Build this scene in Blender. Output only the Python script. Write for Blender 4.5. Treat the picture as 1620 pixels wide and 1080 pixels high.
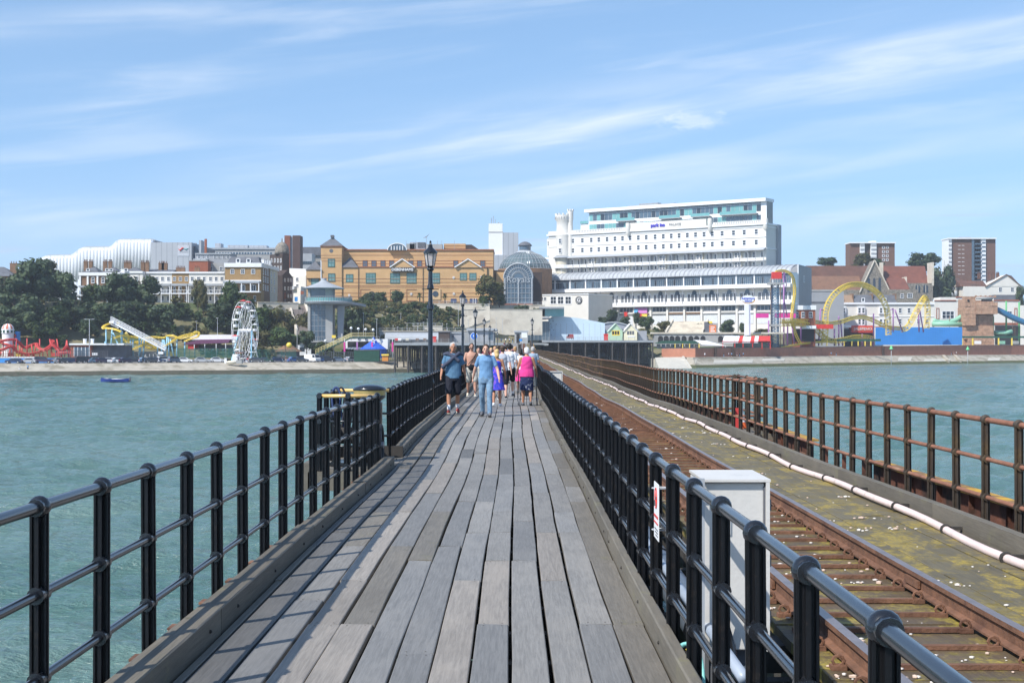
import bpy, bmesh, math, random
from math import sin, cos, pi, radians, sqrt, atan2
from mathutils import Vector, Matrix, noise as mnoise
import numpy as np
random.seed(7); np.random.seed(7)
SC = bpy.context.scene
for o in list(bpy.data.objects): bpy.data.objects.remove(o)
COL = SC.collection
# ------------------------------------------------------------------ camera
FPX = 2250.0            # focal length in photo pixels (photo is 1620 wide)
VX, VY = 815.0, 548.0   # where the pier's own direction vanishes
CH = 1.68               # eye height above the walkway
cam_d = bpy.data.cameras.new('camera'); cam = bpy.data.objects.new('camera', cam_d); COL.objects.link(cam)
cam.location = (0, 0, CH); cam.rotation_euler = (pi/2, 0, 0)
cam_d.sensor_width = 36; cam_d.lens = FPX/1620*36
cam_d.shift_x = (810-VX)/1620; cam_d.shift_y = (VY-540)/1620
cam_d.clip_start = .1; cam_d.clip_end = 6000
cam_d.dof.use_dof = False
SC.camera = cam
# ------------------------------------------------------------------ light
SUN_DIR = Vector((-.72, -.66, 1.02)).normalized()      # towards the sun: left of and behind the camera
SUN_EL = math.asin(SUN_DIR.z); SUN_AZ = atan2(SUN_DIR.x, SUN_DIR.y)
sun_d = bpy.data.lights.new('sun', 'SUN'); sun_d.energy = 4.2; sun_d.angle = radians(.53); sun_d.color = (1, .96, .9)
sun = bpy.data.objects.new('sun', sun_d); COL.objects.link(sun)
sun.rotation_euler = (-SUN_DIR).to_track_quat('-Z', 'Y').to_euler(); sun.location = (0, 0, 80)
W = bpy.data.worlds.new('World'); SC.world = W; W.use_nodes = True
SC.view_settings.view_transform = 'Standard'; SC.view_settings.look = 'None'
SC.view_settings.exposure = .45; SC.view_settings.gamma = 1; SC.view_settings.use_curve_mapping = False
def NT(nt):
    def n(t, **k):
        x = nt.nodes.new(t)
        for a, b in k.items(): setattr(x, a, b)
        return x
    def mth(op, *a):
        x = nt.nodes.new('ShaderNodeMath'); x.operation = op
        for i, v in enumerate(a):
            if isinstance(v, (int, float)): x.inputs[i].default_value = v
            else: nt.links.new(v, x.inputs[i])
        return x.outputs[0]
    return n, mth, nt.links.new
def mixc(nt, fac, a, b, mode='MIX'):
    x = nt.nodes.new('ShaderNodeMix'); x.data_type = 'RGBA'; x.blend_type = mode
    for s, v in ((0, fac), (6, a), (7, b)):
        if isinstance(v, (int, float)): x.inputs[s].default_value = v
        elif isinstance(v, tuple): x.inputs[s].default_value = (*v[:3], 1)
        else: nt.links.new(v, x.inputs[s])
    return x.outputs[2]
def build_sky():
    nt = W.node_tree; nt.nodes.clear(); n, m, L = NT(nt)
    tc = n('ShaderNodeTexCoord'); sep = n('ShaderNodeSeparateXYZ'); L(tc.outputs['Generated'], sep.inputs[0])
    sx, sy, sz = sep.outputs
    sky = n('ShaderNodeTexSky', sky_type='NISHITA', sun_disc=False, sun_elevation=SUN_EL, sun_rotation=SUN_AZ,
            air_density=1.0, dust_density=.25, ozone_density=2.0, altitude=0)
    # look the sky up a little higher than the ray: the clear, blue horizon of the photograph
    zz = m('ADD', m('MULTIPLY', m('MAXIMUM', sz, 0.0), .80), .16)
    cb = n('ShaderNodeCombineXYZ'); L(sx, cb.inputs[0]); L(sy, cb.inputs[1]); L(zz, cb.inputs[2])
    nm = n('ShaderNodeVectorMath', operation='NORMALIZE'); L(cb.outputs[0], nm.inputs[0]); L(nm.outputs[0], sky.inputs[0])
    # cirrus, laid out by direction (azimuth, elevation) in degrees
    az = m('MULTIPLY', m('ARCTAN2', sx, sy), 57.2958); el = m('MULTIPLY', m('ARCSINE', sz), 57.2958)
    def nz(ax, ay, slope, sc, det=6, rough=.6, off=0, dist=.5):
        # streaks climb to the right: shear elevation by slope*azimuth
        e2 = m('SUBTRACT', el, m('MULTIPLY', az, slope))
        c = n('ShaderNodeCombineXYZ'); L(m('MULTIPLY', az, ax), c.inputs[0]); L(m('MULTIPLY', e2, ay), c.inputs[1]); c.inputs[2].default_value = off
        t = n('ShaderNodeTexNoise'); t.inputs['Scale'].default_value = sc; t.inputs['Detail'].default_value = det
        t.inputs['Roughness'].default_value = rough; t.inputs['Distortion'].default_value = dist
        L(c.outputs[0], t.inputs['Vector']); return t.outputs[0]
    def ramp(v, a, b):
        r = n('ShaderNodeMapRange', interpolation_type='SMOOTHSTEP'); L(v, r.inputs[0]); r.inputs[1].default_value = a; r.inputs[2].default_value = b
        return r.outputs[0]
    fine = nz(.07, .7, .12, 1.1, 6, .55, 3.0)
    wide = nz(.05, .28, .11, 1.0, 4, .5, 9.0)
    veil = m('MULTIPLY', ramp(fine, .42, .75), ramp(wide, .38, .68))
    def band(a0, e0, slope, w, a1, a2, s):   # one long brushed streak
        d = m('DIVIDE', m('SUBTRACT', m('SUBTRACT', el, e0), m('MULTIPLY', m('SUBTRACT', az, a0), slope)), w)
        g = m('POWER', 2.718, m('MULTIPLY', m('MULTIPLY', d, d), -1.0))
        x = m('MULTIPLY', ramp(az, a1, a1+6), m('SUBTRACT', 1.0, ramp(az, a2-4, a2)))
        return m('MULTIPLY', m('MULTIPLY', g, x), s)
    f2 = nz(.09, .8, .14, 1.3, 6, .55, 21.0)
    b = band(6, 9.6, .135, .8, -13, 60, 1.0)
    for q in (band(16, 10.9, .16, .6, 2, 60, .6), band(0, 8.9, .17, 1.2, -16, 26, .55), band(10, 7.0, .10, .6, -4, 60, .75),
              band(-4, 6.0, .09, .9, -26, 12, .5), band(-18, 12.2, .15, .5, -40, -10, .8), band(16, 5.4, .06, .5, 2, 50, .5),
              band(-14, 9.7, .2, .35, -60, -4, .45), band(4, 3.0, .02, 1.0, -50, 50, .35)):
        b = m('ADD', b, q)
    b = m('MULTIPLY', b, m('ADD', ramp(f2, .3, .72), .22))
    # one small puff above the hotel
    pa = m('DIVIDE', m('SUBTRACT', az, 7.1), 1.75); pe = m('DIVIDE', m('SUBTRACT', el, 8.95), .45)
    pr = m('SUBTRACT', 1.0, m('SQRT', m('ADD', m('MULTIPLY', pa, pa), m('MULTIPLY', pe, pe))))
    pn = nz(1.1, 2.2, 0, 1.4, 8, .65, 40.)
    puff = m('MULTIPLY', ramp(m('ADD', pr, m('MULTIPLY', m('SUBTRACT', pn, .5), 2.2)), .0, .9), .38)
    # low grey-lilac wisps near the horizon
    low = m('MULTIPLY', m('MULTIPLY', ramp(nz(.09, 1.5, .0, 1.0, 4, .5, 60.), .60, .72), m('SUBTRACT', 1.0, ramp(el, 4.6, 6.0))), m('MULTIPLY', ramp(el, 1.5, 3.0), .5))
    cl = m('MINIMUM', m('ADD', m('ADD', m('MULTIPLY', b, .27), m('MULTIPLY', veil, .46)), puff), .8)
    base = mixc(nt, 1.0, sky.outputs[0], SKY_TINT, 'MULTIPLY')
    c1 = mixc(nt, cl, base, CLOUD_COL)
    c2 = mixc(nt, low, c1, (3.0, 3.7, 5.0))
    hz = m('MULTIPLY', m('SUBTRACT', 1.0, ramp(el, 0.0, 8.0)), .28)
    c3 = mixc(nt, hz, c2, (4.0, 4.6, 5.4))
    bg = n('ShaderNodeBackground'); bg.inputs['Strength'].default_value = .145; L(c3, bg.inputs[0])
    o = n('ShaderNodeOutputWorld'); L(bg.outputs[0], o.inputs[0])
SKY_TINT = (1.0, 1.07, 1.07); CLOUD_COL = (5.2, 5.6, 6.1)
build_sky()
# ------------------------------------------------------------------ helpers
def X_at(px, Y): return (px-VX)/FPX*Y
def Z_at(py, Y): return CH-(py-VY)/FPX*Y
def tag(o, label=None, cat=None, group=None, kind=None):
    if label: o['label'] = label
    if cat: o['category'] = cat
    if group: o['group'] = group
    if kind: o['kind'] = kind
    return o
def empty(name, loc=(0, 0, 0), rz=0, label=None, cat=None, group=None):
    o = bpy.data.objects.new(name, None); COL.objects.link(o); o.location = loc; o.rotation_euler = (0, 0, rz)
    o.empty_display_size = .3
    return tag(o, label, cat, group)
def link(name, me, parent=None, loc=None, rot=None, scale=None):
    o = bpy.data.objects.new(name, me); COL.objects.link(o)
    if parent: o.parent = parent
    if loc is not None: o.location = loc
    if rot is not None: o.rotation_euler = rot
    if scale is not None: o.scale = scale
    return o
def copy_tree(o, parent=None, loc=None, rz=None, label=None, group=None):
    c = o.copy(); COL.objects.link(c)
    if parent is not None: c.parent = parent
    if loc is not None: c.location = loc
    if rz is not None: c.rotation_euler = (0, 0, rz)
    if label: c['label'] = label
    if group: c['group'] = group
    for ch in o.children: copy_tree(ch, c)
    return c
class MB:
    def __init__(s): s.v = []; s.f = []; s.m = []
    def add(s, vs, fs, mi=0):
        b = len(s.v); s.v.extend(tuple(v) for v in vs)
        for f in fs: s.f.append(tuple(b+i for i in f)); s.m.append(mi)
        return s
    def box(s, x0, x1, y0, y1, z0, z1, mi=0):
        return s.add([(x0, y0, z0), (x1, y0, z0), (x1, y1, z0), (x0, y1, z0), (x0, y0, z1), (x1, y0, z1), (x1, y1, z1), (x0, y1, z1)],
              [(0, 3, 2, 1), (4, 5, 6, 7), (0, 1, 5, 4), (1, 2, 6, 5), (2, 3, 7, 6), (3, 0, 4, 7)], mi)
    def bar(s, p0, p1, w, h=None, mi=0, up=(0, 0, 1)):
        h = h or w; p0 = Vector(p0); p1 = Vector(p1); d = (p1-p0)
        if d.length < 1e-6: return s
        d.normalize(); up = Vector(up)
        if abs(d.dot(up)) > .98: up = Vector((0, 1, 0))
        a = d.cross(up).normalized()*w/2; b = a.cross(d).normalized()*h/2
        vs = [p+q for p in (p0, p1) for q in (-a-b, a-b, a+b, -a+b)]
        return s.add(vs, [(0, 1, 2, 3), (7, 6, 5, 4), (0, 4, 5, 1), (1, 5, 6, 2), (2, 6, 7, 3), (3, 7, 4, 0)], mi)
    def tube(s, pts, r, n=8, mi=0, caps=True, closed=False):
        pts = [Vector(p) for p in pts]; rs = r if isinstance(r, (list, tuple)) else [r]*len(pts)
        N = len(pts); rings = []; prev = None
        for i, p in enumerate(pts):
            if closed: d = pts[(i+1) % N]-pts[i-1]
            else: d = pts[min(i+1, N-1)]-pts[max(i-1, 0)]
            d.normalize()
            if prev is None:
                ref = Vector((0, 0, 1)) if abs(d.z) < .9 else Vector((1, 0, 0))
                a = d.cross(ref).normalized()
            else: a = (prev-d*prev.dot(d)).normalized()
            prev = a; b = d.cross(a)
            rings.append([p+(a*cos(2*pi*k/n)+b*sin(2*pi*k/n))*rs[i] for k in range(n)])
        vs = [v for rg in rings for v in rg]; fs = []
        for i in range(N if closed else N-1):
            j = (i+1) % N
            for k in range(n): fs.append((i*n+k, i*n+(k+1) % n, j*n+(k+1) % n, j*n+k))
        if caps and not closed: fs.append(tuple(range(n))[::-1]); fs.append(tuple((N-1)*n+k for k in range(n)))
        return s.add(vs, fs, mi)
    def cyl(s, p0, p1, r0, r1=None, n=12, mi=0): return s.tube([p0, p1], [r0, r0 if r1 is None else r1], n, mi)
    def lathe(s, prof, n=16, c=(0, 0, 0), mi=0):
        vs = [(c[0]+r*cos(2*pi*k/n), c[1]+r*sin(2*pi*k/n), c[2]+z) for r, z in prof for k in range(n)]; fs = []
        for i in range(len(prof)-1):
            for k in range(n): fs.append((i*n+k, i*n+(k+1) % n, (i+1)*n+(k+1) % n, (i+1)*n+k))
        if prof[0][0] > 1e-4: fs.append(tuple(range(n))[::-1])
        if prof[-1][0] > 1e-4: fs.append(tuple((len(prof)-1)*n+k for k in range(n)))
        return s.add(vs, fs, mi)
    def ball(s, c, r, n=10, m=6, mi=0, sc=(1, 1, 1)):
        vs = [(c[0], c[1], c[2]-r*sc[2])]
        for i in range(1, m):
            t = -pi/2+pi*i/m
            vs += [(c[0]+r*sc[0]*cos(t)*cos(2*pi*k/n), c[1]+r*sc[1]*cos(t)*sin(2*pi*k/n), c[2]+r*sc[2]*sin(t)) for k in range(n)]
        vs.append((c[0], c[1], c[2]+r*sc[2])); fs = []
        for k in range(n): fs.append((0, 1+(k+1) % n, 1+k)); fs.append((len(vs)-1, 1+(m-2)*n+k, 1+(m-2)*n+(k+1) % n))
        for i in range(m-2):
            for k in range(n): fs.append((1+i*n+k, 1+i*n+(k+1) % n, 1+(i+1)*n+(k+1) % n, 1+(i+1)*n+k))
        return s.add(vs, fs, mi)
    def prism(s, poly, y0, y1, mi=0):        # poly in (x,z), extruded along y
        n = len(poly); vs = [(x, y0, z) for x, z in poly]+[(x, y1, z) for x, z in poly]
        fs = [tuple(range(n)), tuple(range(2*n-1, n-1, -1))]+[(i, n+i, n+(i+1) % n, (i+1) % n) for i in range(n)]
        return s.add(vs, fs, mi)
    def prism_x(s, poly, x0, x1, mi=0):      # poly in (y,z), extruded along x
        n = len(poly); vs = [(x0, y, z) for y, z in poly]+[(x1, y, z) for y, z in poly]
        fs = [tuple(range(n)), tuple(range(2*n-1, n-1, -1))]+[(i, n+i, n+(i+1) % n, (i+1) % n) for i in range(n)]
        return s.add(vs, fs, mi)
    def mesh(s, name, mats, smooth=False, fixn=True):
        me = bpy.data.meshes.new(name); me.from_pydata(s.v, [], s.f)
        for mm in (mats if isinstance(mats, (list, tuple)) else [mats]): me.materials.append(mm)
        me.polygons.foreach_set('material_index', s.m)
        if smooth: me.polygons.foreach_set('use_smooth', [True]*len(s.f))
        me.update()
        if fixn:
            bm = bmesh.new(); bm.from_mesh(me); bmesh.ops.recalc_face_normals(bm, faces=bm.faces); bm.to_mesh(me); bm.free()
        if smooth == 'auto':
            me.set_sharp_from_angle(angle=radians(40))
        return me
    def build(s, name, mats, parent=None, smooth=False, label=None, loc=None):
        o = link(name, s.mesh(name, mats, smooth), parent, loc)
        if label: o['label'] = label
        return o
# ------------------------------------------------------------------ materials
MATS = {}
def mat(name, col, rough=.7, var=.12, scale=3., bump=0., bscale=20., metal=0., coat=0., stretch=(1, 1, 1), spec=.5, dirt=None, dscale=1.5, dthr=.55, rnd=0.):
    if name in MATS: return MATS[name]
    M = bpy.data.materials.new(name); M.use_nodes = True; nt = M.node_tree; n, m, L = NT(nt)
    bs = nt.nodes['Principled BSDF']; bs.inputs['Roughness'].default_value = rough; bs.inputs['Metallic'].default_value = metal
    bs.inputs['Specular IOR Level'].default_value = spec; bs.inputs['Coat Weight'].default_value = coat; bs.inputs['Coat Roughness'].default_value = .08
    tc = n('ShaderNodeTexCoord'); mp = n('ShaderNodeMapping'); mp.inputs['Scale'].default_value = stretch; L(tc.outputs['Object'], mp.inputs[0])
    t = n('ShaderNodeTexNoise'); t.inputs['Scale'].default_value = scale; t.inputs['Detail'].default_value = 6; t.inputs['Roughness'].default_value = .6; L(mp.outputs[0], t.inputs['Vector'])
    lo = tuple(c*(1-var) for c in col); hi = tuple(min(1, c*(1+var)) for c in col)
    rr = n('ShaderNodeMapRange'); L(t.outputs[0], rr.inputs[0]); rr.inputs[1].default_value = .3; rr.inputs[2].default_value = .7
    c = mixc(nt, rr.outputs[0], lo, hi)
    if dirt is not None:
        t2 = n('ShaderNodeTexNoise'); t2.inputs['Scale'].default_value = dscale; t2.inputs['Detail'].default_value = 8; t2.inputs['Roughness'].default_value = .65; L(mp.outputs[0], t2.inputs['Vector'])
        r2 = n('ShaderNodeMapRange', interpolation_type='SMOOTHSTEP'); L(t2.outputs[0], r2.inputs[0]); r2.inputs[1].default_value = dthr-.05; r2.inputs[2].default_value = dthr+.12
        c = mixc(nt, r2.outputs[0], c, dirt)
    if rnd:
        oi = n('ShaderNodeObjectInfo'); c = mixc(nt, 1.0, c, (1, 1, 1), 'MULTIPLY') if False else c
        hs = n('ShaderNodeHueSaturation'); L(c, hs.inputs['Color']); L(m('ADD', 1-rnd, m('MULTIPLY', oi.outputs['Random'], 2*rnd)), hs.inputs['Value']); c = hs.outputs[0]
    L(c, bs.inputs['Base Color'])
    if bump:
        t3 = n('ShaderNodeTexNoise'); t3.inputs['Scale'].default_value = bscale; t3.inputs['Detail'].default_value = 5; L(mp.outputs[0], t3.inputs['Vector'])
        bp = n('ShaderNodeBump'); bp.inputs['Strength'].default_value = bump; bp.inputs['Distance'].default_value = .02; L(t3.outputs[0], bp.inputs['Height']); L(bp.outputs[0], bs.inputs['Normal'])
    MATS[name] = M; return M
def emis(name, col, s):
    M = bpy.data.materials.new(name); M.use_nodes = True; b = M.node_tree.nodes['Principled BSDF']
    b.inputs['Base Color'].default_value = (*col, 1); b.inputs['Emission Color'].default_value = (*col, 1); b.inputs['Emission Strength'].default_value = s
    return M
# ------------------------------------------------------------------ shoreline and terrain
SHORE = [(-900, 250), (-300, 285), (-128, 353), (-38, 395), (4, 427), (8, 518), (46, 522), (54, 495), (62, 488), (119, 553), (233, 651), (420, 770), (1200, 1000)]
def Ys(x): return float(np.interp(x, [p[0] for p in SHORE], [p[1] for p in SHORE]))
PROF_D = [-60, -25, 0, 10, 14, 60, 75, 112, 150, 400, 1500]
PROF = {-60: [-12, -9, -5.9, -3.6, -2.95, -2.8, -1.5, 15.8, 17.5, 19, 22],
        0:   [-12, -9, -5.9, -3.4, -2.8, -1.5, .5, 15.5, 17.8, 20, 22],
        4:   [-12, -9, -5.9, -3.4, -2.8, -1.5, .5, 15.5, 17.8, 20, 22],
    9:   [-12, -9, -5.9, -3.6, -2.95, 5.5, 9, 14, 16, 20, 22],
    50:  [-12, -9, -5.9, -3.6, -2.95, 3.5, 6, 10, 13, 20, 22],
    70:  [-12, -9, -5.9, -3.0, -2.2, -1.8, .5, 7.5, 11.5, 20, 24],
        150: [-12, -9, -5.9, -2.3, -2.2, -1.6, 1.0, 3.0, 14, 20, 24]}
def ground_z(x, y):
    d = y-Ys(x); ks = sorted(PROF)
    vals = [float(np.interp(d, PROF_D, PROF[k])) for k in ks]
    return float(np.interp(x, ks, vals))
m_land = mat('dry_grass_slope', (.19, .165, .09), .95, .3, .15, dirt=(.07, .095, .03), dscale=.06, dthr=.5)
def terrain():
    xs = np.concatenate([np.linspace(-900, -260, 20), np.linspace(-250, 450, 176), np.linspace(470, 1200, 20)])
    ds = np.array([-60, -40, -25, -12, -5, 0, 3, 6, 10, 14, 20, 30, 40, 50, 60, 65, 70, 75, 80, 85, 90, 95, 100, 105, 112, 120, 130, 140, 150, 175, 200, 240, 300, 400, 600, 900, 1500, 3000.])
    mb = MB(); nx = len(xs); nd = len(ds)
    for d in ds:
        for x in xs:
            y = Ys(x)+d; z = ground_z(x, y)
            if 60 < d < 150: z += 1.0*(mnoise.noise(Vector((x*.05, y*.05, 0))))
            mb.v.append((x, y, z))
    for j in range(nd-1):
        for i in range(nx-1): mb.f.append((j*nx+i, j*nx+i+1, (j+1)*nx+i+1, (j+1)*nx+i)); mb.m.append(0)
    o = mb.build('ground', m_land, smooth=True); tag(o, kind='structure')
terrain()
# sloping sea wall faced with weathered concrete, left of the pier
m_wallL = mat('sea_wall_concrete', (.40, .36, .29), .9, .18, .35, bump=.5, bscale=6, dirt=(.25, .22, .16), dscale=.25, dthr=.52)
m_weed = mat('sea_weed_band', (.065, .06, .038), .85, .35, 1.2, bump=.6, bscale=5, dirt=(.035, .045, .015), dscale=.8)
m_algae = mat('green_algae', (.075, .085, .025), .9, .3, 1.0, bump=.5, bscale=5, dirt=(.05, .045, .03), dscale=.7)
m_tar = mat('promenade_paving', (.36, .32, .26), .9, .1, .5)
m_asph = mat('car_park_asphalt', (.16, .15, .14), .9, .15, .5)
WZ = -5.7
def strip(name, xs, prof, mats, mis, kind='structure'):
    mb = MB(); n = len(prof)
    for x in xs:
        for (d, z) in prof:
            jx = 0.25*mnoise.noise(Vector((x*.2, d*.3, z)))
            mb.v.append((x-.45*d if False else x, Ys(x)+d+jx, z+jx*.2))
    for i in range(len(xs)-1):
        for k in range(n-1): mb.f.append((i*n+k, (i+1)*n+k, (i+1)*n+k+1, i*n+k+1)); mb.m.append(mis[k])
    o = mb.build(name, mats, smooth=False); tag(o, kind=kind); return o
xl = list(np.linspace(-330, 60, 196)); xr = list(np.linspace(60, 480, 211))
strip('sea_wall', xl, [(-6, -7.2), (-.5, -5.75), (1.8, -5.1), (3.5, -4.6), (9.6, -3.15), (10.2, -2.75), (13.2, -2.72), (13.25, -2.9)], [m_wallL, m_weed, m_tar], [1, 1, 1, 0, 0, 2, 2])
strip('car_park', xl, [(13.2, -2.74), (50, -2.6)], [m_asph], [0])
strip('sea_wall', xr, [(-6, -7.5), (-.5, -5.75), (.8, -5.2), (2.2, -4.7), (7.6, -2.62), (8.0, -2.2), (12.0, -2.1)], [m_wallL, m_algae, m_tar], [1, 1, 1, 0, 0, 2])
strip('promenade', xr, [(12.0, -2.1), (55, -1.45)], [m_tar], [0])
# ------------------------------------------------------------------ water
def water():
    M = bpy.data.materials.new('sea_water'); M.use_nodes = True; nt = M.node_tree; n, m, L = NT(nt)
    bs = nt.nodes['Principled BSDF']; bs.inputs['Roughness'].default_value = .12; bs.inputs['IOR'].default_value = 1.333
    geo = n('ShaderNodeNewGeometry')
    def nzt(sc, st, det=4, off=0, rough=.55):
        mp = n('ShaderNodeMapping'); mp.inputs['Scale'].default_value = st; mp.inputs['Location'].default_value = (off, off, 0); mp.inputs['Rotation'].default_value = (0, 0, .25)
        L(geo.outputs['Position'], mp.inputs[0]); t = n('ShaderNodeTexNoise'); t.inputs['Scale'].default_value = sc; t.inputs['Detail'].default_value = det; t.inputs['Roughness'].default_value = rough
        L(mp.outputs[0], t.inputs['Vector']); return t.outputs[0]
    big = nzt(.02, (1, 2, 1), 3)
    big = m('ADD', m('MULTIPLY', big, .6), m('MULTIPLY', nzt(.09, (.5, 2.2, 1), 4, 31), .4)); rr = n('ShaderNodeMapRange'); L(big, rr.inputs[0]); rr.inputs[1].default_value = .38; rr.inputs[2].default_value = .65
    c = mixc(nt, rr.outputs[0], WATER_A, WATER_B); L(c, bs.inputs['Base Color'])
    h = m('ADD', m('MULTIPLY', nzt(1.0, (.8, 2.0, 1), 7, rough=.62), 1.0), m('MULTIPLY', nzt(5, (1, 1.6, 1), 3, 7), .22))
    bp = n('ShaderNodeBump'); bp.inputs['Strength'].default_value = .75; bp.inputs['Distance'].default_value = .62; L(h, bp.inputs['Height']); L(bp.outputs[0], bs.inputs['Normal'])
    # real waves: rows spaced finer near the camera
    yy = [-30, 0]; y = 6.0
    while y < 560: yy.append(y); y += max(.16, y*.0058)
    yy += [600, 700, 900]
    yy = np.array(yy); nu = 500
    uu = np.linspace(-.5, .5, nu)
    Y = np.repeat(yy[:, None], nu, 1); X = uu[None, :]*(np.maximum(Y, 6)*1.05+14)
    rng = np.random.RandomState(3); H = np.zeros_like(X)
    for k in range(60):
        lam = 0.9*(1.085**k) ; lam = min(lam, 14.)*rng.uniform(.85, 1.15)
        th = radians(-62)+rng.normal(0, .55); kx, ky = cos(th)*2*pi/lam, sin(th)*2*pi/lam
        a = .0100*lam**.75*rng.uniform(.5, 1.2)
        s = np.sin(kx*X+ky*Y+rng.uniform(0, 6.28)); H += a*(1-np.abs(s))*1.25-a*.45
    fade = np.clip(1-(Y-250)/500, .3, 1)
    H = H*fade
    co = np.stack([X, Y, H+WZ-H.mean()], -1).reshape(-1, 3)
    R, Cn = X.shape; idx = np.arange(R*Cn).reshape(R, Cn)
    q = np.stack([idx[:-1, :-1], idx[:-1, 1:], idx[1:, 1:], idx[1:, :-1]], -1).reshape(-1, 4)
    me = bpy.data.meshes.new('water'); me.vertices.add(len(co)); me.vertices.foreach_set('co', co.ravel())
    me.loops.add(q.size); me.loops.foreach_set('vertex_index', q.ravel().astype(np.int32))
    me.polygons.add(len(q)); me.polygons.foreach_set('loop_start', np.arange(0, q.size, 4, dtype=np.int32)); me.polygons.foreach_set('loop_total', np.full(len(q), 4, np.int32))
    me.polygons.foreach_set('use_smooth', np.ones(len(q), bool)); me.update(calc_edges=True); me.materials.append(M)
    tag(link('water', me), kind='structure')
    mb = MB()
    for (x0, x1, y0, y1) in ((-2500, 2500, -1500, -30), (-2500, -310, -30, 900), (310, 2500, -30, 900)):
        mb.add([(x0, y0, WZ-.12), (x1, y0, WZ-.12), (x1, y1, WZ-.12), (x0, y1, WZ-.12)], [(0, 1, 2, 3)])
    for k in (-1, 1):   # side wedges beside the wave field
        mb.add([(k*17, -30, WZ-.12), (k*310, -30, WZ-.12), (k*310, 560, WZ-.12)], [(0, 1, 2)])
    tag(mb.build('water', M), kind='structure')
WATER_A = (.078, .165, .146); WATER_B = (.135, .222, .198)
water()
# ------------------------------------------------------------------ pier
PIER_END = 420
def wx(y): return .030*sin(y*.115+.6)*min(1, y/20)+.012*sin(y*.41)
def wz(y):
    a = .022*sin(y*.21+1.0)*min(1, y/12)+.010*sin(y*.55)
    if y > 300: a += 2.6*((y-300)/110)**1.5 if y < 410 else 2.6
    return a
def Wp(x, y, z): return (x+wx(y), y, z+wz(y))
def wood(name, col, moss=None, mthr=.5):
    M = bpy.data.materials.new(name); M.use_nodes = True; nt = M.node_tree; n, m, L = NT(nt); bs = nt.nodes['Principled BSDF']; bs.inputs['Roughness'].default_value = .62
    bs.inputs['Specular IOR Level'].default_value = .45
    geo = n('ShaderNodeNewGeometry'); oi = n('ShaderNodeObjectInfo')
    ad = n('ShaderNodeVectorMath', operation='ADD'); L(geo.outputs['Position'], ad.inputs[0])
    cb = n('ShaderNodeCombineXYZ'); L(m('MULTIPLY', oi.outputs['Random'], 37.), cb.inputs[0]); L(m('MULTIPLY', oi.outputs['Random'], 11.), cb.inputs[2]); L(cb.outputs[0], ad.inputs[1])
    def nzt(sc, st, det=6, rough=.6, dist=0.):
        mp = n('ShaderNodeMapping'); mp.inputs['Scale'].default_value = st; L(ad.outputs[0], mp.inputs[0])
        t = n('ShaderNodeTexNoise'); t.inputs['Scale'].default_value = sc; t.inputs['Detail'].default_value = det; t.inputs['Roughness'].default_value = rough; t.inputs['Distortion'].default_value = dist
        L(mp.outputs[0], t.inputs['Vector']); return t.outputs[0]
    def rg(v, a, b):
        r = n('ShaderNodeMapRange', interpolation_type='SMOOTHSTEP'); L(v, r.inputs[0]); r.inputs[1].default_value = a; r.inputs[2].default_value = b; return r.outputs[0]
    st = (1, .045, 1)
    grain = nzt(70, st, 8, .68, .4); broad = nzt(2.2, (1.6, .5, 1), 5, .6); streak = nzt(16, st, 4, .6, .8)
    c = mixc(nt, rg(grain, .32, .68), tuple(v*.82 for v in col), tuple(min(1, v*1.16) for v in col))
    c = mixc(nt, m('MULTIPLY', rg(streak, .55, .75), .4), c, tuple(v*.55 for v in col))
    c = mixc(nt, m('MULTIPLY', rg(broad, .48, .68), .42), c, (col[0]*1.35, col[1]*1.32, col[2]*1.28))
    c = mixc(nt, m('MULTIPLY', rg(nzt(.9, (1, .6, 1), 6, .62), .5, .7), .33), c, (col[0]*.62, col[1]*.6, col[2]*.57))
    hs = n('ShaderNodeHueSaturation'); L(c, hs.inputs['Color']); L(m('ADD', .86, m('MULTIPLY', oi.outputs['Random'], .28)), hs.inputs['Value']); c = hs.outputs[0]
    if moss:
        mk = m('MULTIPLY', rg(nzt(2.6, (1, .6, 1), 12, .74), mthr, mthr+.14), m('ADD', .35, m('MULTIPLY', rg(nzt(26, (1, .8, 1), 8, .7), .42, .58), .65))); c = mixc(nt, mk, c, moss)
        mk2 = rg(nzt(6, (1, .8, 1), 8, .7), mthr+.06, mthr+.2); c = mixc(nt, mk2, c, tuple(v*.45 for v in moss))
    L(c, bs.inputs['Base Color'])
    h = m('ADD', grain, m('MULTIPLY', streak, .8)); bp = n('ShaderNodeBump'); bp.inputs['Strength'].default_value = .5; bp.inputs['Distance'].default_value = .004; L(h, bp.inputs['Height']); L(bp.outputs[0], bs.inputs['Normal'])
    return M
WD = [wood('weathered_plank_grey', (.222, .211, .194)), wood('weathered_plank_blue_grey', (.192, .187, .178)), wood('weathered_plank_dark', (.130, .126, .119)), wood('weathered_plank_pale', (.272, .243, .21)),
      wood('weathered_plank_brown', (.165, .148, .122), (.17, .155, .09), .55)]
m_kerb = wood('kerb_timber', (.145, .128, .10), (.19, .175, .10), .54)
m_joist = mat('dark_joist_timber', (.045, .04, .035), .9, .3, 2)
m_bpost = mat('black_post_paint', (.008, .0085, .010), .42, .3, 3, spec=.3, dirt=(.055, .042, .032), dscale=7, dthr=.60)
m_nail = mat('rusty_nail', (.05, .03, .02), .8)
m_black = mat('black_gloss_paint', (.011, .012, .015), .24, .3, 3, spec=.6, coat=.35, dirt=(.04, .035, .03), dscale=5, dthr=.68)
m_rust = mat('rusty_steel', (.165, .080, .046), .85, .4, 5, bump=.5, bscale=30, dirt=(.10, .045, .028), dscale=2.2)
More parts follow.
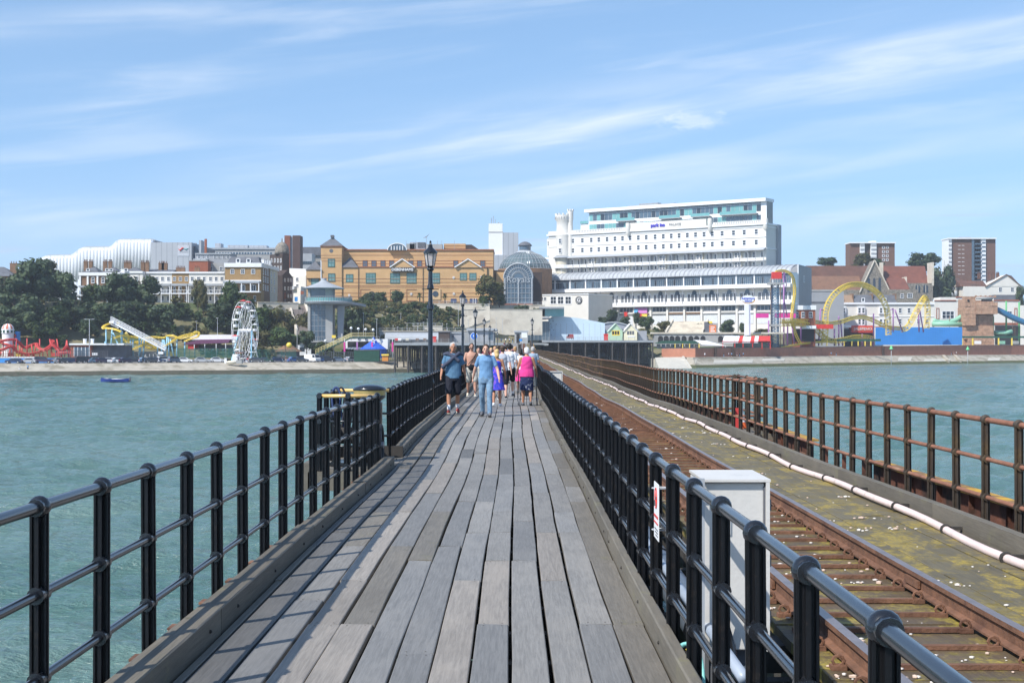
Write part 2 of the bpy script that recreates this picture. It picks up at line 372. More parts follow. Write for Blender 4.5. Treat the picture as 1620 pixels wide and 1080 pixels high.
m_rustpipe = mat('rust_brown_rail_pipe', (.24, .105, .062), .75, .3, 6, bump=.3, bscale=30, dirt=(.33, .20, .12), dscale=1.6, dthr=.6)
m_brownpost = mat('dark_brown_post_paint', (.05, .036, .025), .6, .4, 4, bump=.3, bscale=20, dirt=(.12, .075, .03), dscale=3, dthr=.52)
SPACE = .88
walk = tag(empty('pier_walkway', (0, 0, 0)), kind='structure')
def plank_geo(mb, x0, x1, y0, y1, zt=0., th=.045, mi=0, seg=1.2, wob=.004, nails=False):
    n = max(1, int(math.ceil((y1-y0)/seg))); rz_ = random.uniform(-.0025, .0025); sk = random.uniform(-.006, .006)
    rr = [(random.uniform(-wob, wob), random.uniform(-wob, wob)) for _ in range(n+1)]
    vs = []
    for i in range(n+1):
        y = y0+(y1-y0)*i/n; t = i/n-.5; a, b = rr[i]
        for (x, z) in ((x0+a+sk*t, zt-th), (x1+b+sk*t, zt-th), (x1+b+sk*t, zt+rz_-.004), (x1+b+sk*t-.005, zt+rz_), (x0+a+sk*t+.005, zt-rz_), (x0+a+sk*t, zt-rz_-.004)):
            vs.append(Wp(x, y, z))
    fs = []
    for i in range(n):
        for k in range(6): fs.append((i*6+k, i*6+(k+1) % 6, (i+1)*6+(k+1) % 6, (i+1)*6+k))
    fs += [tuple(range(6))[::-1], tuple(n*6+k for k in range(6))]
    mb.add(vs, fs, mi)
    if nails:
        for yy in (y0+.06, y1-.06):
            for xx in (x0+.05, x1-.05):
                x_, y_, z_ = Wp(xx, yy, zt+.0035); r = .006
                mb.add([(x_+r*cos(k*pi/3), y_+r*sin(k*pi/3), z_) for k in range(6)], [tuple(range(6))], len(mb_nailmat))
mb_nailmat = []
def planks():
    xb = [-1.745, -1.675, -1.475, -1.27, -1.07, -.86, -.657, -.451, -.246, -.035, .174, .379, .584, .775]
    count = 0; far = MB()
    bear = [5.0]
    while bear[-1] < PIER_END: bear.append(bear[-1]+random.choice([.82, .86, .95, 1.0]))
    for c in range(len(xb)-1):
        i = random.randint(0, 3); y = -4.0; gap = random.uniform(.011, .022)
        warm = random.random()
        prevmi = 0
        while y < PIER_END:
            L_ = random.choice([2, 3, 3, 4, 5]); j = min(i+L_, len(bear)-1)
            ye = bear[j] if y >= bear[0]-1e-6 or True else 0
            if ye <= y+.2: i = j+1; y2 = bear[min(i, len(bear)-1)]; ye = y2
            r = random.random()
            mi = 0 if r < .50 else 1 if r < .84 else 2 if r < .89 else 3 if r < .96 else 4
            if c in (3, 7, 10) and random.random() < .35: mi = 3
            if c >= 12 and random.random() < .8: mi = 4
            if c <= 2 and random.random() < .75: mi = 2 if random.random() < .6 else 4
            dz = random.uniform(-.004, .004); dx = random.uniform(-.006, .006)
            near = y < 46 and ye > 4.4
            if near and count < 296:
                mb = MB(); global_n = mb
                plank_geo(mb, xb[c]+gap/2+dx, xb[c+1]-gap/2+dx*.6, y+.003, ye-.003, dz, mi=0)
                if y < 22:
                    for yy in (y+.05, ye-.05):
                        for xx in (xb[c]+.05, xb[c+1]-.05):
                            x_, y_, z_ = Wp(xx+dx, yy, dz+.003); q = .0055
                            mb.add([(x_+q*cos(k*pi/3), y_+q*sin(k*pi/3), z_) for k in range(6)], [tuple(range(6))], 1)
                mb.build('plank', [WD[mi], m_nail], walk); count += 1
            else:
                plank_geo(far, xb[c]+gap/2+dx, xb[c+1]-gap/2+dx*.6, y+.004, ye-.004, dz, mi=mi, seg=2.5)
            y = ye; i = j
            if j >= len(bear)-1: break
    o = far.build('plank', WD, walk); o['kind'] = 'stuff'
    mb = MB()
    for y in bear:
        x0, x1 = -2.12, .98
        mb.add([Wp(x0, y-.05, -.20), Wp(x1, y-.05, -.20), Wp(x1, y+.05, -.20), Wp(x0, y+.05, -.20), Wp(x0, y-.05, -.05), Wp(x1, y-.05, -.05), Wp(x1, y+.05, -.05), Wp(x0, y+.05, -.05)],
               [(0, 3, 2, 1), (4, 5, 6, 7), (0, 1, 5, 4), (1, 2, 6, 5), (2, 3, 7, 6), (3, 0, 4, 7)])
    o = mb.build('cross_beam', m_joist, walk); o['kind'] = 'stuff'
    mb = MB()
    for x in (-1.7, -1.1, -.5, .1, .6):
        for y in range(-4, PIER_END, 4): mb.bar(Wp(x, y, -.42), Wp(x, y+4, -.42), .34, .42)
    mb.build('girder', m_joist, walk)
    # kerb boards
    for side, (x0, x1) in ((0, (-1.90, -1.75)), (1, (.78, .845))):
        y = -3.0; farb = MB()
        while y < PIER_END:
            ln = random.uniform(3.4, 4.2); y2 = y+ln
            if side == 0 and y < 20.45 < y2: y2 = 20.45
            if side == 0 and abs(y-20.45) < .01: y = 22.1; y2 = y+ln
            mb = MB() if y < 60 else farb
            dz = random.uniform(-.008, .008); top = .135+dz; b = .008
            vs = []; n = 4
            for i in range(n+1):
                yy = y+.004+(y2-y-.008)*i/n
                for (x, z) in ((x0, -.06), (x1, -.06), (x1, top-b), (x1-b, top), (x0+b, top), (x0, top-b)): vs.append(Wp(x+random.uniform(-.003, .003), yy, z))
            fs = [(i*6+k, i*6+(k+1) % 6, (i+1)*6+(k+1) % 6, (i+1)*6+k) for i in range(n) for k in range(6)]+[tuple(range(6))[::-1], tuple(n*6+k for k in range(6))]
            mb.add(vs, fs)
            if y < 60:
                if y < 25:
                    for k in range(3):
                        xk = x1+.001 if side == 0 else x0-.001; p = Wp(xk, y+.5+k*1.4, .06); mb.ball(p, .012, 6, 4, 1)
                mb.build('kerb_board', [m_kerb, m_joist], walk)
            y = y2
        o = farb.build('kerb_board', m_kerb, walk); o['kind'] = 'stuff'
planks()
# railings --------------------------------------------------------
ZR = (1.02, .665, .32)
def post_mesh(name, mats, zb=-.12, r=.026):
    mb = MB()
    mb.box(-.038, .038, -.007, .007, zb, ZR[0]-.0, 0); mb.box(-.008, .008, -.040, .040, zb, ZR[0], 0)
    mb.box(-.033, -.025, -.018, .018, zb+.0, ZR[0]-.02, 0); mb.box(.025, .033, -.018, .018, zb+.0, ZR[0]-.02, 0)
    for i, z in enumerate(ZR):
        R = .047 if i == 0 else .040
        mb.ball((0, 0, z), R, 12, 8, 1, (1, .85, 1))
        mb.tube([(0, -.055, z), (0, .055, z)], r+.010, 12, 1)
    mb.lathe([(.055, zb), (.055, zb+.03), (.03, zb+.05)], 8, (0, 0, 0), 0)
    return mb.mesh(name, mats, smooth='auto')
pm_black = post_mesh('post', [m_bpost, m_black]); pm_rust = post_mesh('post', [m_brownpost, m_brownpost], -.1)
def railing(x, ys, label, cat, mpost, mats_rail, lim=300, far=70, rr=.0255):
    y0 = ys[0]; root = empty('railing', (x, y0, 0), 0, label, cat)
    farm = MB(); k = 0
    for y in ys:
        if y < far and k < lim:
            p = Wp(x, y, 0); o = link('post', mpost, root, (p[0]-x, p[1]-y0, p[2])); o.rotation_euler = (random.uniform(-.006, .006), random.uniform(-.008, .008), random.uniform(-.05, .05)); k += 1
        else:
            p = Wp(x, y, 0); a, b, c = p[0]-x, p[1]-y0, p[2]
            farm.box(a-.036, a+.036, b-.012, b+.012, c-.12, c+1.02); farm.box(a-.01, a+.01, b-.035, b+.035, c-.12, c+1.0)
            for z in ZR: farm.ball((a, b, c+z), .048, 5, 4)
    if farm.v: farm.build('post', mpost.materials[0], root)['kind'] = 'stuff'
    for i, z in enumerate(ZR):
        pts = [tuple(np.array(Wp(x, y, z))-np.array((x, y0, 0))) for y in ys]
        MB().tube(pts, rr if i == 0 else rr*.8, 10).build('rail', mats_rail, root, smooth=True)
    return root
ysL1 = [5.79-.88*3+i*.88 for i in range(20)]; ysL1 = [y for y in ysL1 if y < 20.0]
railing(-1.955, ysL1, 'long black railing on the left edge of the walkway, from the foreground to the bay', 'railing', pm_black, m_black)
ysL2 = [22.05+i*.88 for i in range(440)]; ysL2 = [y for y in ysL2 if y < PIER_END-8]
railing(-1.955, ysL2, 'black railing on the left edge beyond the bay, running on towards the shore', 'railing', pm_black, m_black)
ysR = [.72+i*.90 for i in range(450)]; ysR = [y for y in ysR if y < PIER_END-8]
railing(.87, ysR, 'black railing between the walkway and the railway track', 'railing', pm_black, m_black).location.z = -.034
ysB = [8.6+i*.865 for i in range(460)]; ysB = [y for y in ysB if y < PIER_END-6]
m_rr = m_rustpipe
railing(4.27, ysB, 'rusty brown railing along the far right side of the track', 'railing', pm_rust, m_rr)
# brackets under the left kerb: end stubs of the cross beams
mb = MB()
for i in range(60):
    y = 5.3+i*.88; x, y_, z = Wp(-2.0, y, -.07); mb.box(x-.12, x+.10, y_-.05, y_+.05, z-.10, z+.01); mb.box(x-.15, x+.06, y_-.07, y_+.07, z+.01, z+.025)
o = mb.build('beam_end', m_rust, walk); o['kind'] = 'stuff'
# ------------------------------------------------------------------ recess with the bin
def bay():
    root = empty('bay_railing', (-2.75, 19.8, 0), 0, 'railed bay with cream yellow top rails beside the left railing', 'railing')
    m_yel = mat('cream_yellow_paint', (.72, .46, .16), .35, .1, 4, coat=.3)
    def loc(p): return (p[0]+2.75, p[1]-19.8, p[2])
    corners = [(-1.955, 19.85), (-2.75, 19.85), (-2.75, 22.0), (-1.955, 22.0)]
    for (x, y) in [corners[1], (-2.35, 19.85), (-2.75, 20.6), (-2.75, 21.35), corners[2]]:
        x_, y_, z_ = Wp(x, y, 0); link('post', pm_black, root, loc((x_, y_, z_)))
    for (a, b, ml) in ((corners[0], corners[1], m_yel), (corners[1], corners[2], m_black), (corners[2], corners[3], m_yel)):
        for i, z in enumerate(ZR):
            p0, p1 = Wp(a[0], a[1], z), Wp(b[0], b[1], z); MB().cyl(loc(p0), loc(p1), .027 if i == 0 else .018, n=10).build('rail', ml if i == 0 else m_black, root, smooth=True, label='cream yellow top rail' if (i == 0 and ml is m_yel) else None)
    fl = tag(empty('bay_floor', (0, 0, 0)), kind='structure')
    for k in range(11):
        y0 = 19.85+k*.2; mb = MB(); mb.box(-2.85+wx(21), -1.74+wx(21), y0+.006, y0+.194, -.045+wz(21)-.01, wz(21)-.01); mb.build('plank', WD[random.choice([0, 2, 4])], fl)
    MB().box(-2.88, -1.75, 19.75, 19.84, -.32, -.06).box(-2.88, -1.75, 22.06, 22.15, -.32, -.02).box(-2.95, -2.86, 19.75, 22.15, -.34, .06).build('edge_beam', m_kerb, fl)
    MB().box(-2.86, -1.74, 22.03, 22.13, -.06, .14).build('kerb_board', m_joist, fl)
    m_gold = mat('gold_band_paint', (.42, .31, .11), .35, .15, 3, metal=.3)
    b = empty('litter_bin', (-2.16, 21.1, 0), 0, 'round black litter bin with a gold band and domed lid in the bay', 'bin')
    b.location.z = wz(21)
    MB().lathe([(.17, 0), (.19, .03), (.19, .88), (.17, .90)], 24).build('drum', m_black, b, smooth='auto')
    MB().lathe([(.17, .90), (.235, .955), (.235, .985)], 28).build('neck', m_black, b, smooth='auto')
    MB().lathe([(.238, .985), (.238, 1.06)], 28).build('band', m_gold, b, smooth='auto')
    MB().lathe([(.245, 1.06), (.25, 1.075), (.23, 1.10), (.15, 1.13), (.06, 1.142), (.0001, 1.145)], 28).build('lid', m_black, b, smooth=True)
    # life ring holder wheel / hose reel
    h = empty('hose_reel', (-1.93, 20.35, 0), 0, 'black wheeled hose reel standing at the mouth of the bay', 'hose reel'); h.location.z = wz(20.4)
    mb = MB(); mb.tube([(.0+.0*cos(a), .27*cos(a), .30+.27*sin(a)) for a in np.linspace(0, 2*pi, 25)[:-1]], .035, 8, closed=True); mb.build('tyre', mat('rubber', (.02, .02, .022), .7), h, smooth=True)
    mb = MB()
    for k in range(6):
        a = k*pi/3; mb.cyl((0, 0, .3), (0, .26*cos(a), .3+.26*sin(a)), .01, n=6)
    mb.cyl((-.05, 0, .3), (.05, 0, .3), .05, n=12); mb.build('spokes', mat('grey_metal', (.3, .3, .32), .4, metal=.6), h)
    mb = MB()
    for r_ in (.12, .16, .2): mb.tube([(-.06, r_*cos(a), .30+r_*sin(a)) for a in np.linspace(0, 2*pi, 21)[:-1]], .02, 6, closed=True)
    mb.build('hose', m_joist, h, smooth=True)
    # mooring ropes hung over the far corner post
    r = empty('rope_coil', (-2.68, 21.3, 0), 0, 'blue and black ropes hung over the rail of the bay', 'rope'); r.location.z = wz(21)
    m_bl = mat('blue_rope', (.035, .06, .16), .8); m_bk = mat('black_rope', (.02, .022, .03), .8)
    for k, (dx, mm) in enumerate(((0, m_bl), (.07, m_bk), (.12, m_bl), (.17, m_bk), (.21, m_bk))):
        pts = []
        for a in np.linspace(0, 2*pi, 25)[:-1]:
            pts.append((dx+.05*cos(a)+.02*sin(a*2), .02*k, .80+.33*sin(a)*(.9+.1*(k % 2))-.04*k))
        MB().tube(pts, .017, 6, closed=True).build('rope', mm, r, smooth=True)
    g = empty('winch', (-2.45, 20.6, 0), 0, 'dark metal hand winch with a frame and drum behind the bay posts', 'winch'); g.location.z = wz(20.6)
    mb = MB(); mb.box(-.16, -.12, -.25, .25, 0, .6).box(.12, .16, -.25, .25, 0, .6).box(-.2, .2, -.3, .3, 0, .05).bar((-.14, -.22, .05), (-.14, .1, .58), .04).bar((.14, -.22, .05), (.14, .1, .58), .04)
    mb.build('frame', m_black, g); MB().cyl((-.12, 0, .42), (.12, 0, .42), .12, n=14).build('drum', m_joist, g); MB().bar((.16, 0, .42), (.26, 0, .42), .02).bar((.26, 0, .42), (.26, 0, .72), .02).build('crank', m_rust, g)
bay()
# ------------------------------------------------------------------ track
m_tboard = wood('mossy_track_board', (.115, .082, .048), (.33, .26, .05), .48)
m_tboard2 = wood('mossy_side_board', (.125, .105, .062), (.34, .25, .04), .465)
track = tag(empty('railway_track', (0, 0, 0)), kind='structure')
def tbox(mb, x0, x1, y0, y1, z0, z1, mi=0):
    vs = [Wp(x0, y0, z0), Wp(x1, y0, z0), Wp(x1, y1, z0), Wp(x0, y1, z0), Wp(x0, y0, z1), Wp(x1, y0, z1), Wp(x1, y1, z1), Wp(x0, y1, z1)]
    return mb.add(vs, [(0, 3, 2, 1), (4, 5, 6, 7), (0, 1, 5, 4), (1, 2, 6, 5), (2, 3, 7, 6), (3, 0, 4, 7)], mi)
def track_build():
    TX0, TX1 = 1.58, 2.92; y = 3.0; n = 0; far = MB(); farr = MB(); P = .49; farc = MB()
    k = 0
    while y < PIER_END:
        a, b = random.uniform(-.03, .03), random.uniform(-.02, .02)
        near = y < 44
        for (f0, f1) in ((0, .5), (.5, 1)):
            mb = MB() if near else far
            tbox(mb, TX0+a, TX1, y+P*f0+.004, y+P*f1-.004, -.07, -.0+random.uniform(-.006, .003), 0)
            if near: mb.build('track_board', m_tboard, track)
        mb = MB() if near else farr
        xs0 = TX0-.12+random.uniform(-.08, .25)
        tbox(mb, 1.86+b*.3-(.18 if k % 2 else .08), 2.62, y-.022, y+.022, .002, .028, 0)
        if near: mb.build('tie_bar', m_rust, track)
        mbc = MB() if near else farc
        if y < 160:
            for xr_ in (1.755, 2.73):
                for s in ((-1, 1) if y < 60 else (-1,)):
                    p = Wp(xr_+s*.085, y+.0, .035)
                    if y < 60:
                        mbc.tube([(p[0]+.03*cos(q), p[1]-.004, p[2]+.012+.026*sin(q)) for q in np.linspace(0, 2*pi, 9)[:-1]], .009, 5, closed=True); mbc.box(p[0]-.04, p[0]+.04, p[1]-.035, p[1]+.035, p[2]-.035, p[2]-.01)
                    else: mbc.box(p[0]-.035, p[0]+.035, p[1]-.03, p[1]+.03, p[2]-.03, p[2]+.03)
        if near and mbc.v: mbc.build('rail_clip', m_rust, track)
        y += P; k += 1
    far.build('track_board', m_tboard, track)['kind'] = 'stuff'; farr.build('tie_bar', m_rust, track)['kind'] = 'stuff'
    farc.build('rail_clip', m_rust, track)['kind'] = 'stuff'
    # running rails
    prof = [(-.05, .03), (.05, .03), (.05, .042), (.012, .055), (.010, .12), (.030, .128), (.030, .158), (-.030, .158), (-.030, .128), (-.010, .12), (-.012, .055), (-.05, .042)]
    for xr_ in (1.755, 2.73):
        yy = [2.0]
        while yy[-1] < PIER_END: yy.append(yy[-1]+(1.0 if yy[-1] < 60 else 4.0))
        vs = []; fs = []; n = len(prof); mi = []
        for y in yy: vs += [Wp(xr_+px, y, pz) for px, pz in prof]
        mb = MB()
        f0 = []; f1 = []
        for i in range(len(yy)-1):
            for k in range(n):
                (f1 if k == 6 else f0).append((i*n+k, i*n+(k+1) % n, (i+1)*n+(k+1) % n, (i+1)*n+k))
        mb.add(vs, f0, 0); mb.f += f1; mb.m += [1]*len(f1)
        mb.build('steel_rail', [m_rust, mat('worn_rail_top', (.30, .24, .22), .35, .2, 8, metal=.6)], track)
        mbp = MB()
        for y in (9.7, 27.4, 45):
            for s in (-1, 1): mbp.bar(Wp(xr_+s*.028, y-.16, .088), Wp(xr_+s*.028, y+.16, .088), .02, .05)
        mbp.build('fish_plate', m_rust, track)
    # side boards running lengthwise
    xb = [2.93, 3.18, 3.43, 3.68, 3.96]; cnt = 0; far = MB()
    for c in range(4):
        y = 2.0+random.uniform(-1.5, 0)
        while y < PIER_END:
            y2 = min(y+random.uniform(2.8, 3.6), PIER_END)
            if y < 46:
                mb = MB(); plank_geo(mb, xb[c]+.004, xb[c+1]-.004, y+.003, y2-.003, random.uniform(-.006, .004), mi=0); mb.build('side_board', m_tboard2, track)
            else: plank_geo(far, xb[c]+.004, xb[c+1]-.004, y+.003, y2-.003, 0, seg=3)
            y = y2
    far.build('side_board', m_tboard2, track)['kind'] = 'stuff'
    # kerb beyond the boards
    y = 2.0; far = MB()
    while y < PIER_END:
        y2 = min(y+random.uniform(3.5, 4.2), PIER_END); mb = MB() if y < 60 else far
        nseg = 3
        for q in range(nseg): tbox(mb, 4.03, 4.12, y+(y2-y)*q/nseg+.003*(q == 0), y+(y2-y)*(q+1)/nseg-.003*(q == nseg-1), -.12, .17+.0)
        if y < 60: mb.build('kerb_board', m_kerb, track)
        y = y2
    far.build('kerb_board', m_kerb, track)['kind'] = 'stuff'
    # beams below and outer rusty girder with lichen on its top flange
    m_lich = mat('lichen_on_steel', (.20, .11, .05), .9, .4, 3, bump=.6, bscale=15, dirt=(.52, .30, .03), dscale=2.0, dthr=.5)
    m_rustd = mat('deep_rust_girder', (.115, .042, .024), .9, .45, 2, bump=.8, bscale=8, dirt=(.028, .018, .014), dscale=1.3, dthr=.5)
    mb = MB()
    for y in range(0, PIER_END, 4):
        if 19.2 < y+2 < 23.6: continue
        tbox(mb, 5.02, 5.05, y, y+4, -.62, .08, 0); tbox(mb, 4.93, 5.14, y, y+4, .08, .112, 1); tbox(mb, 4.93, 5.14, y, y+4, -.66, -.62, 0)
    for i in range(70):
        y = 6+i*1.2; tbox(mb, 4.96, 5.02, y, y+.02, -.62, .08, 0)
    mb.build('outer_girder', [m_rustd, m_lich], track)
    mb = MB()
    for y in range(0, PIER_END, 2): tbox(mb, .9, 5.0, y, y+.12, -.45, -.2)
    for x in (1.75, 2.7, 3.5, 4.1): 
        for y in range(0, PIER_END, 4): tbox(mb, x-.12, x+.12, y, y+4, -.75, -.1)
    for y in range(0, PIER_END, 2): tbox(mb, 1.45, 1.60, y+.3, y+.6, -.22, -.06)
    mb.build('under_beam', m_joist, track)
    mb = MB()
    for y in range(0, PIER_END, 3): tbox(mb, 4.13, 4.92, y, y+.9, -.2, -.12)
    mb.build('foot_plate', m_rust, track)
track_build()
# piles of the long pier
pl = tag(empty('pier_substructure', (0, 0, 0)), kind='structure'); mb = MB()
for y in range(6, PIER_END-10, 9):
    for x in (-1.8, .8, 3.0, 5.0): mb.cyl((x, y, -8), (x, y, -.6), .17, n=8)
    mb.bar((-1.9, y, -.8), (5.1, y, -.8), .25, .35); mb.bar((-1.8, y, -5), (.8, y, -1), .05); mb.bar((.8, y, -5), (3, y, -1), .05)
mb.build('pile', m_rust, pl)['kind'] = 'stuff'
# shells and droppings on the track
mb = MB(); r2 = random.Random(5)
for k in range(1400):
    y = 7+(r2.random()**1.6)*75
    x = r2.uniform(1.62, 2.66) if r2.random() < .78 else r2.uniform(2.85, 3.75); s = r2.uniform(.004, .014) if k % 9 else r2.uniform(.012, .026)
    if k % 9 == 0:
        cx, cy = x, y
    elif k % 9 < 5: x, y = cx+r2.gauss(0, .09), cy+r2.gauss(0, .03)
    x = min(max(x, 1.62), 3.78)
    p = Wp(x, y, .006+s*.3); mb.ball(p, s, 5, 3, k % 2, (r2.uniform(1, 1.8), 1, .55))
o = mb.build('broken_shells', [mat('shell_white', (.75, .70, .64), .6), mat('shell_pink', (.66, .5, .4), .6)]); tag(o, kind='stuff')
# pale pink hose along the right kerb
pp = empty('pipe', (3.88, 2, 0), 0, 'pinkish white pipe lying along the timber kerb right of the track', 'pipe')
pts = []; y = 2.0
while y < 300: 
    pts.append(tuple(np.array(Wp(3.88+.03*sin(y*1.5)+.03*sin(y*.47), y, .04+.012*sin(y*.9)))-np.array((3.88, 2, 0)))); y += .5 if y < 60 else 2
m_pink = mat('pinkish_white_plastic', (.72, .58, .54), .5, .08, 2, dirt=(.5, .42, .36), dscale=3, dthr=.6)
MB().tube(pts, .036, 10).build('hose', m_pink, pp, smooth=True)
for k in range(60):
    y = 4.1+k*1.75; 
    if y > 100: break
    p = Wp(3.88+.03*sin(y*1.5)+.03*sin(y*.47), y, .04+.012*sin(y*.9)); x_, y_, z_ = p[0]-3.88, p[1]-2, p[2]
    MB().tube([(x_, y_-.02, z_), (x_, y_+.02, z_)], .052, 10).box(x_+.03, x_+.14, y_-.02, y_+.02, z_+.0, z_+.03).build('clamp', m_joist, pp)
# service pipes between walkway and track
sp = empty('service_pipe', (1.2, 0, 0), 0, 'thick blue grey service pipe in the gap beside the track', 'pipe')
mp_ = mat('blue_grey_pipe', (.10, .125, .16), .42, .25, 2, dirt=(.25, .26, .28), dscale=3, dthr=.62)
pts = [tuple(np.array(Wp(1.22, y, -.16))-np.array((1.2, 0, 0))) for y in [2+i*1.5 for i in range(200)]]
MB().tube(pts, .12, 14).build('pipe_run', mp_, sp, smooth=True)
for k in range(20):
    y = 3.2+k*3.0; p = Wp(1.22, y, -.16); MB().tube([(p[0]-1.2, p[1]-.05, p[2]), (p[0]-1.2, p[1]+.05, p[2])], .135, 14).build('collar', m_black, sp, smooth='auto')
sp = empty('cable_conduit', (1.02, 0, 0), 0, 'thin light grey conduit running just behind the right black railing', 'pipe')
pts = [tuple(np.array(Wp(1.03, y, .16+.01*sin(y)))-np.array((1.02, 0, 0))) for y in [6.5+i*1.0 for i in range(120)]]
MB().tube(pts, .03, 8).build('conduit', mat('pale_grey_pipe', (.33, .38, .45), .4), sp, smooth=True)
MB().tube([tuple(np.array(Wp(1.10, y, .02))-np.array((1.02, 0, 0))) for y in [6.5+i*1.0 for i in range(120)]], .022, 8).build('black_cable', m_black, sp, smooth=True)
# ------------------------------------------------------------------ far-shore materials
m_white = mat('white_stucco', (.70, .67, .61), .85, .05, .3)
m_cream = mat('cream_stucco', (.62, .57, .46), .85, .08, .3)
m_whitep = mat('white_paint', (.80, .80, .80), .5, .04, 1)
m_buff = mat('orange_buff_brick', (.56, .35, .165), .9, .10, .25, dirt=(.50, .31, .145), dscale=.08, dthr=.5)
m_band = mat('dark_red_brick_band', (.30, .13, .07), .9, .15, .5)
m_brown = mat('brown_brick', (.20, .115, .065), .9, .2, .8)
m_yelbr = mat('yellow_stock_brick', (.33, .205, .085), .9, .15, .8)
m_dkbr = mat('dark_victorian_brick', (.055, .036, .028), .9, .3, .6)
m_redbr = mat('red_brick', (.30, .095, .05), .9, .15, .7)
m_slate = mat('slate_roof', (.115, .12, .135), .8, .25, .5)
m_tile = mat('red_brown_roof_tile', (.125, .06, .04), .9, .25, .3, dirt=(.07, .05, .04), dscale=.12)
m_lead = mat('light_grey_metal_roof', (.36, .38, .40), .5, .1, .4)
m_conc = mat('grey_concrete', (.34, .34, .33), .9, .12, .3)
m_conc2 = mat('cool_grey_render', (.33, .34, .36), .9, .08, .2)  # plain cool grey of many parts; stands for shade on the hotel wing
m_glass = mat('window_glass', (.025, .035, .05), .12, .3, .5, spec=.8)
m_glassb = mat('blue_tinted_glass', (.07, .11, .15), .12, .3, .2, spec=.9)
m_teal = mat('teal_glass_panel', (.16, .37, .37), .2, .12, .3, spec=.7)
m_stone = mat('pale_garden_stone', (.62, .56, .46), .9, .12, .3, dirt=(.48, .42, .34), dscale=.2, dthr=.55)
m_ragst = mat('grey_church_rubble_stone', (.25, .22, .18), .95, .35, 1.4, dirt=(.13, .12, .10), dscale=1.2, dthr=.5)
m_dark = mat('dark_opening', (.02, .02, .022), .9)
m_ltblue = mat('pale_blue_cladding', (.52, .64, .74), .5, .04, .3)
m_green = mat('dark_green_paint', (.02, .085, .055), .6, .2, 1)
m_red = mat('bright_red_paint', (.62, .04, .03), .45, .12, 1)
m_yellow = mat('coaster_yellow_paint', (.88, .64, .08), .4, .1, 1)
m_skyb = mat('light_blue_steel_paint', (.28, .52, .66), .4, .1, 1)
m_purple = mat('violet_steel_paint', (.36, .16, .38), .45, .12, 1)
m_pink = mat('magenta_panel', (.66, .05, .30), .5, .1, 1)
m_blue = mat('bright_blue_panel', (.045, .27, .66), .5, .12, .4)
m_navy = mat('navy_paint', (.03, .05, .14), .5)
m_grey = mat('grey_steel', (.30, .31, .32), .5, .15, 1)
m_pole = mat('pale_grey_pole', (.48, .49, .50), .5)
def clad(name, c1, c2, pitch):          # panelled or ribbed sheet: joints as darker stripes in the colour
    M = mat(name, c1, .55, .05, .2); nt = M.node_tree; n, m, L = NT(nt); bs = nt.nodes['Principled BSDF']
    tc = n('ShaderNodeTexCoord'); sp = n('ShaderNodeSeparateXYZ'); L(tc.outputs['Object'], sp.inputs[0])
    w = m('GREATER_THAN', m('FRACT', m('DIVIDE', sp.outputs[0], pitch)), .86); old = bs.inputs['Base Color'].links[0].from_socket
    L(mixc(nt, m('MULTIPLY', w, .8), old, c2), bs.inputs['Base Color']); return M
m_corr = clad('blue_corrugated_sheet', (.055, .29, .68), (.045, .25, .60), .8)
m_panel = clad('light_grey_cladding_panel', (.40, .42, .45), (.26, .28, .31), 2.4)
m_fabric = clad('white_tensile_roof', (.80, .82, .84), (.60, .63, .67), 6.)
m_standing = clad('standing_seam_zinc', (.40, .42, .44), (.22, .23, .25), 1.9)
# ------------------------------------------------------------------ facades
class Fac:
    """A thing with a front wall running from (pxa,Ya) to (pxb,Yb); local x along it, y into depth, z up."""
    def __init__(s, name, label, cat, pxa, Ya, pxb, Yb, z0, group=None):
        s.a = Vector((X_at(pxa, Ya), Ya)); s.b = Vector((X_at(pxb, Yb), Yb)); s.d = (s.b-s.a).normalized(); s.L = (s.b-s.a).length; s.z0 = z0
        s.root = empty(name, (s.a.x, s.a.y, z0), atan2(s.d.y, s.d.x), label, cat, group)
    def u(s, px, off=0):
        k = (px-VX)/FPX; n = Vector((s.d.y, -s.d.x)); a = s.a+n*off
        # a + u d = (k Y, Y)
        return (k*a.y-a.x)/(s.d.x-k*s.d.y)
    def Y(s, px): return s.a.y+s.u(px)*s.d.y
    def z(s, px, py): return Z_at(py, s.Y(px))-s.z0
    def box(s, name, px0, px1, pyt, pyb, f, b, m, label=None, ref=None, zt=None, zb=None):
        ref = ref if ref is not None else (px0+px1)/2
        z1 = s.z(ref, pyt) if zt is None else zt; z0 = s.z(ref, pyb) if zb is None else zb
        return MB().box(s.u(px0), s.u(px1), -f, b, z0, z1).build(name, m, s.root, label=label)
    def ub(s, name, u0, u1, f, b, z0, z1, m, label=None, parent=None):
        return MB().box(u0, u1, -f, b, z0, z1).build(name, m, parent or s.root, label=label)
    def put(s, me, name, u, z, w, h, f=0., parent=None, d=1.):
        return link(name, me, parent or s.root, (u, -f, z), None, (w, d, h))
    def win(s, me, px, py, wpx, hpx, f=0., name='window'):
        Y = s.Y(px); return s.put(me, name, s.u(px), s.z(px, py), wpx*Y/FPX/max(.5, abs(s.d.x)), hpx*Y/FPX, f)
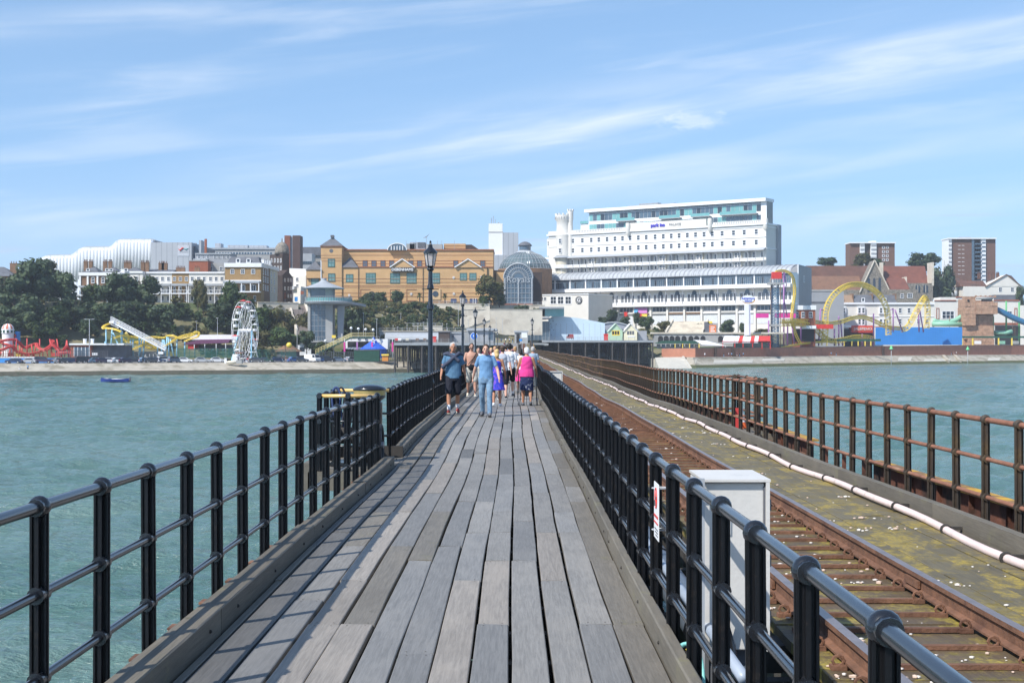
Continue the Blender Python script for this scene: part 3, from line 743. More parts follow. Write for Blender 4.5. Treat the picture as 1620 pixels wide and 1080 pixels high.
def win_mesh(fr, gl, nx=2, nz=2, t=.07, dep=.12, sill=True):    # unit window centred on origin
    mb = MB(); d = dep
    mb.box(-.5, .5, -.02, .02, -.5, .5, 1)
    mb.box(-.5-t/2, -.5+t, -d, 0.02, -.5, .5, 0); mb.box(.5-t, .5+t/2, -d, .02, -.5, .5, 0)
    mb.box(-.5-t/2, .5+t/2, -d, .02, .5-t*.8, .5+t/2, 0); mb.box(-.5-t/2, .5+t/2, -d*1.4 if sill else -d, .02, -.5-t/2, -.5+t*.8, 0)
    for i in range(1, nx): x = -.5+i/nx; mb.box(x-t/3, x+t/3, -d*.7, 0, -.5+t*.8, .5-t*.8, 0)
    for i in range(1, nz): z = -.5+i/nz; mb.box(-.5+t, .5-t, -d*.75, 0, z-t/3, z+t/3, 0)
    return mb.mesh('window', [fr, gl])
w_sash = win_mesh(m_whitep, m_glass, 1, 2, .10)
w_22 = win_mesh(m_whitep, m_glass, 2, 2, .07)
w_32 = win_mesh(m_whitep, m_glass, 3, 2, .06)
w_tall = win_mesh(m_whitep, m_glass, 2, 1, .10)
w_sq = win_mesh(m_whitep, m_glass, 1, 1, .14)
w_teal = win_mesh(mat('dark_teal_frame', (.05, .13, .12), .6), mat('green_tinted_glass', (.13, .25, .235), .15, .35, .4, spec=.8), 3, 3, .05)
w_teal2 = win_mesh(MATS['dark_teal_frame'], MATS['green_tinted_glass'], 2, 2, .06)
w_dk = win_mesh(mat('dark_red_frame', (.15, .05, .03), .7), m_glassb, 2, 1, .08)
w_pent = win_mesh(m_whitep, m_glassb, 1, 1, .05)
def text(s, name, size, ext, m, parent, loc, rot=(pi/2, 0, 0), align='CENTER', label=None, sx=1., bold=0):
    cu = bpy.data.curves.new(name, 'FONT'); cu.body = s; cu.size = size; cu.extrude = ext; cu.align_x = align; cu.align_y = 'CENTER'; cu.resolution_u = 2; cu.offset = bold
    t = bpy.data.objects.new('tmp', cu); COL.objects.link(t)
    bpy.context.view_layer.update()
    me = bpy.data.meshes.new_from_object(t.evaluated_get(bpy.context.evaluated_depsgraph_get())); bpy.data.objects.remove(t)
    me.materials.clear(); me.materials.append(m)
    return link(name, me, parent, loc, rot, (sx, 1, 1))
def arch_poly(w, h, n=10, frac=.5):
    r = w/2; return [(-r, 0), (r, 0)]+[(r*cos(a), h-r+r*sin(a)) for a in np.linspace(0, pi, n)]
def chimney(parent, x, y, z, w=1.2, d=.8, h=2.2, m=None, pots=3):
    c = MB().box(x-w/2, x+w/2, y-d/2, y+d/2, z-1.5, z+h).box(x-w/2-.08, x+w/2+.08, y-d/2-.08, y+d/2+.08, z+h-.25, z+h-.05).build('chimney', m or m_brown, parent)
    mb = MB()
    for k in range(pots): mb.cyl((x-w/2+w*(k+.5)/pots, y, z+h), (x-w/2+w*(k+.5)/pots, y, z+h+.7), .16, .13, 6)
    mb.build('chimney_pot', m_tile, c)
def hip_roof(F, u0, u1, b0, b1, z0, z1, m, inset=None, name='roof'):
    i = inset if inset is not None else min((u1-u0), (b1-b0))/2*.98; c = (b0+b1)/2
    vs = [(u0, b0, z0), (u1, b0, z0), (u1, b1, z0), (u0, b1, z0), (u0+i, c, z1), (u1-i, c, z1)]
    return MB().add(vs, [(0, 1, 5, 4), (1, 2, 5), (2, 3, 4, 5), (3, 0, 4), (3, 2, 1, 0)]).build(name, m, F.root)
def gable_roof(F, u0, u1, b0, b1, z0, z1, m, name='roof'):   # ridge along u
    c = (b0+b1)/2
    return MB().prism_x([(b0, z0), (b1, z0), (c, z1)], u0, u1).build(name, m, F.root)
# ------------------------------------------------------------------ trees
def leaf_mat(name, a, b, c):
    M = bpy.data.materials.new(name); M.use_nodes = True; nt = M.node_tree; n, m, L = NT(nt); bs = nt.nodes['Principled BSDF']; bs.inputs['Roughness'].default_value = .6; bs.inputs['Specular IOR Level'].default_value = .3
    geo = n('ShaderNodeNewGeometry'); oi = n('ShaderNodeObjectInfo'); t = n('ShaderNodeTexNoise'); t.inputs['Scale'].default_value = .45; t.inputs['Detail'].default_value = 4
    L(geo.outputs['Position'], t.inputs['Vector']); rr = n('ShaderNodeMapRange'); L(t.outputs[0], rr.inputs[0]); rr.inputs[1].default_value = .38; rr.inputs[2].default_value = .62
    col = mixc(nt, rr.outputs[0], a, b); col = mixc(nt, m('MULTIPLY', geo.outputs['Random Per Island'], .7), col, c)
    hs = n('ShaderNodeHueSaturation'); L(col, hs.inputs['Color']); L(m('ADD', .8, m('MULTIPLY', oi.outputs['Random'], .4)), hs.inputs['Value']); L(hs.outputs[0], bs.inputs['Base Color'])
    tr = n('ShaderNodeBsdfTranslucent'); L(hs.outputs[0], tr.inputs[0]); mx = n('ShaderNodeMixShader'); mx.inputs[0].default_value = .22
    L(bs.outputs[0], mx.inputs[1]); L(tr.outputs[0], mx.inputs[2]); L(mx.outputs[0], nt.nodes['Material Output'].inputs[0]); return M
lf_dark = leaf_mat('dark_evergreen_leaves', (.034, .064, .038), (.064, .098, .044), (.095, .125, .055))
lf_mid = leaf_mat('mid_green_leaves', (.035, .070, .024), (.06, .098, .03), (.09, .12, .04))
lf_olive = leaf_mat('olive_leaves', (.075, .09, .028), (.12, .12, .04), (.15, .12, .05))
lf_brown = leaf_mat('autumn_tinged_leaves', (.07, .075, .022), (.13, .085, .03), (.10, .12, .04))
m_bark = mat('tree_bark', (.09, .07, .05), .9, .2, 2)
def crown(seed, n=1500, clumps=16, leaf=.085, flat=1.):     # unit crown: radius 1 in x,y ; z 0..2
    r = random.Random(seed); mb = MB(); cs = []
    for i in range(clumps):
        a = r.uniform(0, 2*pi); z = r.uniform(.25, 1.65); rad = sqrt(max(0, 1-(z-1)**2*.9))*r.uniform(.25, .72)
        cs.append((Vector((rad*cos(a), rad*sin(a), z)), r.uniform(.28, .44)))
    cs.append((Vector((0, 0, .9)), .5))
    for c, R in cs:         # shaded cores of the clumps
        q = 5; off = r.uniform(0, 50)
        b = len(mb.v); tmp = MB().ball(c, R*.72, 7, 5)
        vs = [tuple(Vector(v)+(Vector(v)-c)*.5*mnoise.noise(Vector(v)*4+Vector((off, 0, 0)))) for v in tmp.v]
        mb.add(vs, tmp.f)
    per = n//len(cs)
    for c, R in cs:
        for k in range(per):
            d = Vector((r.gauss(0, 1), r.gauss(0, 1), r.gauss(0, 1)+.25)).normalized(); p = c+d*R*r.uniform(.72, 1.12)
            nn = (d+Vector((r.gauss(0, .6), r.gauss(0, .6), r.gauss(0, .6)))).normalized(); t = nn.cross(Vector((r.random(), r.random(), .3))).normalized(); u = nn.cross(t)
            s = leaf*r.uniform(.6, 1.5); mb.add([p+t*s, p+u*s*.7, p-t*s, p-u*s*.7], [(0, 1, 2, 3)])
    return mb
CROWNS = {}
def crown_data(kind, seed, n=1500, clumps=16, leaf=.085):
    key = (kind.name, seed)
    if key not in CROWNS: CROWNS[key] = crown(seed, n, clumps, leaf).mesh('crown', kind, fixn=False)
    return CROWNS[key]
def trunk_mesh():
    mb = MB(); mb.tube([(0, 0, 0), (.03, 0, .25), (0, .03, .6)], [.09, .065, .05], 7)
    for k in range(5):
        a = k*1.3; mb.tube([(0, .02, .45), (.14*cos(a), .14*sin(a), .75), (.35*cos(a), .35*sin(a), 1.0+.08*k)], [.04, .028, .012], 5)
    return mb.mesh('trunk', m_bark, smooth=True)
tk = trunk_mesh()
def ground_hit(px, py, y0=395, y1=760):
    best = None
    for Y in np.arange(y0, y1, 1.5):
        if Z_at(py, Y) <= ground_z(X_at(px, Y), Y): return float(Y)
    return None
def tree(px, pyt, pyb, w, kind, label, Y=None, seed=None, cat='tree', group='trees and shrubs on the far shore', name='tree', trunk=.22, sink=0):
    if Y is None: Y = ground_hit(px, pyb) or 500
    X = X_at(px, Y); H = (pyb-pyt)*Y/FPX; R = w/2*Y/FPX; zb = Z_at(pyb, Y)
    t = empty(name, (X, Y, zb-sink), random.uniform(0, 6), label, cat, group); t.rotation_euler.z = random.uniform(0, 6.28)
    seed = seed if seed is not None else random.randint(0, 4)
    cb = H*trunk
    link('crown', crown_data(kind, seed), t, (0, 0, cb), None, (R, R, (H-cb)/2))
    if trunk > .02: link('trunk', tk, t, (0, 0, -.5), None, (R*.8 if R < H else H*.5, R*.8 if R < H else H*.5, (H*.75+.5)))
    return t
def palm(px, pyt, pyb, w, label, Y=None, group='palms and tufted trees'):
    if Y is None: Y = ground_hit(px, pyb) or 500
    X = X_at(px, Y); H = (pyb-pyt)*Y/FPX; R = w/2*Y/FPX; t = empty('palm', (X, Y, Z_at(pyb, Y)), 0, label, 'palm', group)
    MB().cyl((0, 0, -.3), (0, 0, H-R), .28, .2, 7).build('trunk', m_bark, t)
    mb = MB(); r = random.Random(int(px))
    for k in range(46):
        a = r.uniform(0, 6.28); e = r.uniform(-.7, 1.3); d = Vector((cos(a)*cos(e), sin(a)*cos(e), sin(e))); q = Vector((0, 0, H-R)); tip = q+d*R+Vector((0, 0, -.15*R)); s = Vector((-sin(a), cos(a), 0))*R*.13
        mid = q+d*R*.55+Vector((0, 0, .08*R)); mb.add([q, mid+s, tip, mid-s], [(0, 1, 2, 3)])
    mb.build('crown', lf_olive if r.random() < .4 else lf_mid, t)
T = tree
T(80, 456, 486, 40, lf_dark, 'dark crown filling the gap under the tall evergreens at the left', Y=478, seed=3, trunk=.05)
T(58, 450, 480, 34, lf_dark, 'dark crown behind the gap filling one', Y=482, seed=4, trunk=.05)
# big wooded bank at the left
T(44, 413, 506, 92, lf_dark, 'tallest dark evergreen at the far left of the bank', seed=0)
T(8, 432, 512, 56, lf_dark, 'dark evergreen cut by the left edge of the picture', seed=1)
T(70, 408, 440, 34, lf_dark, 'small crown rising from the top of the tall dark evergreen', Y=485, seed=2)
T(78, 415, 452, 30, lf_olive, 'pale olive tree behind the dark evergreens under the white roof', Y=488, seed=3)
T(103, 428, 500, 66, lf_dark, 'dark round evergreen beside the brown villa', seed=2)
T(30, 462, 532, 80, lf_dark, 'broad dark tree low on the bank above the red coaster', seed=3)
T(78, 478, 535, 66, lf_mid, 'greener bushy tree in the middle of the wooded bank', seed=4)
T(118, 470, 522, 60, lf_dark, 'dark spreading tree right of the greener bushy one', seed=1)
T(64, 505, 548, 52, lf_mid, 'light green shrubby tree behind the red coaster', seed=0)
T(10, 500, 545, 50, lf_dark, 'dark shrub behind the striped helter skelter', seed=2)
T(137, 500, 540, 34, lf_dark, 'small dark pine beside the lamp mast on the bank', seed=4)
T(160, 478, 520, 46, lf_dark, 'dark shrub between the pine and the great oak', seed=3)
T(97, 528, 552, 22, lf_mid, 'small green shrub right behind the end of the red coaster', seed=1)
T(145, 448, 496, 34, lf_mid, 'loose mid green tree in front of the brown villa', seed=2)
T(183, 432, 505, 62, lf_dark, 'left half of the great dark oak in front of the white terrace', seed=0)
T(222, 430, 500, 64, lf_dark, 'great dark round oak in front of the white terrace', seed=4)
T(205, 474, 524, 74, lf_dark, 'dark thicket below the great oak', seed=2, trunk=.05)
T(252, 478, 524, 66, lf_dark, 'dark thicket at the right foot of the great oak', seed=1, trunk=.05)
T(290, 478, 500, 30, lf_mid, 'low green shrub below the terrace lawn', seed=3, trunk=.05)
T(313, 438, 495, 26, lf_olive, 'slim pale gum tree in front of the white terrace', seed=1)
T(322, 445, 500, 20, lf_olive, 'second slim gum tree close beside the first', seed=4)
T(370, 446, 525, 52, lf_mid, 'bushy tree left of the white wheel', seed=0)
T(348, 478, 530, 56, lf_dark, 'dark bush behind the left side of the white wheel', seed=3)
T(385, 470, 540, 46, lf_mid, 'tree directly behind the white wheel', seed=2)
T(418, 482, 545, 56, lf_mid, 'green bush just right of the white wheel', seed=1)
T(448, 486, 545, 60, lf_brown, 'autumn tinged bush in the middle of the overgrown bank', seed=3, trunk=.05)
T(478, 488, 548, 46, lf_olive, 'olive bush beside the long flight of steps', seed=4, trunk=.05)
T(408, 522, 566, 54, lf_olive, 'dark olive tree at the foot of the white wheel', Y=430, seed=2)
T(448, 518, 566, 62, lf_mid, 'broad tree behind the parked cars near the wheel', Y=432, seed=0)
T(485, 520, 560, 30, lf_dark, 'small dark tree left of the white kiosk', Y=430, seed=1)
T(505, 540, 562, 20, lf_mid, 'small green tree in front of the lift tower base', Y=425, seed=3)
T(558, 488, 538, 44, lf_dark, 'dark tree in the shade right of the lift tower', seed=0, trunk=.05)
T(538, 520, 540, 30, lf_dark, 'dark shrub behind the leaning leg of the lift tower', seed=2, trunk=.05)
for i, (px, a, b, w, k, lb) in enumerate([(580, 463, 492, 24, lf_dark, 'leftmost small round tree in front of the orange brick store'), (602, 460, 490, 28, lf_dark, 'small dark tree in front of the orange store, second from the left'),
    (628, 459, 487, 26, lf_dark, 'bushy dark tree on the upper terrace left of the first lamp post'), (600, 490, 522, 52, lf_olive, 'clipped yellow green hedge below the upper terrace wall'),
    (640, 492, 520, 46, lf_mid, 'green hedge at the right end of the lower terrace'), (572, 486, 508, 26, lf_olive, 'low yellow green shrub beside the terrace steps'), (690, 486, 522, 30, lf_dark, 'dark tree on the terrace just right of the first lamp post'),
    (708, 492, 520, 22, lf_mid, 'smaller green tree between the first two lamp posts'), (722, 478, 518, 28, lf_dark, 'dark tree behind the second lamp post'), (754, 505, 524, 30, lf_olive, 'yellow green shrub behind the blue round sign'),
    (775, 435, 486, 50, lf_brown, 'large brown green tree at the right end of the orange store'), (768, 466, 486, 28, lf_mid, 'green bush under the large brown green tree'), (790, 462, 484, 24, lf_dark, 'dark bush under the large tree beside the glass arch'),
    (824, 482, 515, 30, lf_dark, 'dark tree left of the white casino block'), (814, 496, 522, 28, lf_mid, 'green tree behind the glass entrance hall'), (848, 487, 512, 14, lf_dark, 'narrow dark tree against the white casino block'),
    (955, 500, 516, 20, lf_dark, 'low dark shrub behind the arched grey roof'), (968, 489, 515, 22, lf_dark, 'pointed dark tree behind the arched grey roof'), (988, 500, 516, 20, lf_dark, 'round dark shrub behind the green hut'), (1007, 491, 518, 13, lf_dark, 'slim dark conifer in front of the pink banners'),
    (1022, 500, 524, 26, lf_mid, 'green shrub right of the slim conifer'), (1050, 506, 526, 24, lf_olive, 'yellow green shrub at the left of the garden steps'), (1108, 511, 527, 15, lf_dark, 'dark shrub left of the orange sign tower'),
    (1150, 505, 528, 26, lf_dark, 'dark tree right of the orange sign tower'), (1176, 508, 528, 14, lf_dark, 'dark shrub left of the white sign pylon'), (1206, 520, 529, 26, lf_olive, 'low shrub between the pylon and the drop tower')]):
    T(px, a, b, w, k, lb, Y=(520 if px < 860 else 560) - (18 if 'lower' in lb or 'below' in lb else 0), seed=i % 5, trunk=.05 if b-a < 26 else .2)
palm(664, 461, 487, 13, 'small palm against the orange store, left of the round window', 524); palm(704, 462, 487, 13, 'small palm against the orange store, right of the round window', 524)
for px, a, b, w, lb in ((295, 512, 545, 26, 'spiky palm left of the pair above the purple roof'), (310, 506, 543, 24, 'taller spiky palm above the purple roof'), (275, 510, 530, 24, 'low palm above the middle of the yellow coaster'), (250, 515, 533, 24, 'low palm above the white coaster ramp'),
        (228, 505, 530, 26, 'shaggy palm below the dark thicket')): palm(px, a, b, w, lb, 448)
T(1307, 405, 425, 40, lf_dark, 'round dark tree showing above the church roof', Y=800, seed=1, trunk=.02)
T(1362, 400, 425, 44, lf_brown, 'brown green tree in front of the nearer tower block', Y=800, seed=2, trunk=.02)
T(1386, 408, 425, 26, lf_mid, 'lower tree right of the brown one behind the church', Y=800, seed=3)
T(1462, 400, 440, 52, lf_dark, 'high dark tree behind the right end of the church', Y=790, seed=0)
T(1490, 412, 500, 42, lf_dark, 'tall dark tree between the church and the chimneys', Y=770, seed=4)
T(1612, 452, 500, 20, lf_dark, 'dark tree at the right edge beside the gabled house', Y=760, seed=3)
def shrub_mass():       # ground cover between the named trees
    r = random.Random(11); cr = crown(9, 260, 6, .16); groups = {0: MB(), 1: MB()}
    spots = []
    for _ in range(330):
        px = r.uniform(-20, 560); X = None; Y = r.uniform(440, 520); X = X_at(px, Y); d = Y-Ys(X)
        if not (58 < d < 112): continue
        if 125 < px < 160 and d < 80: continue
        if 470 < px < 490: continue
        spots.append((X, Y, r.uniform(1.2, 3.0)))
    for _ in range(620):
        px = r.uniform(545, 735); Y = r.uniform(476, 516); X = X_at(px, Y); spots.append((X, Y, r.uniform(.9, 2.0)))
    for _ in range(90):
        px = r.uniform(840, 1040); Y = r.uniform(560, 600); X = X_at(px, Y); spots.append((X, Y, r.uniform(.9, 2.0)))
    for _ in range(60):
        px = r.uniform(940, 1230); Y = r.uniform(560, 600); X = X_at(px, Y); spots.append((X, Y, r.uniform(.8, 1.6)))
    for X, Y, s in spots:
        g = groups[r.randint(0, 1)]; z = ground_z(X, Y)-.3; a = r.uniform(0, 6.28); ca, sa = cos(a), sin(a)
        g.add([(X+s*(v[0]*ca-v[1]*sa), Y+s*(v[0]*sa+v[1]*ca), z+s*.7*v[2]) for v in cr.v], cr.f)
    tag(groups[0].build('shrubs', lf_olive), kind='stuff'); tag(groups[1].build('shrubs', lf_mid), kind='stuff')
shrub_mass()
# ================================================================== buildings, left to right
# far-left house
F = Fac('house', 'yellow brick house with slate roof behind the trees at the far left', 'house', -40, 500, 20, 500, 16)
F.box('wall', -40, 20, 437, 500, 0, 10, m_yelbr); hip_roof(F, -1, F.u(20)+1, -1, 11, F.z(0, 437), F.z(0, 421), m_slate)
for px in (-10, 2, 14): F.win(w_sash, px, 446, 4, 8)
chimney(F.root, F.u(14), 5, F.z(0, 425), 2.5, 1)
# brown villa with white pilasters
F = Fac('villa', 'brown villa with white pilasters and a row of chimneys behind the oak', 'house', 126, 492, 190, 492, 15.5)
F.box('wall', 126, 190, 436, 482, 0, 12, m_brown); F.box('cornice', 125, 191, 431, 436, .5, 12.4, m_whitep)
for px in (127, 139, 154.5, 169.5, 187): F.box('pilaster', px-1.3, px+1.3, 436, 482, .35, 0, m_whitep)
for px in (147, 163, 178): F.win(w_22, px, 443, 5, 9)
for px in (133, 147, 163, 178): F.win(w_22, px, 461, 4.5, 8)
F.box('veranda_roof', 127, 189, 452, 455, 2, 0, m_lead); F.box('balcony', 127, 189, 466, 468.5, 2, 0, m_whitep)
hip_roof(F, F.u(128), F.u(156), 0, 11, F.z(140, 431), F.z(140, 420), m_slate); hip_roof(F, F.u(158), F.u(188), 0, 11, F.z(140, 431), F.z(140, 421), m_slate)
for px in (140, 170, 177): F.win(w_sq, px, 427, 5, 4, .6)
for px in (129, 137, 160, 168): chimney(F.root, F.u(px), 5, F.z(px, 425), 1.3, 1, 2.8)
# mid villas behind the oak
F = Fac('villa', 'white and slate villa half hidden behind the great oak', 'house', 190, 496, 226, 496, 15.5)
F.box('wall', 190, 226, 432, 482, 0, 12, m_white); F.box('cornice', 189.5, 226, 429, 432, .4, 12.2, m_whitep)
hip_roof(F, F.u(190), F.u(225), 0, 12, F.z(200, 430), F.z(200, 421), m_slate)
for px in (196, 206, 216): F.win(w_22, px, 441, 4.5, 8)
F.win(w_sq, 200, 427, 6, 4, .6)
for px in (192, 198, 219, 226): chimney(F.root, F.u(px), 6, F.z(px, 425), 1.3, 1, 2.6)
# white terrace: separate houses
def terrace_house(px0, px1, wall, label, wins, roofh, ver, Y=500, pyt=430, base=478):
    F = Fac('terraced_house', label, 'house', px0, Y, px1, Y, 15.5, 'terraced houses along the cliff top')
    F.box('wall', px0, px1, pyt+2, base+6, 0, 12, wall); F.box('cornice', px0, px1, pyt, pyt+2.4, .45, 12.3, m_whitep)
    for px in wins: F.win(w_22, px, 441, 4.6, 6.5)
    F.box('canopy', px0+.6, px1-.6, 449, 452.5, 2.4, 0, m_lead)
    F.box('balcony_floor', px0+.3, px1-.3, 464, 465.5, 2.4, 0, m_whitep)
    mb = MB(); u0, u1 = F.u(px0+.5), F.u(px1-.5); n = max(2, int((u1-u0)/1.1)); zz = F.z(px0, 464)
    for k in range(n+1): x = u0+(u1-u0)*k/n; mb.box(x-.05, x+.05, -2.3, -2.2, zz, zz+1.1)
    mb.box(u0, u1, -2.32, -2.2, zz+1.05, zz+1.15); mb.build('balustrade', m_whitep, F.root)
    for k in range(3): x = u0+.2+(u1-u0-.4)*k/2; F.ub('post', x-.1, x+.1, 2.3, -2.1, F.z(px0, base+4), F.z(px0, 451), m_whitep)
    for k, px in enumerate(wins): F.win(w_tall, px, 458.5, 3.6, 10); F.win(w_tall if k else w_sq, px, 472, 4.5, 9)
    return F
F = terrace_house(226, 243, m_white, 'white terraced house just right of the great oak', (231, 238.5), 1, 1)
gable_roof(F, 0, F.L, 1, 12, F.z(230, 430), F.z(230, 424), m_slate)
F = terrace_house(243, 272, m_white, 'white terraced house with a blue green veranda roof', (248, 257, 266.5), 1, 1); gable_roof(F, 0, F.L, 1, 12, F.z(230, 430), F.z(230, 425), m_slate)
chimney(F.root, F.u(249), 6, F.z(240, 428), 2, 1, 3); chimney(F.root, F.u(254), 6, F.z(240, 428), 2, 1, 3)
F = terrace_house(272, 299, m_yelbr, 'only brown brick house in the white terrace', (276, 285.5, 295), 1, 1); chimney(F.root, F.u(276), 6, F.z(280, 432), 1.6, 1, 2.2); chimney(F.root, F.u(283), 6, F.z(280, 432), 1.6, 1, 2.2)
F = terrace_house(299, 328, m_white, 'white terraced house behind the slim gum tree', (304, 314, 323), 1, 1); chimney(F.root, F.u(306), 6, F.z(300, 432), 1.8, 1, 2.2)
F = terrace_house(328, 355.5, m_white, 'white terraced house next to the tall corner hotel block', (333, 342, 351), 1, 1)
F.box('wall', 300, 332, 423, 431, 8, -9, m_redbr) if False else None
F = Fac('brick_block', 'plain red brick block behind the white terrace', 'building', 299, 530, 329, 530, 16); F.box('wall', 299, 329, 412.5, 470, 0, 10, m_redbr); F.box('coping', 299, 329, 411.5, 413, .2, 10.2, m_conc)
F = Fac('brick_block', 'grey rendered block behind the white terrace beside the red brick one', 'building', 329, 535, 356, 535, 16); F.box('wall', 329, 356, 416, 470, 0, 10, m_conc); F.win(w_22, 334, 425, 5, 6); F.win(w_22, 350, 425, 5, 6)
# corner block: buff front, dark side
F = Fac('corner_hotel', 'yellow brick corner block with white parapet and slate mansard at the end of the terrace', 'building', 356, 490, 413, 490, 15.5)
F.box('wall', 356, 412.7, 422, 482, 0, 6, m_yelbr, ref=384); F.box('parapet', 355, 414, 416, 422.5, .5, 13.4, m_whitep, ref=384)
z0, z1 = F.z(384, 416), F.z(384, 405.5)
MB().add([(F.u(358), .5, z0), (F.u(411), .5, z0), (F.u(411), 12.5, z0), (F.u(358), 12.5, z0), (F.u(363), 3, z1), (F.u(406), 3, z1), (F.u(406), 10, z1), (F.u(363), 10, z1)], [(0, 1, 5, 4), (1, 2, 6, 5), (2, 3, 7, 6), (3, 0, 4, 7), (4, 5, 6, 7)]).build('roof', m_slate, F.root)
for px in (376, 392.5): F.win(w_sq, px, 412, 6, 6.5, -.8)
for px in (367.5, 384, 400.5): F.win(w_22, px, 429.5, 6, 7)
F.box('string_course', 356, 413, 443, 445, .2, 0, m_whitep, ref=384)
for px in (367, 384, 401): F.win(w_tall, px, 455.5, 7.5, 10)
F.box('veranda_roof', 356, 413, 445, 448.5, 3.5, 0, m_lead, ref=384); F.box('balcony', 356, 413, 461, 463, 3.5, 0, m_whitep, ref=384)
for px in (357, 371, 385, 399, 412): F.box('column', px-.7, px+.7, 448, 462, 3.4, -3.1, m_whitep)
for px in (364, 376, 389, 403): F.win(w_tall, px, 472, 4, 9)
G = Fac('side_wing', 'dark brick side wing of the corner block facing the high street', 'building', 413.6, 491.5, 440, 524, 15.5)
G.box('wall', 413.6, 427, 421, 482, 0, 8, m_brown, ref=414, zb=-1); G.box('wall', 427, 440, 421, 482, -.2, 9, m_cream, ref=414, zb=-1, label='cream rendered far half of the wing')
G.box('parapet', 413.6, 440, 416, 421.5, .4, 8.4, m_whitep, ref=414)
for py in (429, 441, 454): 
    for px in (416.5, 420, 423.5, 430, 435): G.put(w_sash, 'window', G.u(px), G.z(414, py), 1.5, 1.9, 0 if px < 427 else -.2)
for k in range(4): G.put(w_sq, 'dormer', G.u(416+k*3.2), G.z(414, 413), 1.7, 1.6, -.3, d=8)
hip_roof(G, .5, G.L, .5, 8, G.z(414, 417), G.z(414, 409), m_slate, 3)
# victorian block with a small dome, street, white building
F = Fac('victorian_block', 'dark Victorian brick block with a small corner dome above the high street', 'building', 427, 585, 447, 575, 17)
F.box('wall', 427, 447, 402, 482, 0, 3, m_dkbr, ref=437); MB().lathe([(3, 0), (3, 1), (2.6, 3), (1.6, 4.4), (.3, 5), (.2, 6.5), (.0001, 6.6)], 12, (F.u(439), 2, F.z(437, 402))).build('dome', m_ragst, F.root, smooth=True)
MB().cyl((F.u(438), 3, F.z(437, 398)), (F.u(438), 3, F.z(437, 376)), .12).build('flagpole', m_whitep, F.root)
for py in (412, 424, 437, 450, 462):
    for px in (430, 435, 440, 444.5): F.win(w_sash, px, py, 2.6, 6)
F = Fac('gabled_shop', 'dark brick gabled shop beside the high street', 'shop', 447, 560, 462, 570, 17); F.box('wall', 447, 462, 436, 482, 0, 4, m_dkbr, ref=454)
F.root.rotation_euler.z += 0; MB().prism([(0, F.z(454, 436)), (F.L, F.z(454, 436)), (F.L/2, F.z(454, 427))], 0, 10).build('gable', m_dkbr, F.root)
for py in (443, 456, 468):
    for px in (450.5, 456, 460): F.win(w_sash, px, py, 2.4, 5)
F = Fac('white_shop', 'white rendered building with a stepped white gable beside the high street', 'shop', 462, 600, 484, 592, 18); F.box('wall', 464, 484, 436, 482, 0, 14, m_white, ref=474)
MB().prism([(F.u(447), F.z(474, 436)), (F.u(484), F.z(474, 436)), (F.u(484), F.z(474, 433)), (F.u(450), F.z(474, 422)), (F.u(447), F.z(474, 422))], 2, 14).build('gable', m_white, F.root)
F.win(w_22, 470.5, 442, 5, 6); F.win(w_22, 470.5, 452, 5, 5)
F.box('awning', 463, 470, 453, 458, 1.4, 0, m_pole)
# shops signs & street clutter
for (px, py, w, h, m_, lb) in ((451, 468, 3, 10, m_redbr, 'dark red banner at the top of the high street'), (468.5, 473, 5, 7, m_blue, 'blue square banner at the top of the steps'), (478, 463, 5, 5, m_redbr, 'round red brown sign left of the lift tower')):
    s = empty('banner', (X_at(px, 505), 505, Z_at(482, 505)), 0, lb, 'banner'); hh = (482-py)*505/FPX
    MB().cyl((0, 0, 0), (0, 0, hh), .08, n=6).build('pole', m_grey, s); MB().box(-w/2*505/FPX, w/2*505/FPX, -.1, -.02, hh-h/2*505/FPX, hh+h/2*505/FPX).build('panel', m_, s)
# college / shopping centre with white wave roof
F = Fac('wave_roof_hall', 'large hall with a stepped white translucent wave roof on the skyline', 'building', 60, 640, 239, 640, 20)
prof = [(60, 411), (66, 407), (72, 404.5), (112, 403.5), (117, 400), (126, 393), (131, 391.5), (172, 391), (177, 388), (184, 380.5), (190, 379), (239, 379)]
poly = [(F.u(239), F.z(150, 500)), (F.u(60), F.z(150, 500))]+[(F.u(a), F.z(150, b)) for a, b in prof]
MB().prism(poly, 0, 40).build('wall', m_fabric, F.root)
pr2 = [(60, 409.5), (66, 405), (72, 402.4), (112, 401.4), (117, 397.5), (126, 390.5), (131, 389), (172, 388.6), (177, 385.5), (184, 378.3), (190, 377), (237, 376.8), (242, 378.8)]
mb = MB(); pts = [(F.u(a), F.z(150, b)) for a, b in pr2]
for (a, b) in zip(pts[:-1], pts[1:]): mb.add([(a[0], 3, a[1]), (b[0], 3, b[1]), (b[0], 40, b[1]), (a[0], 40, a[1]), (a[0], 3, a[1]-.5), (b[0], 3, b[1]-.5), (b[0], 40, b[1]-.5), (a[0], 40, a[1]-.5)], [(0, 1, 2, 3), (4, 7, 6, 5), (0, 4, 5, 1), (2, 6, 7, 3), (0, 3, 7, 4), (1, 5, 6, 2)])
mb.build('roof', m_lead, F.root)
for k in range(33):   # translucent ribs of the roof skin following its outline
    c = 65+k*5.3; tp = float(np.interp(c, [p[0] for p in prof], [p[1] for p in prof]))+1.2; x = F.u(c); w_ = F.u(c+5.0)-x
    MB().tube([(x+w_/2, w_*.97, F.z(150, tp)), (x+w_/2, w_*.80, F.z(150, tp+4)), (x+w_/2, w_*.80, F.z(150, tp+45))], w_*.95, 20).build('roof_cushion', mat('white_cushion', (.76, .78, .81), .6), F.root, smooth=True)
F = Fac('panel_block', 'light grey panelled block with a small red and blue logo on the skyline', 'building', 239, 632, 303, 632, 20)
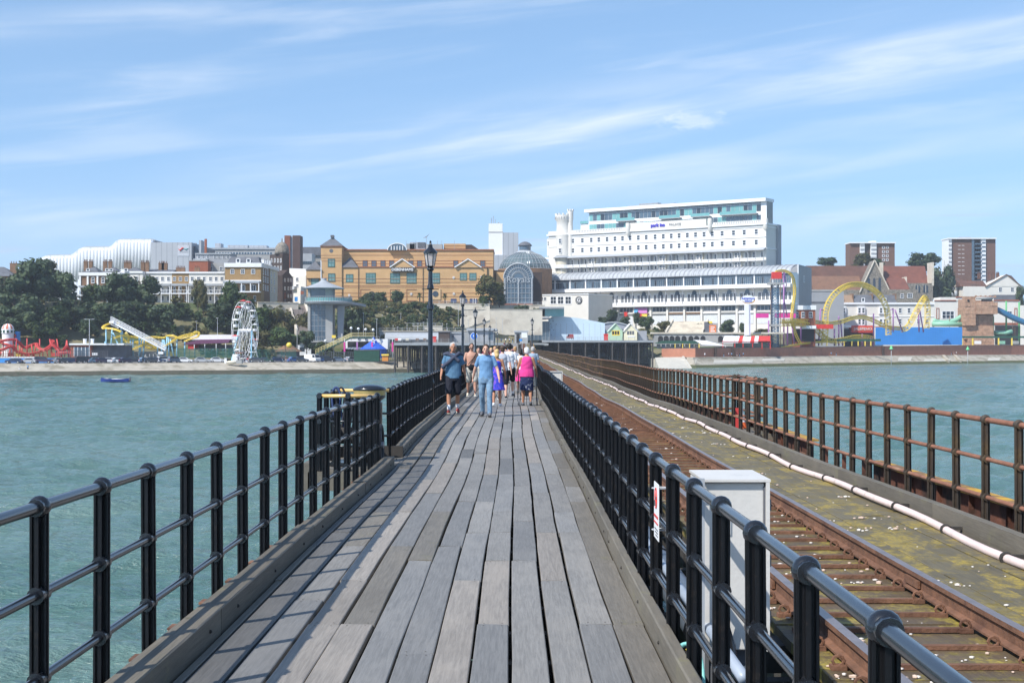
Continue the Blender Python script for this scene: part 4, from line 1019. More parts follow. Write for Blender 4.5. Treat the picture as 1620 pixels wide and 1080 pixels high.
F.box('wall', 239, 303, 383.5, 500, 0, 30, m_panel); F.box('wall', 303, 318, 388, 500, -4, 30, mat('dark_blue_grey_glass', (.06, .09, .13), .25), label='dark glass strip')
F.box('fin', 315, 318.5, 380, 440, .5, 6, m_panel)
F.box('logo_panel', 281, 299, 388, 405, .15, 0, mat('pale_logo_panel', (.50, .52, .56), .5))
mb = MB(); pts = [(F.u(282.5), -.25, F.z(260, 394)), (F.u(285), -.25, F.z(260, 396)), (F.u(289), -.25, F.z(260, 392.5)), (F.u(291), -.25, F.z(260, 392.6))]; mb.tube(pts, [.1, .35, .4, .2], 5); mb.build('logo', m_red, F.root)
MB().tube([(F.u(290), -.25, F.z(260, 392.8)), (F.u(294), -.25, F.z(260, 394.5)), (F.u(298), -.25, F.z(260, 393))], [.2, .35, .1], 5).build('logo', m_teal, F.root)
for k in range(4): F.ub('lettering_line', F.u(284)+k*.0, F.u(298), .2, -.1, F.z(260, 397.5+k*1.6)-.12, F.z(260, 397.5+k*1.6)+.08, m_conc2) if k < 2 else None
MB().box(0, F.u(303), 10, 11, F.z(260, 383), F.z(260, 381.8)).build('plant_rail', m_grey, F.root)
F = Fac('annex', 'blue grey stepped block between the panelled block and the corner hotel', 'building', 303, 600, 366, 600, 20)
F.box('wall', 309, 366, 402, 500, 0, 12, m_conc2); F.box('wall', 309, 330, 410, 500, 4, 0, m_panel); F.box('parapet', 309, 366, 400.5, 402.3, .5, 12, m_lead)
for px in (315, 322, 329, 340, 347, 354, 361): F.win(w_22, px, 406.5, 4, 5)
MB().bar((F.u(325.5), 0, F.z(330, 402)), (F.u(325.5), 0, F.z(330, 378)), .9, .9).build('red_mast', m_redbr, F.root)
F = Fac('concrete_block', 'long low grey concrete block with rooftop plant behind the high street', 'building', 330, 690, 508, 690, 22)
F.box('wall', 330, 508, 394, 500, 0, 20, m_conc); F.box('coping', 329, 509, 392, 394.5, .5, 20.5, m_lead); F.box('window_band', 332, 430, 399, 402, .15, 0, m_glassb)
for k in range(22): F.box('mullion', 332+k*4.5, 332.7+k*4.5, 399, 402, .3, 0, m_whitep)
for a, b, t in ((338, 347, 384), (358, 390, 387), (392, 420, 387.5), (427, 448, 391)): F.box('rooftop_plant', a, b, t, 393, -3, 10, m_panel)
F.box('wall', 445, 500, 404, 480, 14, -2, m_lead, label='pale lower wing with glazing'); 
for k in range(18): F.box('pane', 446+k*3, 448.4+k*3, 416, 420, 14.3, -13, m_glassb)
MB().box(F.u(476), F.u(508), -1, 12, F.z(480, 404), F.z(480, 391)).build('wall', m_slate, F.root)
F = Fac('brick_tower', 'red brown brick stair tower with a pale slot on the skyline', 'tower', 450, 650, 475, 650, 22)
F.box('wall', 450, 459, 372.5, 500, 0, 8, mat('red_brown_tower_brick', (.21, .075, .045), .9, .15, .4), zb=-2); F.box('wall', 463, 475, 372.5, 500, .3, 8, mat('dark_brown_tower_brick', (.085, .05, .042), .9, .15, .4), zb=-2)
F.box('slot', 459, 463, 374, 430, -.8, 6, m_lead, zb=-2)
# ------------------------------------------------------------------ orange brick department store
F = Fac('department_store', 'large orange brick department store with red string courses and small pyramid roofs', 'department store', 485, 545, 780, 545, 16.5)
SY = 545; zf = lambda py: Z_at(py, SY)-16.5
F.box('wall', 485, 508, 438, 486, 0, 24, m_buff); F.box('wall', 508, 541, 390, 486, .6, 24, m_buff, label='left tower')
F.box('wall', 541, 780, 423, 486, 0, 24, m_buff, label='front range'); F.box('wall', 541, 780, 394, 425, -6, 30, m_buff, label='set back upper storey')
def pyr(px0, px1, pyb, pyt, f, b, name='pyramid_roof', m=m_slate):
    u0, u1 = F.u(px0), F.u(px1); z0, z1 = zf(pyb), zf(pyt); cx, cy = (u0+u1)/2, (b-f)/2
    MB().add([(u0, -f, z0), (u1, -f, z0), (u1, b, z0), (u0, b, z0), (cx, cy, z1)], [(0, 1, 4), (1, 2, 4), (2, 3, 4), (3, 0, 4), (3, 2, 1, 0)]).build(name, m, F.root)
pyr(506, 543, 389.5, 374, 1, 9); F.box('finial', 521.5, 526.5, 371, 375, -2.5, 5, m_slate)
pyr(484, 510, 427, 412, 1.4, 8); F.box('wall', 485, 509, 426, 440, 1, 8, m_buff); pyr(538, 567, 423, 406, .5, 7)
for py in (392, 404, 408.5, 413, 440, 444, 463, 468): F.box('string_course', 508, 541, py-.3, py+.3, .68, 0, m_band)
for py in (402, 411, 415.5, 420): F.box('string_course', 541, 780, py-.27, py+.27, -5.9, 6.2, m_band)
for py in (441, 446.5, 452, 454.3, 463.5, 469, 477): F.box('string_course', 541, 778, py-.27, py+.27, .1, 0, m_band)
for py in (441, 452, 466, 477): F.box('string_course', 486, 507, py-.27, py+.27, .1, 0, m_band)
F.box('coping', 540, 781, 392.6, 394.5, -5.5, 30.3, m_band); F.box('coping', 541, 780, 421.9, 423.3, .3, 6, m_band)
F.box('base_course', 541, 778, 479, 486, .25, 0, m_brown); F.box('coping', 507, 542, 388.8, 390.6, .9, 24.3, m_band)
for px, py, w, h in ((524.5, 416, 10.5, 12), (525, 439, 10.5, 12)): F.win(w_teal2, px, py, w, h, .65)
MB().cyl((F.u(524.5), -.65, zf(397)), (F.u(524.5), -.4, zf(397)), .75, n=16).build('round_vent', m_slate, F.root)
for px in (498.5,): F.win(w_teal2, px, 444, 12, 12, 0)
for px, w in ((553, 11), (586.5, 15), (625, 15), (651, 15), (689, 13)): F.win(w_teal if w > 12 else w_teal2, px, 440, w, 16 if w > 12 else 12)
for px in (733, 748): F.win(w_teal2, px, 437.5, 10.5, 11)
for px in (575, 589, 603.5, 617.5, 633, 648, 662, 675, 720, 734, 763): F.win(w_dk, px, 415.5, 7.5, 9.5, -6)
for px in (619, 650.5): # recessed niches
    pass
for px in (578, 625, 651): F.box('niche_frame', px-8, px-7.2, 458, 476, .15, 0, m_band); F.box('niche_frame', px-8, px+8, 457.5, 458.3, .15, 0, m_band); F.box('niche_frame', px-8, px+8, 475, 475.8, .15, 0, m_band)
MB().prism([(x+F.u(588), z+zf(477)) for x, z in arch_poly(3.0, 3.9)], -.2, .1).build('arched_opening', m_dark, F.root)
MB().box(F.u(680), F.u(697), -.35, .1, zf(474), zf(457)).build('round_window_surround', mat('pale_orange_stone', (.58, .40, .22), .9), F.root)
MB().cyl((F.u(689), -.5, zf(464.8)), (F.u(689), -.34, zf(464.8)), 1.1, n=20).build('round_window', m_glass, F.root)
for c, hw in ((636.5, 18.5), (740.5, 20)):
    u0, u1, uc = F.u(c-hw), F.u(c+hw), F.u(c); z0 = zf(423); z1 = zf(410.5)
    MB().prism([(u0, z0), (u1, z0), (uc, z1)], -.5, 5.5).build('gable', m_buff, F.root)
    mb = MB(); mb.bar((u0-.3, -.7, z0), (uc, -.7, z1+.2), .6, .35).bar((u1+.3, -.7, z0), (uc, -.7, z1+.2), .6, .35); mb.build('gable_coping', m_whitep, F.root)
F.box('sign', 619, 655, 423.3, 430, 1.1, -.4, m_dark); text('DEBENHAMS', 'lettering', 1.45, .05, m_whitep, F.root, (F.u(637), -1.2, zf(426.7)), sx=1.0, bold=.035)
for px in (642, 666, 565, 610, 718, 748, 762): pass
for px, py in ((619.5+31, 465), (717.5, 439), (761.5, 438), (718, 464.5), (552.5, 467)):   # star shaped wall ties
    mb = MB()
    for a in (0, pi/4, pi/2, 3*pi/4): mb.bar((-.55*cos(a), 0, -.55*sin(a)), (.55*cos(a), 0, .55*sin(a)), .14, .12, up=(0, 1, 0))
    mb.build('wall_star', m_whitep, F.root, loc=(F.u(px), -.2, zf(py)))
for px in (567, 669): F.box('downpipe', px-.25, px+.25, 423, 484, .35, -.1, m_brown)
F.box('downpipe', 770.5, 771.3, 423, 450, .6, -.1, m_dark)
for a, b in ((713, 722), (735.5, 739), (743, 755)): F.box('blue_door', a, b, 472.5, 482.5, .2, 0, m_navy)
mb = MB()
for px in (748.5, 752.5): mb.box(F.u(px)-.1, F.u(px)+.1, -.35, -.2, zf(483), zf(472))
mb.build('door_frame', m_whitep, F.root)
# right end of the store turns away: recessed darker side
F.box('wall', 700, 735, 382.5, 394, -10, 26, m_buff, label='stepped rooftop block'); 
MB().prism([(F.u(735), zf(394)), (F.u(760), zf(394)), (F.u(745), zf(384)), (F.u(735), zf(384))], 10, 24).build('wall', m_dkbr, F.root, label='shaded end of the rooftop block')  # shade of this end is put into its dark brick colour
for py in (386, 390): F.box('string_course', 700, 735, py-.35, py+.35, -9.9, 10.1, m_band)
mb = MB(); c = F.u(627); z0 = zf(394.5)
mb.prism([(c+3.6*cos(a), z0+2.5*sin(a)) for a in np.linspace(0, pi, 12)], 4, 14); mb.build('glass_vault', m_glassb, F.root)
mb = MB()
for r_ in (3.7,): mb.tube([(c+r_*cos(a), 3.9, z0+2.6*sin(a)) for a in np.linspace(0, pi, 14)], .18, 5)
for k in range(5): mb.box(c-2.4+k*1.1, c-2.1+k*1.1, 3.7, 3.9, z0, z0+1.6)
mb.build('vault_ribs', m_whitep, F.root)
for a, b, t, m_ in ((641, 655, 383.5, m_conc), (656, 671, 381, m_conc2), (672, 698, 384, m_conc), (646, 654, 381, m_panel)): F.box('rooftop_plant', a, b, t, 395, -7, 12, m_)
F.box('louvre', 659, 670.5, 381.5, 389.5, -6.8, 7, m_slate)
mb = MB(); mb.cyl((F.u(673), 8, zf(384)), (F.u(673), 8, zf(371)), .1, n=5)
for k in range(6): mb.bar((F.u(673)-1.4+k*.2, 8, zf(374)), (F.u(673)+.2+k*.2, 8, zf(371)+.2*k), .07)
for px in (640, 655.5, 690, 697, 717.5): mb.cyl((F.u(px), 8, zf(392)), (F.u(px), 8, zf(378)), .07, n=5)
mb.build('aerial', m_grey, F.root)
S = Fac('link_block', 'brown brick link block in shade between the store and the glass arch', 'building', 778, 552, 800, 560, 17); S.box('wall', 778, 800, 430, 486, 0, 14, m_buff, ref=790); S.box('coping', 778, 800, 428, 430.5, .3, 14.2, m_brown, ref=790)
# white tower block
F = Fac('office_tower', 'plain white windowless tower with a lower right part behind the store', 'tower', 773, 680, 823, 680, 20)
F.box('wall', 773, 795, 353.5, 440, 0, 16, m_whitep, zb=-2, label='taller left part'); F.box('wall', 795, 820, 368, 440, .4, 16, m_panel, zb=-2, label='lower right part')
MB().box(F.u(773), F.u(796), -.1, -.0, F.z(780, 368), F.z(780, 366.5)).build('joint', m_conc, F.root)
mb = MB()
for px, t in ((777, 343), (780, 340), (783, 345), (789, 350), (792, 351)): mb.cyl((F.u(px), 6, F.z(780, 354)), (F.u(px), 6, F.z(780, t)), .16, n=5)
mb.box(F.u(787), F.u(790), 5, 8, F.z(780, 354), F.z(780, 351)); mb.build('aerial', m_grey, F.root)
F.box('wall', 782, 800, 404, 440, 4, 0, m_panel, zb=-2, label='low white annex')
# glass dome
d = empty('glass_dome', (X_at(831, 610), 625, Z_at(423, 610)), 0, 'wide shallow glass dome with a small dark cupola', 'dome'); R = 43*610/FPX
pr = [(R, 0), (R*.93, 2.2), (R*.8, 4.3), (R*.60, 6.1), (R*.36, 7.2)]
MB().lathe(pr, 40).build('glazing', mat('grey_dome_glass', (.12, .16, .17), .2, .3, .3, spec=.8), d, smooth=True)
mb = MB()
for k in range(40):
    a = 2*pi*k/40; mb.tube([(r_*1.004*cos(a), r_*1.004*sin(a), z+.08) for r_, z in pr], .09, 4)
for r_, z in pr: mb.tube([(r_*1.01*cos(a), r_*1.01*sin(a), z) for a in np.linspace(0, 2*pi, 41)[:-1]], .1, 4, closed=True)
mb.build('ribs', m_lead, d)
MB().lathe([(R*.36, 7.2), (R*.33, 7.6), (R*.21, 8.3), (R*.2, 8.6)], 24).build('collar', m_lead, d, smooth=True)
MB().lathe([(2.6, 8.5), (2.6, 10.2)], 16).build('lantern', m_glassb, d); MB().lathe([(3.1, 10.2), (3.0, 10.6), (2.2, 11.5), (1.2, 12.0), (.0001, 12.2)], 16).build('cupola', m_slate, d, smooth=True)
MB().lathe([(R*1.02, -12), (R*1.02, 0)], 32).build('drum', m_brown, d)
MB().bar((1.0, -R*.97, 1.8), (.8, -R*.36, 7.4), .4).bar((1.9, -R*.97, 1.8), (1.6, -R*.36, 7.4), .4).build('ladder_ramp', m_whitep, d)
# arched glass entrance
F = Fac('glass_arch_entrance', 'tall arched glass entrance between brick flanks with faint lettering', 'building', 797, 548, 843, 548, 16.5)
w = F.u(843); hh = F.z(820, 417); zb = F.z(820, 486)
F.box('wall', 785, 800, 430, 488, -1.5, 14, m_buff, label='left brick flank'); F.box('wall', 841, 858, 430, 488, -2.5, 14, m_dkbr, label='right dark brick flank'); F.box('plinth', 797, 843, 480.5, 488, .4, 10, m_redbr)
ap = [(w/2+x, zb+z) for x, z in arch_poly(w, hh-zb, 16)]
MB().prism(ap, 0, 12).build('glazing', m_glassb, F.root)
mb = MB(); r_ = w/2; cz = hh-r_
for k in range(17): a = pi*k/16; mb.bar((w/2+r_*.33*cos(a), -.15, cz+r_*.33*sin(a)), (w/2+r_*cos(a), -.15, cz+r_*sin(a)), .12, .12)
for rr_ in (1.0, .7, .45): mb.tube([(w/2+r_*rr_*cos(a), -.15, cz+r_*rr_*sin(a)) for a in np.linspace(0, pi, 18)], .13 if rr_ < 1 else .3, 4)
for k in range(9): x = w*k/8; mb.box(x-.07, x+.07, -.25, -.05, zb+1.5, cz)
for k in range(6): z = zb+1.6+(cz-zb-1.6)*k/5; mb.box(0, w, -.25, -.05, z-.07, z+.07)
for x in (.4, w/2, w-.4): mb.box(x-.25, x+.25, -.5, 0, zb+1.5, cz)
mb.build('glazing_bars', m_lead, F.root)
for k, y in enumerate((3, 6, 9, 12)): MB().tube([(w/2+r_*1.02*cos(a), y, cz+r_*1.02*sin(a)) for a in np.linspace(0, pi, 18)], .16, 4).build('roof_rib', m_lead, F.root)
text('Royals', 'lettering', 3.4, .06, m_lead, F.root, (w/2, -.5, cz-.6), sx=1.05)
# ------------------------------------------------------------------ garden terraces between the shore and the store
def wall_seg(px0, Y0, px1, Y1, pyt, pyb, label, m=m_stone, th=.8, ref=0, rail=False, name='retaining_wall'):
    F = Fac(name, label, 'wall', px0, Y0, px1, Y1, Z_at(pyb, (Y0+Y1)/2))
    Yr = (Y0+Y1)/2; h = (pyb-pyt)*Yr/FPX
    F.ub('masonry', 0, F.L, 0, th, -2, h, m); F.ub('coping', -.1, F.L+.1, .15, th+.15, h, h+.22, m_whitep if m is m_white else m_stone)
    if rail:
        mb = MB(); n = int(F.L/2.4)
        for k in range(n+1): x = F.L*k/n; mb.box(x-.05, x+.05, .2, .3, h, h+1.2)
        for q in (.6, 1.15): mb.box(0, F.L, .22, .28, h+q, h+q+.07)
        mb.build('handrail', m_pole, F.root)
    return F
wall_seg(563, 515, 640, 520, 488, 499, 'pale curved terrace wall below the two small round trees')
wall_seg(641, 516, 683, 516, 482, 506, 'pale stone wall just left of the first lamp post')
wall_seg(683, 518, 775, 518, 481, 500, 'pale stone terrace wall behind the first lamp posts', rail=True)
wall_seg(730, 508, 858, 512, 490, 521, 'broad cream stone bastion wall above the crowd', rail=False)
wall_seg(775, 524, 862, 524, 483, 496, 'upper balustrade wall in front of the glass arch', rail=True)
wall_seg(560, 490, 700, 492, 516, 524, 'low pale terrace wall with lamp columns', rail=True)
wall_seg(600, 478, 780, 480, 524, 534, 'lowest terrace wall behind the platform', m=m_conc, rail=True)
wall_seg(408, 478, 472, 484, 479, 500, 'cream wall at the top of the overgrown bank')
wall_seg(540, 528, 620, 530, 480.5, 484, 'low kerb wall in front of the orange store', m=m_conc)
# ramps / stairs
def stairs(px0, py0, Y0, px1, py1, Y1, w, label, n=26, name='garden_steps'):
    a = Vector((X_at(px0, Y0), Y0, Z_at(py0, Y0))); b = Vector((X_at(px1, Y1), Y1, Z_at(py1, Y1))); d = b-a; hd = Vector((d.x, d.y, 0)); L_ = hd.length; rz = atan2(hd.y, hd.x)
    r = empty(name, a, rz, label, 'steps'); mb = MB()
    for k in range(n): mb.box(L_*k/n, L_*(k+1)/n, -w/2, w/2, d.z*(k+1)/n-4, d.z*(k+1)/n) if d.z > 0 else mb.box(L_*k/n, L_*(k+1)/n, -w/2, w/2, d.z*(k)/n-4, d.z*k/n)
    mb.build('tread', m_stone if name == 'garden_steps' else mat('brown_grey_steps', (.26, .22, .20), .9), r)
    for s in (-1, 1):
        lo = -.2; MB().add([(0, s*w/2-.35, lo-3), (L_, s*w/2-.35, d.z+lo-3), (L_, s*w/2+.35, d.z+lo-3), (0, s*w/2+.35, lo-3), (0, s*w/2-.35, .9), (L_, s*w/2-.35, d.z+.9), (L_, s*w/2+.35, d.z+.9), (0, s*w/2+.35, .9)],
            [(0, 3, 2, 1), (4, 5, 6, 7), (0, 1, 5, 4), (1, 2, 6, 5), (2, 3, 7, 6), (3, 0, 4, 7)]).build('parapet', m_stone, r)
    return r
stairs(483, 524, 455, 470, 482, 492, 5.5, 'long straight flight of steps beside the lift tower', name='cliff_steps')
stairs(676, 522, 496, 652, 505, 512, 3.2, 'short pale flight of steps left of the first lamp post')
stairs(728, 508, 503, 775, 492, 503, 2.0, 'diagonal flight of steps on the cream bastion wall')
stairs(1082, 527, 548, 1092, 508, 566, 14, 'broad pale garden steps below the white palace hotel', 12)
# lamp columns on the terraces
def column(px, pyt, pyb, Y, label, m=m_pole, globe=None, r=.09, group='slim columns and masts'):
    o = empty('light_column', (X_at(px, Y), Y, Z_at(pyb, Y)), 0, label, 'light column', group); h = (pyb-pyt)*Y/FPX
    MB().cyl((0, 0, -1), (0, 0, h), r, r*.7, 6).build('pole', m, o)
    if globe == 'globe': MB().ball((0, 0, h), .42, 10, 6).build('globe', m_whitep, o, smooth=True)
    elif globe == 'arms': MB().bar((-1.0, 0, h), (1.0, 0, h), .1).box(-1.4, -.8, -.15, .15, h-.05, h+.1).box(.8, 1.4, -.15, .15, h-.05, h+.1).build('lamp_head', m, o)
    else: MB().box(-.25, .25, -.5, .3, h-.05, h+.1).build('lamp_head', m, o)
    return o
for i, (px, t, b, Y) in enumerate([(605, 498, 520, 492), (612, 485, 512, 500), (622, 515, 535, 480), (629, 517, 535, 480), (634, 496, 520, 492), (644, 515, 535, 480), (655, 513, 535, 479), (661, 512, 535, 479), (670, 510, 530, 484), (676, 505, 525, 488), (707, 512, 535, 478), (725, 484, 512, 500), (741, 506, 522, 496), (785, 503, 522, 496), (795, 505, 522, 496)]):
    column(px, t, b, Y, 'slim pale column among the garden terraces behind the platform')
# ------------------------------------------------------------------ lift tower
Y = 452; t = empty('lift_tower', (X_at(512, Y), Y, Z_at(541, Y)), 0, 'glass and concrete cliff lift tower with a shallow conical roof and round deck', 'tower')
zt = lambda py: Z_at(py, Y)-t.location.z; ux = lambda px: (px-512)*Y/FPX
MB().box(ux(493), ux(517), -2.5, 2, zt(541), zt(482)).build('glazed_shaft', m_glassb, t); MB().box(ux(493), ux(517), -2.4, 2, zt(473), zt(456)).build('glazed_shaft', m_glassb, t)
for a, b, c in ((489, 493, -3.0), (517, 528, -3.2)): MB().box(ux(a), ux(b), c, 3, zt(541), zt(456)).build('concrete_fin', m_conc, t)
mb = MB()
for k in range(7): mb.box(ux(493), ux(517), -2.62, -2.5, zt(541-k*8.5)-.06, zt(541-k*8.5)+.06)
for k in range(5): mb.box(ux(493+k*6)-.06, ux(493+k*6)+.06, -2.62, -2.5, zt(541), zt(482))
mb.build('mullion', m_grey, t)
MB().lathe([(2.0, zt(481)-.4), (ux(549), zt(481)-.0), (ux(551), zt(478)), (ux(549), zt(477))], 40, (1.6, 0, 0)).build('deck', m_lead, t, smooth='auto')
mb = MB(); R = ux(549)
for k in range(60): a = 2*pi*k/60; mb.box(1.6+R*cos(a)-.05, 1.6+R*cos(a)+.05, R*sin(a)-.05, R*sin(a)+.05, zt(477), zt(470))
mb.tube([(1.6+R*cos(a), R*sin(a), zt(470)) for a in np.linspace(0, 2*pi, 49)[:-1]], .07, 4, closed=True); mb.build('deck_railing', m_grey, t)
MB().lathe([(R-.1, zt(477)), (R-.1, zt(471.5))], 40, (1.6, 0, 0)).build('glass_balustrade', m_teal, t)
MB().lathe([(ux(544), zt(457.2)), (ux(545), zt(456)), (ux(530), zt(450.5)), (ux(520), zt(446.5)), (.9, zt(443.5)), (.9, zt(440.5)), (.2, zt(440)), (.0001, zt(440))], 32, (0, 0, 0)).build('conical_roof', m_lead, t, smooth='auto')
MB().cyl((-.8, 0, zt(441)), (-.8, 0, zt(412)), .14, n=6).build('mast', m_whitep, t)
MB().add([(ux(534), -1, zt(484)), (ux(545), -1, zt(484)), (ux(542), -1, zt(541)), (ux(535), -1, zt(541)), (ux(534), 1, zt(484)), (ux(545), 1, zt(484)), (ux(542), 1, zt(541)), (ux(535), 1, zt(541))], [(0, 1, 2, 3), (7, 6, 5, 4), (0, 4, 5, 1), (1, 5, 6, 2), (2, 6, 7, 3), (3, 7, 4, 0)]).build('leaning_leg', m_conc2, t)
MB().bar((ux(528), 0, zt(486)), (ux(548), 6, zt(480)), 2, .8).bar((ux(548), 3, zt(479)), (ux(556), 30, zt(479)), 3, .9).build('footbridge', m_conc2, t)
F = Fac('kiosk_deck', 'low white podium with a railing at the foot of the lift tower', 'building', 470, 446, 560, 448, Z_at(568, 446)); F.box('wall', 471, 492, 542, 562, 0, 12, m_whitep); F.box('floor_slab', 470, 560, 538.5, 541.5, 1, 14, m_conc)
F.box('window', 474, 482, 549, 556, .05, 0, m_glass)
mb = MB(); n = 40
for k in range(n+1): x = F.u(470)+(F.u(600)-F.u(470))*k/n; mb.box(x-.05, x+.05, -1.0, -.9, F.z(500, 538.5), F.z(500, 532))
mb.box(F.u(470), F.u(600), -1.0, -.9, F.z(500, 532)-.1, F.z(500, 532)); mb.build('railing', m_grey, F.root)
# ------------------------------------------------------------------ the palace hotel
H = Fac('palace_hotel', 'huge white palace hotel with a round turret, balconies and a teal glass penthouse', 'hotel', 868, 640, 1212, 579, 10)
LH = H.L; zz = lambda z: z-10
H.ub('wall', 0, LH, 0, 12.0, -3, zz(51.3), m_white); 
H.ub('cornice', -.6, LH+.6, .9, 12.6, zz(51.3), zz(52.0), m_whitep)
H.ub('parapet', 0, H.u(990), .2, 0.3, zz(52.0), zz(53.3), m_white); H.ub('parapet', H.u(993), H.u(1118), .5, .3, zz(51.9), zz(55.0), m_white, label='raised parapet with the hotel name'); H.ub('parapet', H.u(1128), LH, .2, .3, zz(52.0), zz(53.3), m_white)
mb = MB()
for a, b in ((912, 985), (1132, 1205)):
    u0, u1 = H.u(a), H.u(b); n = int((u1-u0)/.8)
    for k in range(n): x = u0+(u1-u0)*k/n; mb.box(x, x+.3, -.3, -.18, zz(52.1), zz(53.1))
mb.build('baluster', m_conc2, H.root)
text('park inn', 'lettering', 2.1, .1, mat('royal_blue_letters', (.05, .04, .50), .5), H.root, (H.u(1042), -.75, zz(53.4)), sx=1.0, bold=.07); text('PALACE', 'lettering', 1.35, .08, mat('grey_letters', (.35, .35, .36), .5), H.root, (H.u(1069), -.75, zz(53.4)), sx=1.2)
ws = [906.5, 921.5, 935.5, 947.5, 960.5, 973, 985, 997, 1010, 1022.5, 1036.5, 1049.5, 1062, 1074.5, 1087.5, 1100.5, 1114, 1127, 1142.5, 1160.5, 1177.5, 1196.5]
for i, px in enumerate(ws):
    for z in (48.6, 44.3): 
        H.put(w_sash, 'window', H.u(px), zz(z), 1.65, 2.2); 
H.ub('string_course', 0, LH, .25, 0, zz(46.3), zz(46.55), m_whitep)
H.ub('string_course', 0, LH, .25, 0, zz(50.3), zz(50.6), m_whitep)
# veranda canopy and two balcony floors
ur0, ur1 = H.u(900), LH
MB().add([(ur0, -2.6, zz(41.0)), (ur1, -2.6, zz(41.0)), (ur1, 0, zz(42.1)), (ur0, 0, zz(42.1)), (ur0, -2.6, zz(40.8)), (ur1, -2.6, zz(40.8)), (ur1, 0, zz(41.7)), (ur0, 0, zz(41.7))], [(0, 1, 2, 3), (4, 7, 6, 5), (0, 4, 5, 1), (1, 5, 6, 2), (3, 2, 6, 7), (0, 3, 7, 4)]).build('canopy', m_lead, H.root)
H.ub('balcony_floor', ur0, ur1, 2.3, 0, zz(36.6), zz(36.9), m_whitep)
mb = MB(); n = 27
for k in range(n+1):
    x = ur0+.1+(ur1-ur0-.3)*k/n; mb.box(x-.09, x+.09, -2.35, -2.2, zz(33), zz(40.9))
mb.build('balcony_post', m_grey, H.root)
for k in range(n):
    x0 = ur0+(ur1-ur0)*k/n+.35; x1 = ur0+(ur1-ur0)*(k+1)/n-.1
    H.ub('balcony_panel', x0, x1, 2.3, -2.2, zz(36.95), zz(37.9), mat('balcony_panel_white', (.66, .66, .65), .6)); xm = (x0+x1)/2
    typ = k % 5
    for z in (38.9, 34.9):
        if typ == 3: H.ub('bay_window', xm-1.6, xm+1.6, .9, 0, zz(z-1.9), zz(z+1.8), m_cream); H.put(w_22, 'window', xm-.75, zz(z+.3), 1.2, 2.2, .9); H.put(w_22, 'window', xm+.75, zz(z+.3), 1.2, 2.2, .9)
        elif typ in (1, 4): H.put(w_tall, 'window', xm, zz(z), 1.2, 3.2)
        else: H.put(w_22 if k % 2 else w_sq, 'window', xm, zz(z+.1), 1.3, 2.8)
        if typ in (0, 2): H.ub('partition', x0-.2, x0-.12, 1.6, 0, zz(z-2), zz(z+1.6), m_conc2)
# big zinc roof over the glazed gallery (lower building, in front)
uE = H.u(1262)
zr = [(-7.0, 31.2), (-6.8, 31.9), (-6.0, 32.8), (-4.5, 33.6), (-2.5, 34.2), (0, 34.6)]
vs = [(x, y, zz(z)) for x in (H.u(864), uE) for y, z in zr]; fs = [(i, 6+i, 7+i, 1+i) for i in range(5)]
MB().add(vs+[(v[0], v[1], v[2]-.3) for v in vs], fs+[(12+i, 13+i, 19+i, 18+i) for i in range(5)]+[(0, 12, 18, 6)]).build('gallery_roof', m_standing, H.root)
mb = MB(); nr = 56
for k in range(nr+1): x = H.u(864)+(uE-H.u(864))*k/nr; mb.tube([(x, y-.05, zz(z)+.08) for y, z in zr], .10, 4)
mb.build('roof_rib', m_conc2, H.root)
bays = 15; u0, u1 = H.u(866), H.u(1262); bw = (u1-u0)/bays
H.ub('gallery_back', u0, u1, 5.8, 0, zz(26.7), zz(31.3), m_whitep); H.ub('gallery_floor', u0-.3, u1, 7.4, 0, zz(25.4), zz(26.7), m_whitep)
H.ub('wall', u0, u1, 4.2, 0, zz(19.3), zz(25.4), m_white, label='arcaded middle storey'); H.ub('balcony_floor', H.u(930), u1, 7.2, 0, zz(18.6), zz(19.3), m_whitep)
H.ub('wall', u0, u1, 5.0, 0, -3, zz(18.6), m_white, label='shopfront storey')
for k in range(bays):
    x0 = u0+bw*k; x1 = x0+bw
    H.ub('pier', x0-.25, x0+.25, 6.3, -5.8, zz(26.7), zz(31.2), m_whitep)
    nn = 8
    for j in range(nn):
        a = x0+.35+(bw-.6)*j/nn; H.ub('gallery_pane', a+.06, a+(bw-.6)/nn-.12, 6.0, -5.8, zz(27.1), zz(29.8), m_glassb if (k*7+j*3) % 5 else m_glass)
    H.ub('transom_light', x0+.35, x1-.3, 5.95, -5.8, zz(30.0), zz(31.0), m_glassb)
    if H.u(930) < x0:
        for q in (0, 1): H.ub('column', x0-.12, x0+.12, 7.1, -6.85, zz(19.3), zz(25.4), m_conc2) if q == 0 else None
        wv = (bw-1.2)/4
        for j in range(4): H.put(w_tall, 'window', x0+.6+wv*(j+.5), zz(22), wv*.82, 3.6, 4.2)
        MB().prism([(x+(x0+x1)/2, z+zz(23.2)) for x, z in arch_poly(2.0, 1.8, 9)], -4.4, -4.2).build('fanlight', m_glassb, H.root)
        H.ub('balcony_panel', x0+.3, x1-.3, 7.1, -7.0, zz(19.4), zz(20.3), m_whitep)
        H.ub('pilaster', x0-.45, x0+.45, 5.8, -5, -3, zz(18.6), m_white)
        H.ub('shopfront', x0+.7, x1-.7, 5.1, -5, zz(16.4), zz(18.2), m_glassb if k % 2 else m_conc2)
        for j in range(5): H.ub('mullion', x0+.7+(bw-1.5)*j/4-.06+.0, x0+.7+(bw-1.5)*j/4+.06, 5.2, -5.1, zz(16.4), zz(18.2), m_whitep)
        H.ub('fascia', x0+.6, x1-.6, 5.6, -5, zz(15.3), zz(15.9), m_brown if k in (6, 8, 9) else m_conc if k % 2 else m_whitep)
        H.ub('shutter', x0+.9, x1-.9, 5.15, -5, zz(11), zz(14.6), mat('pale_shutter', (.62, .64, .67), .6))
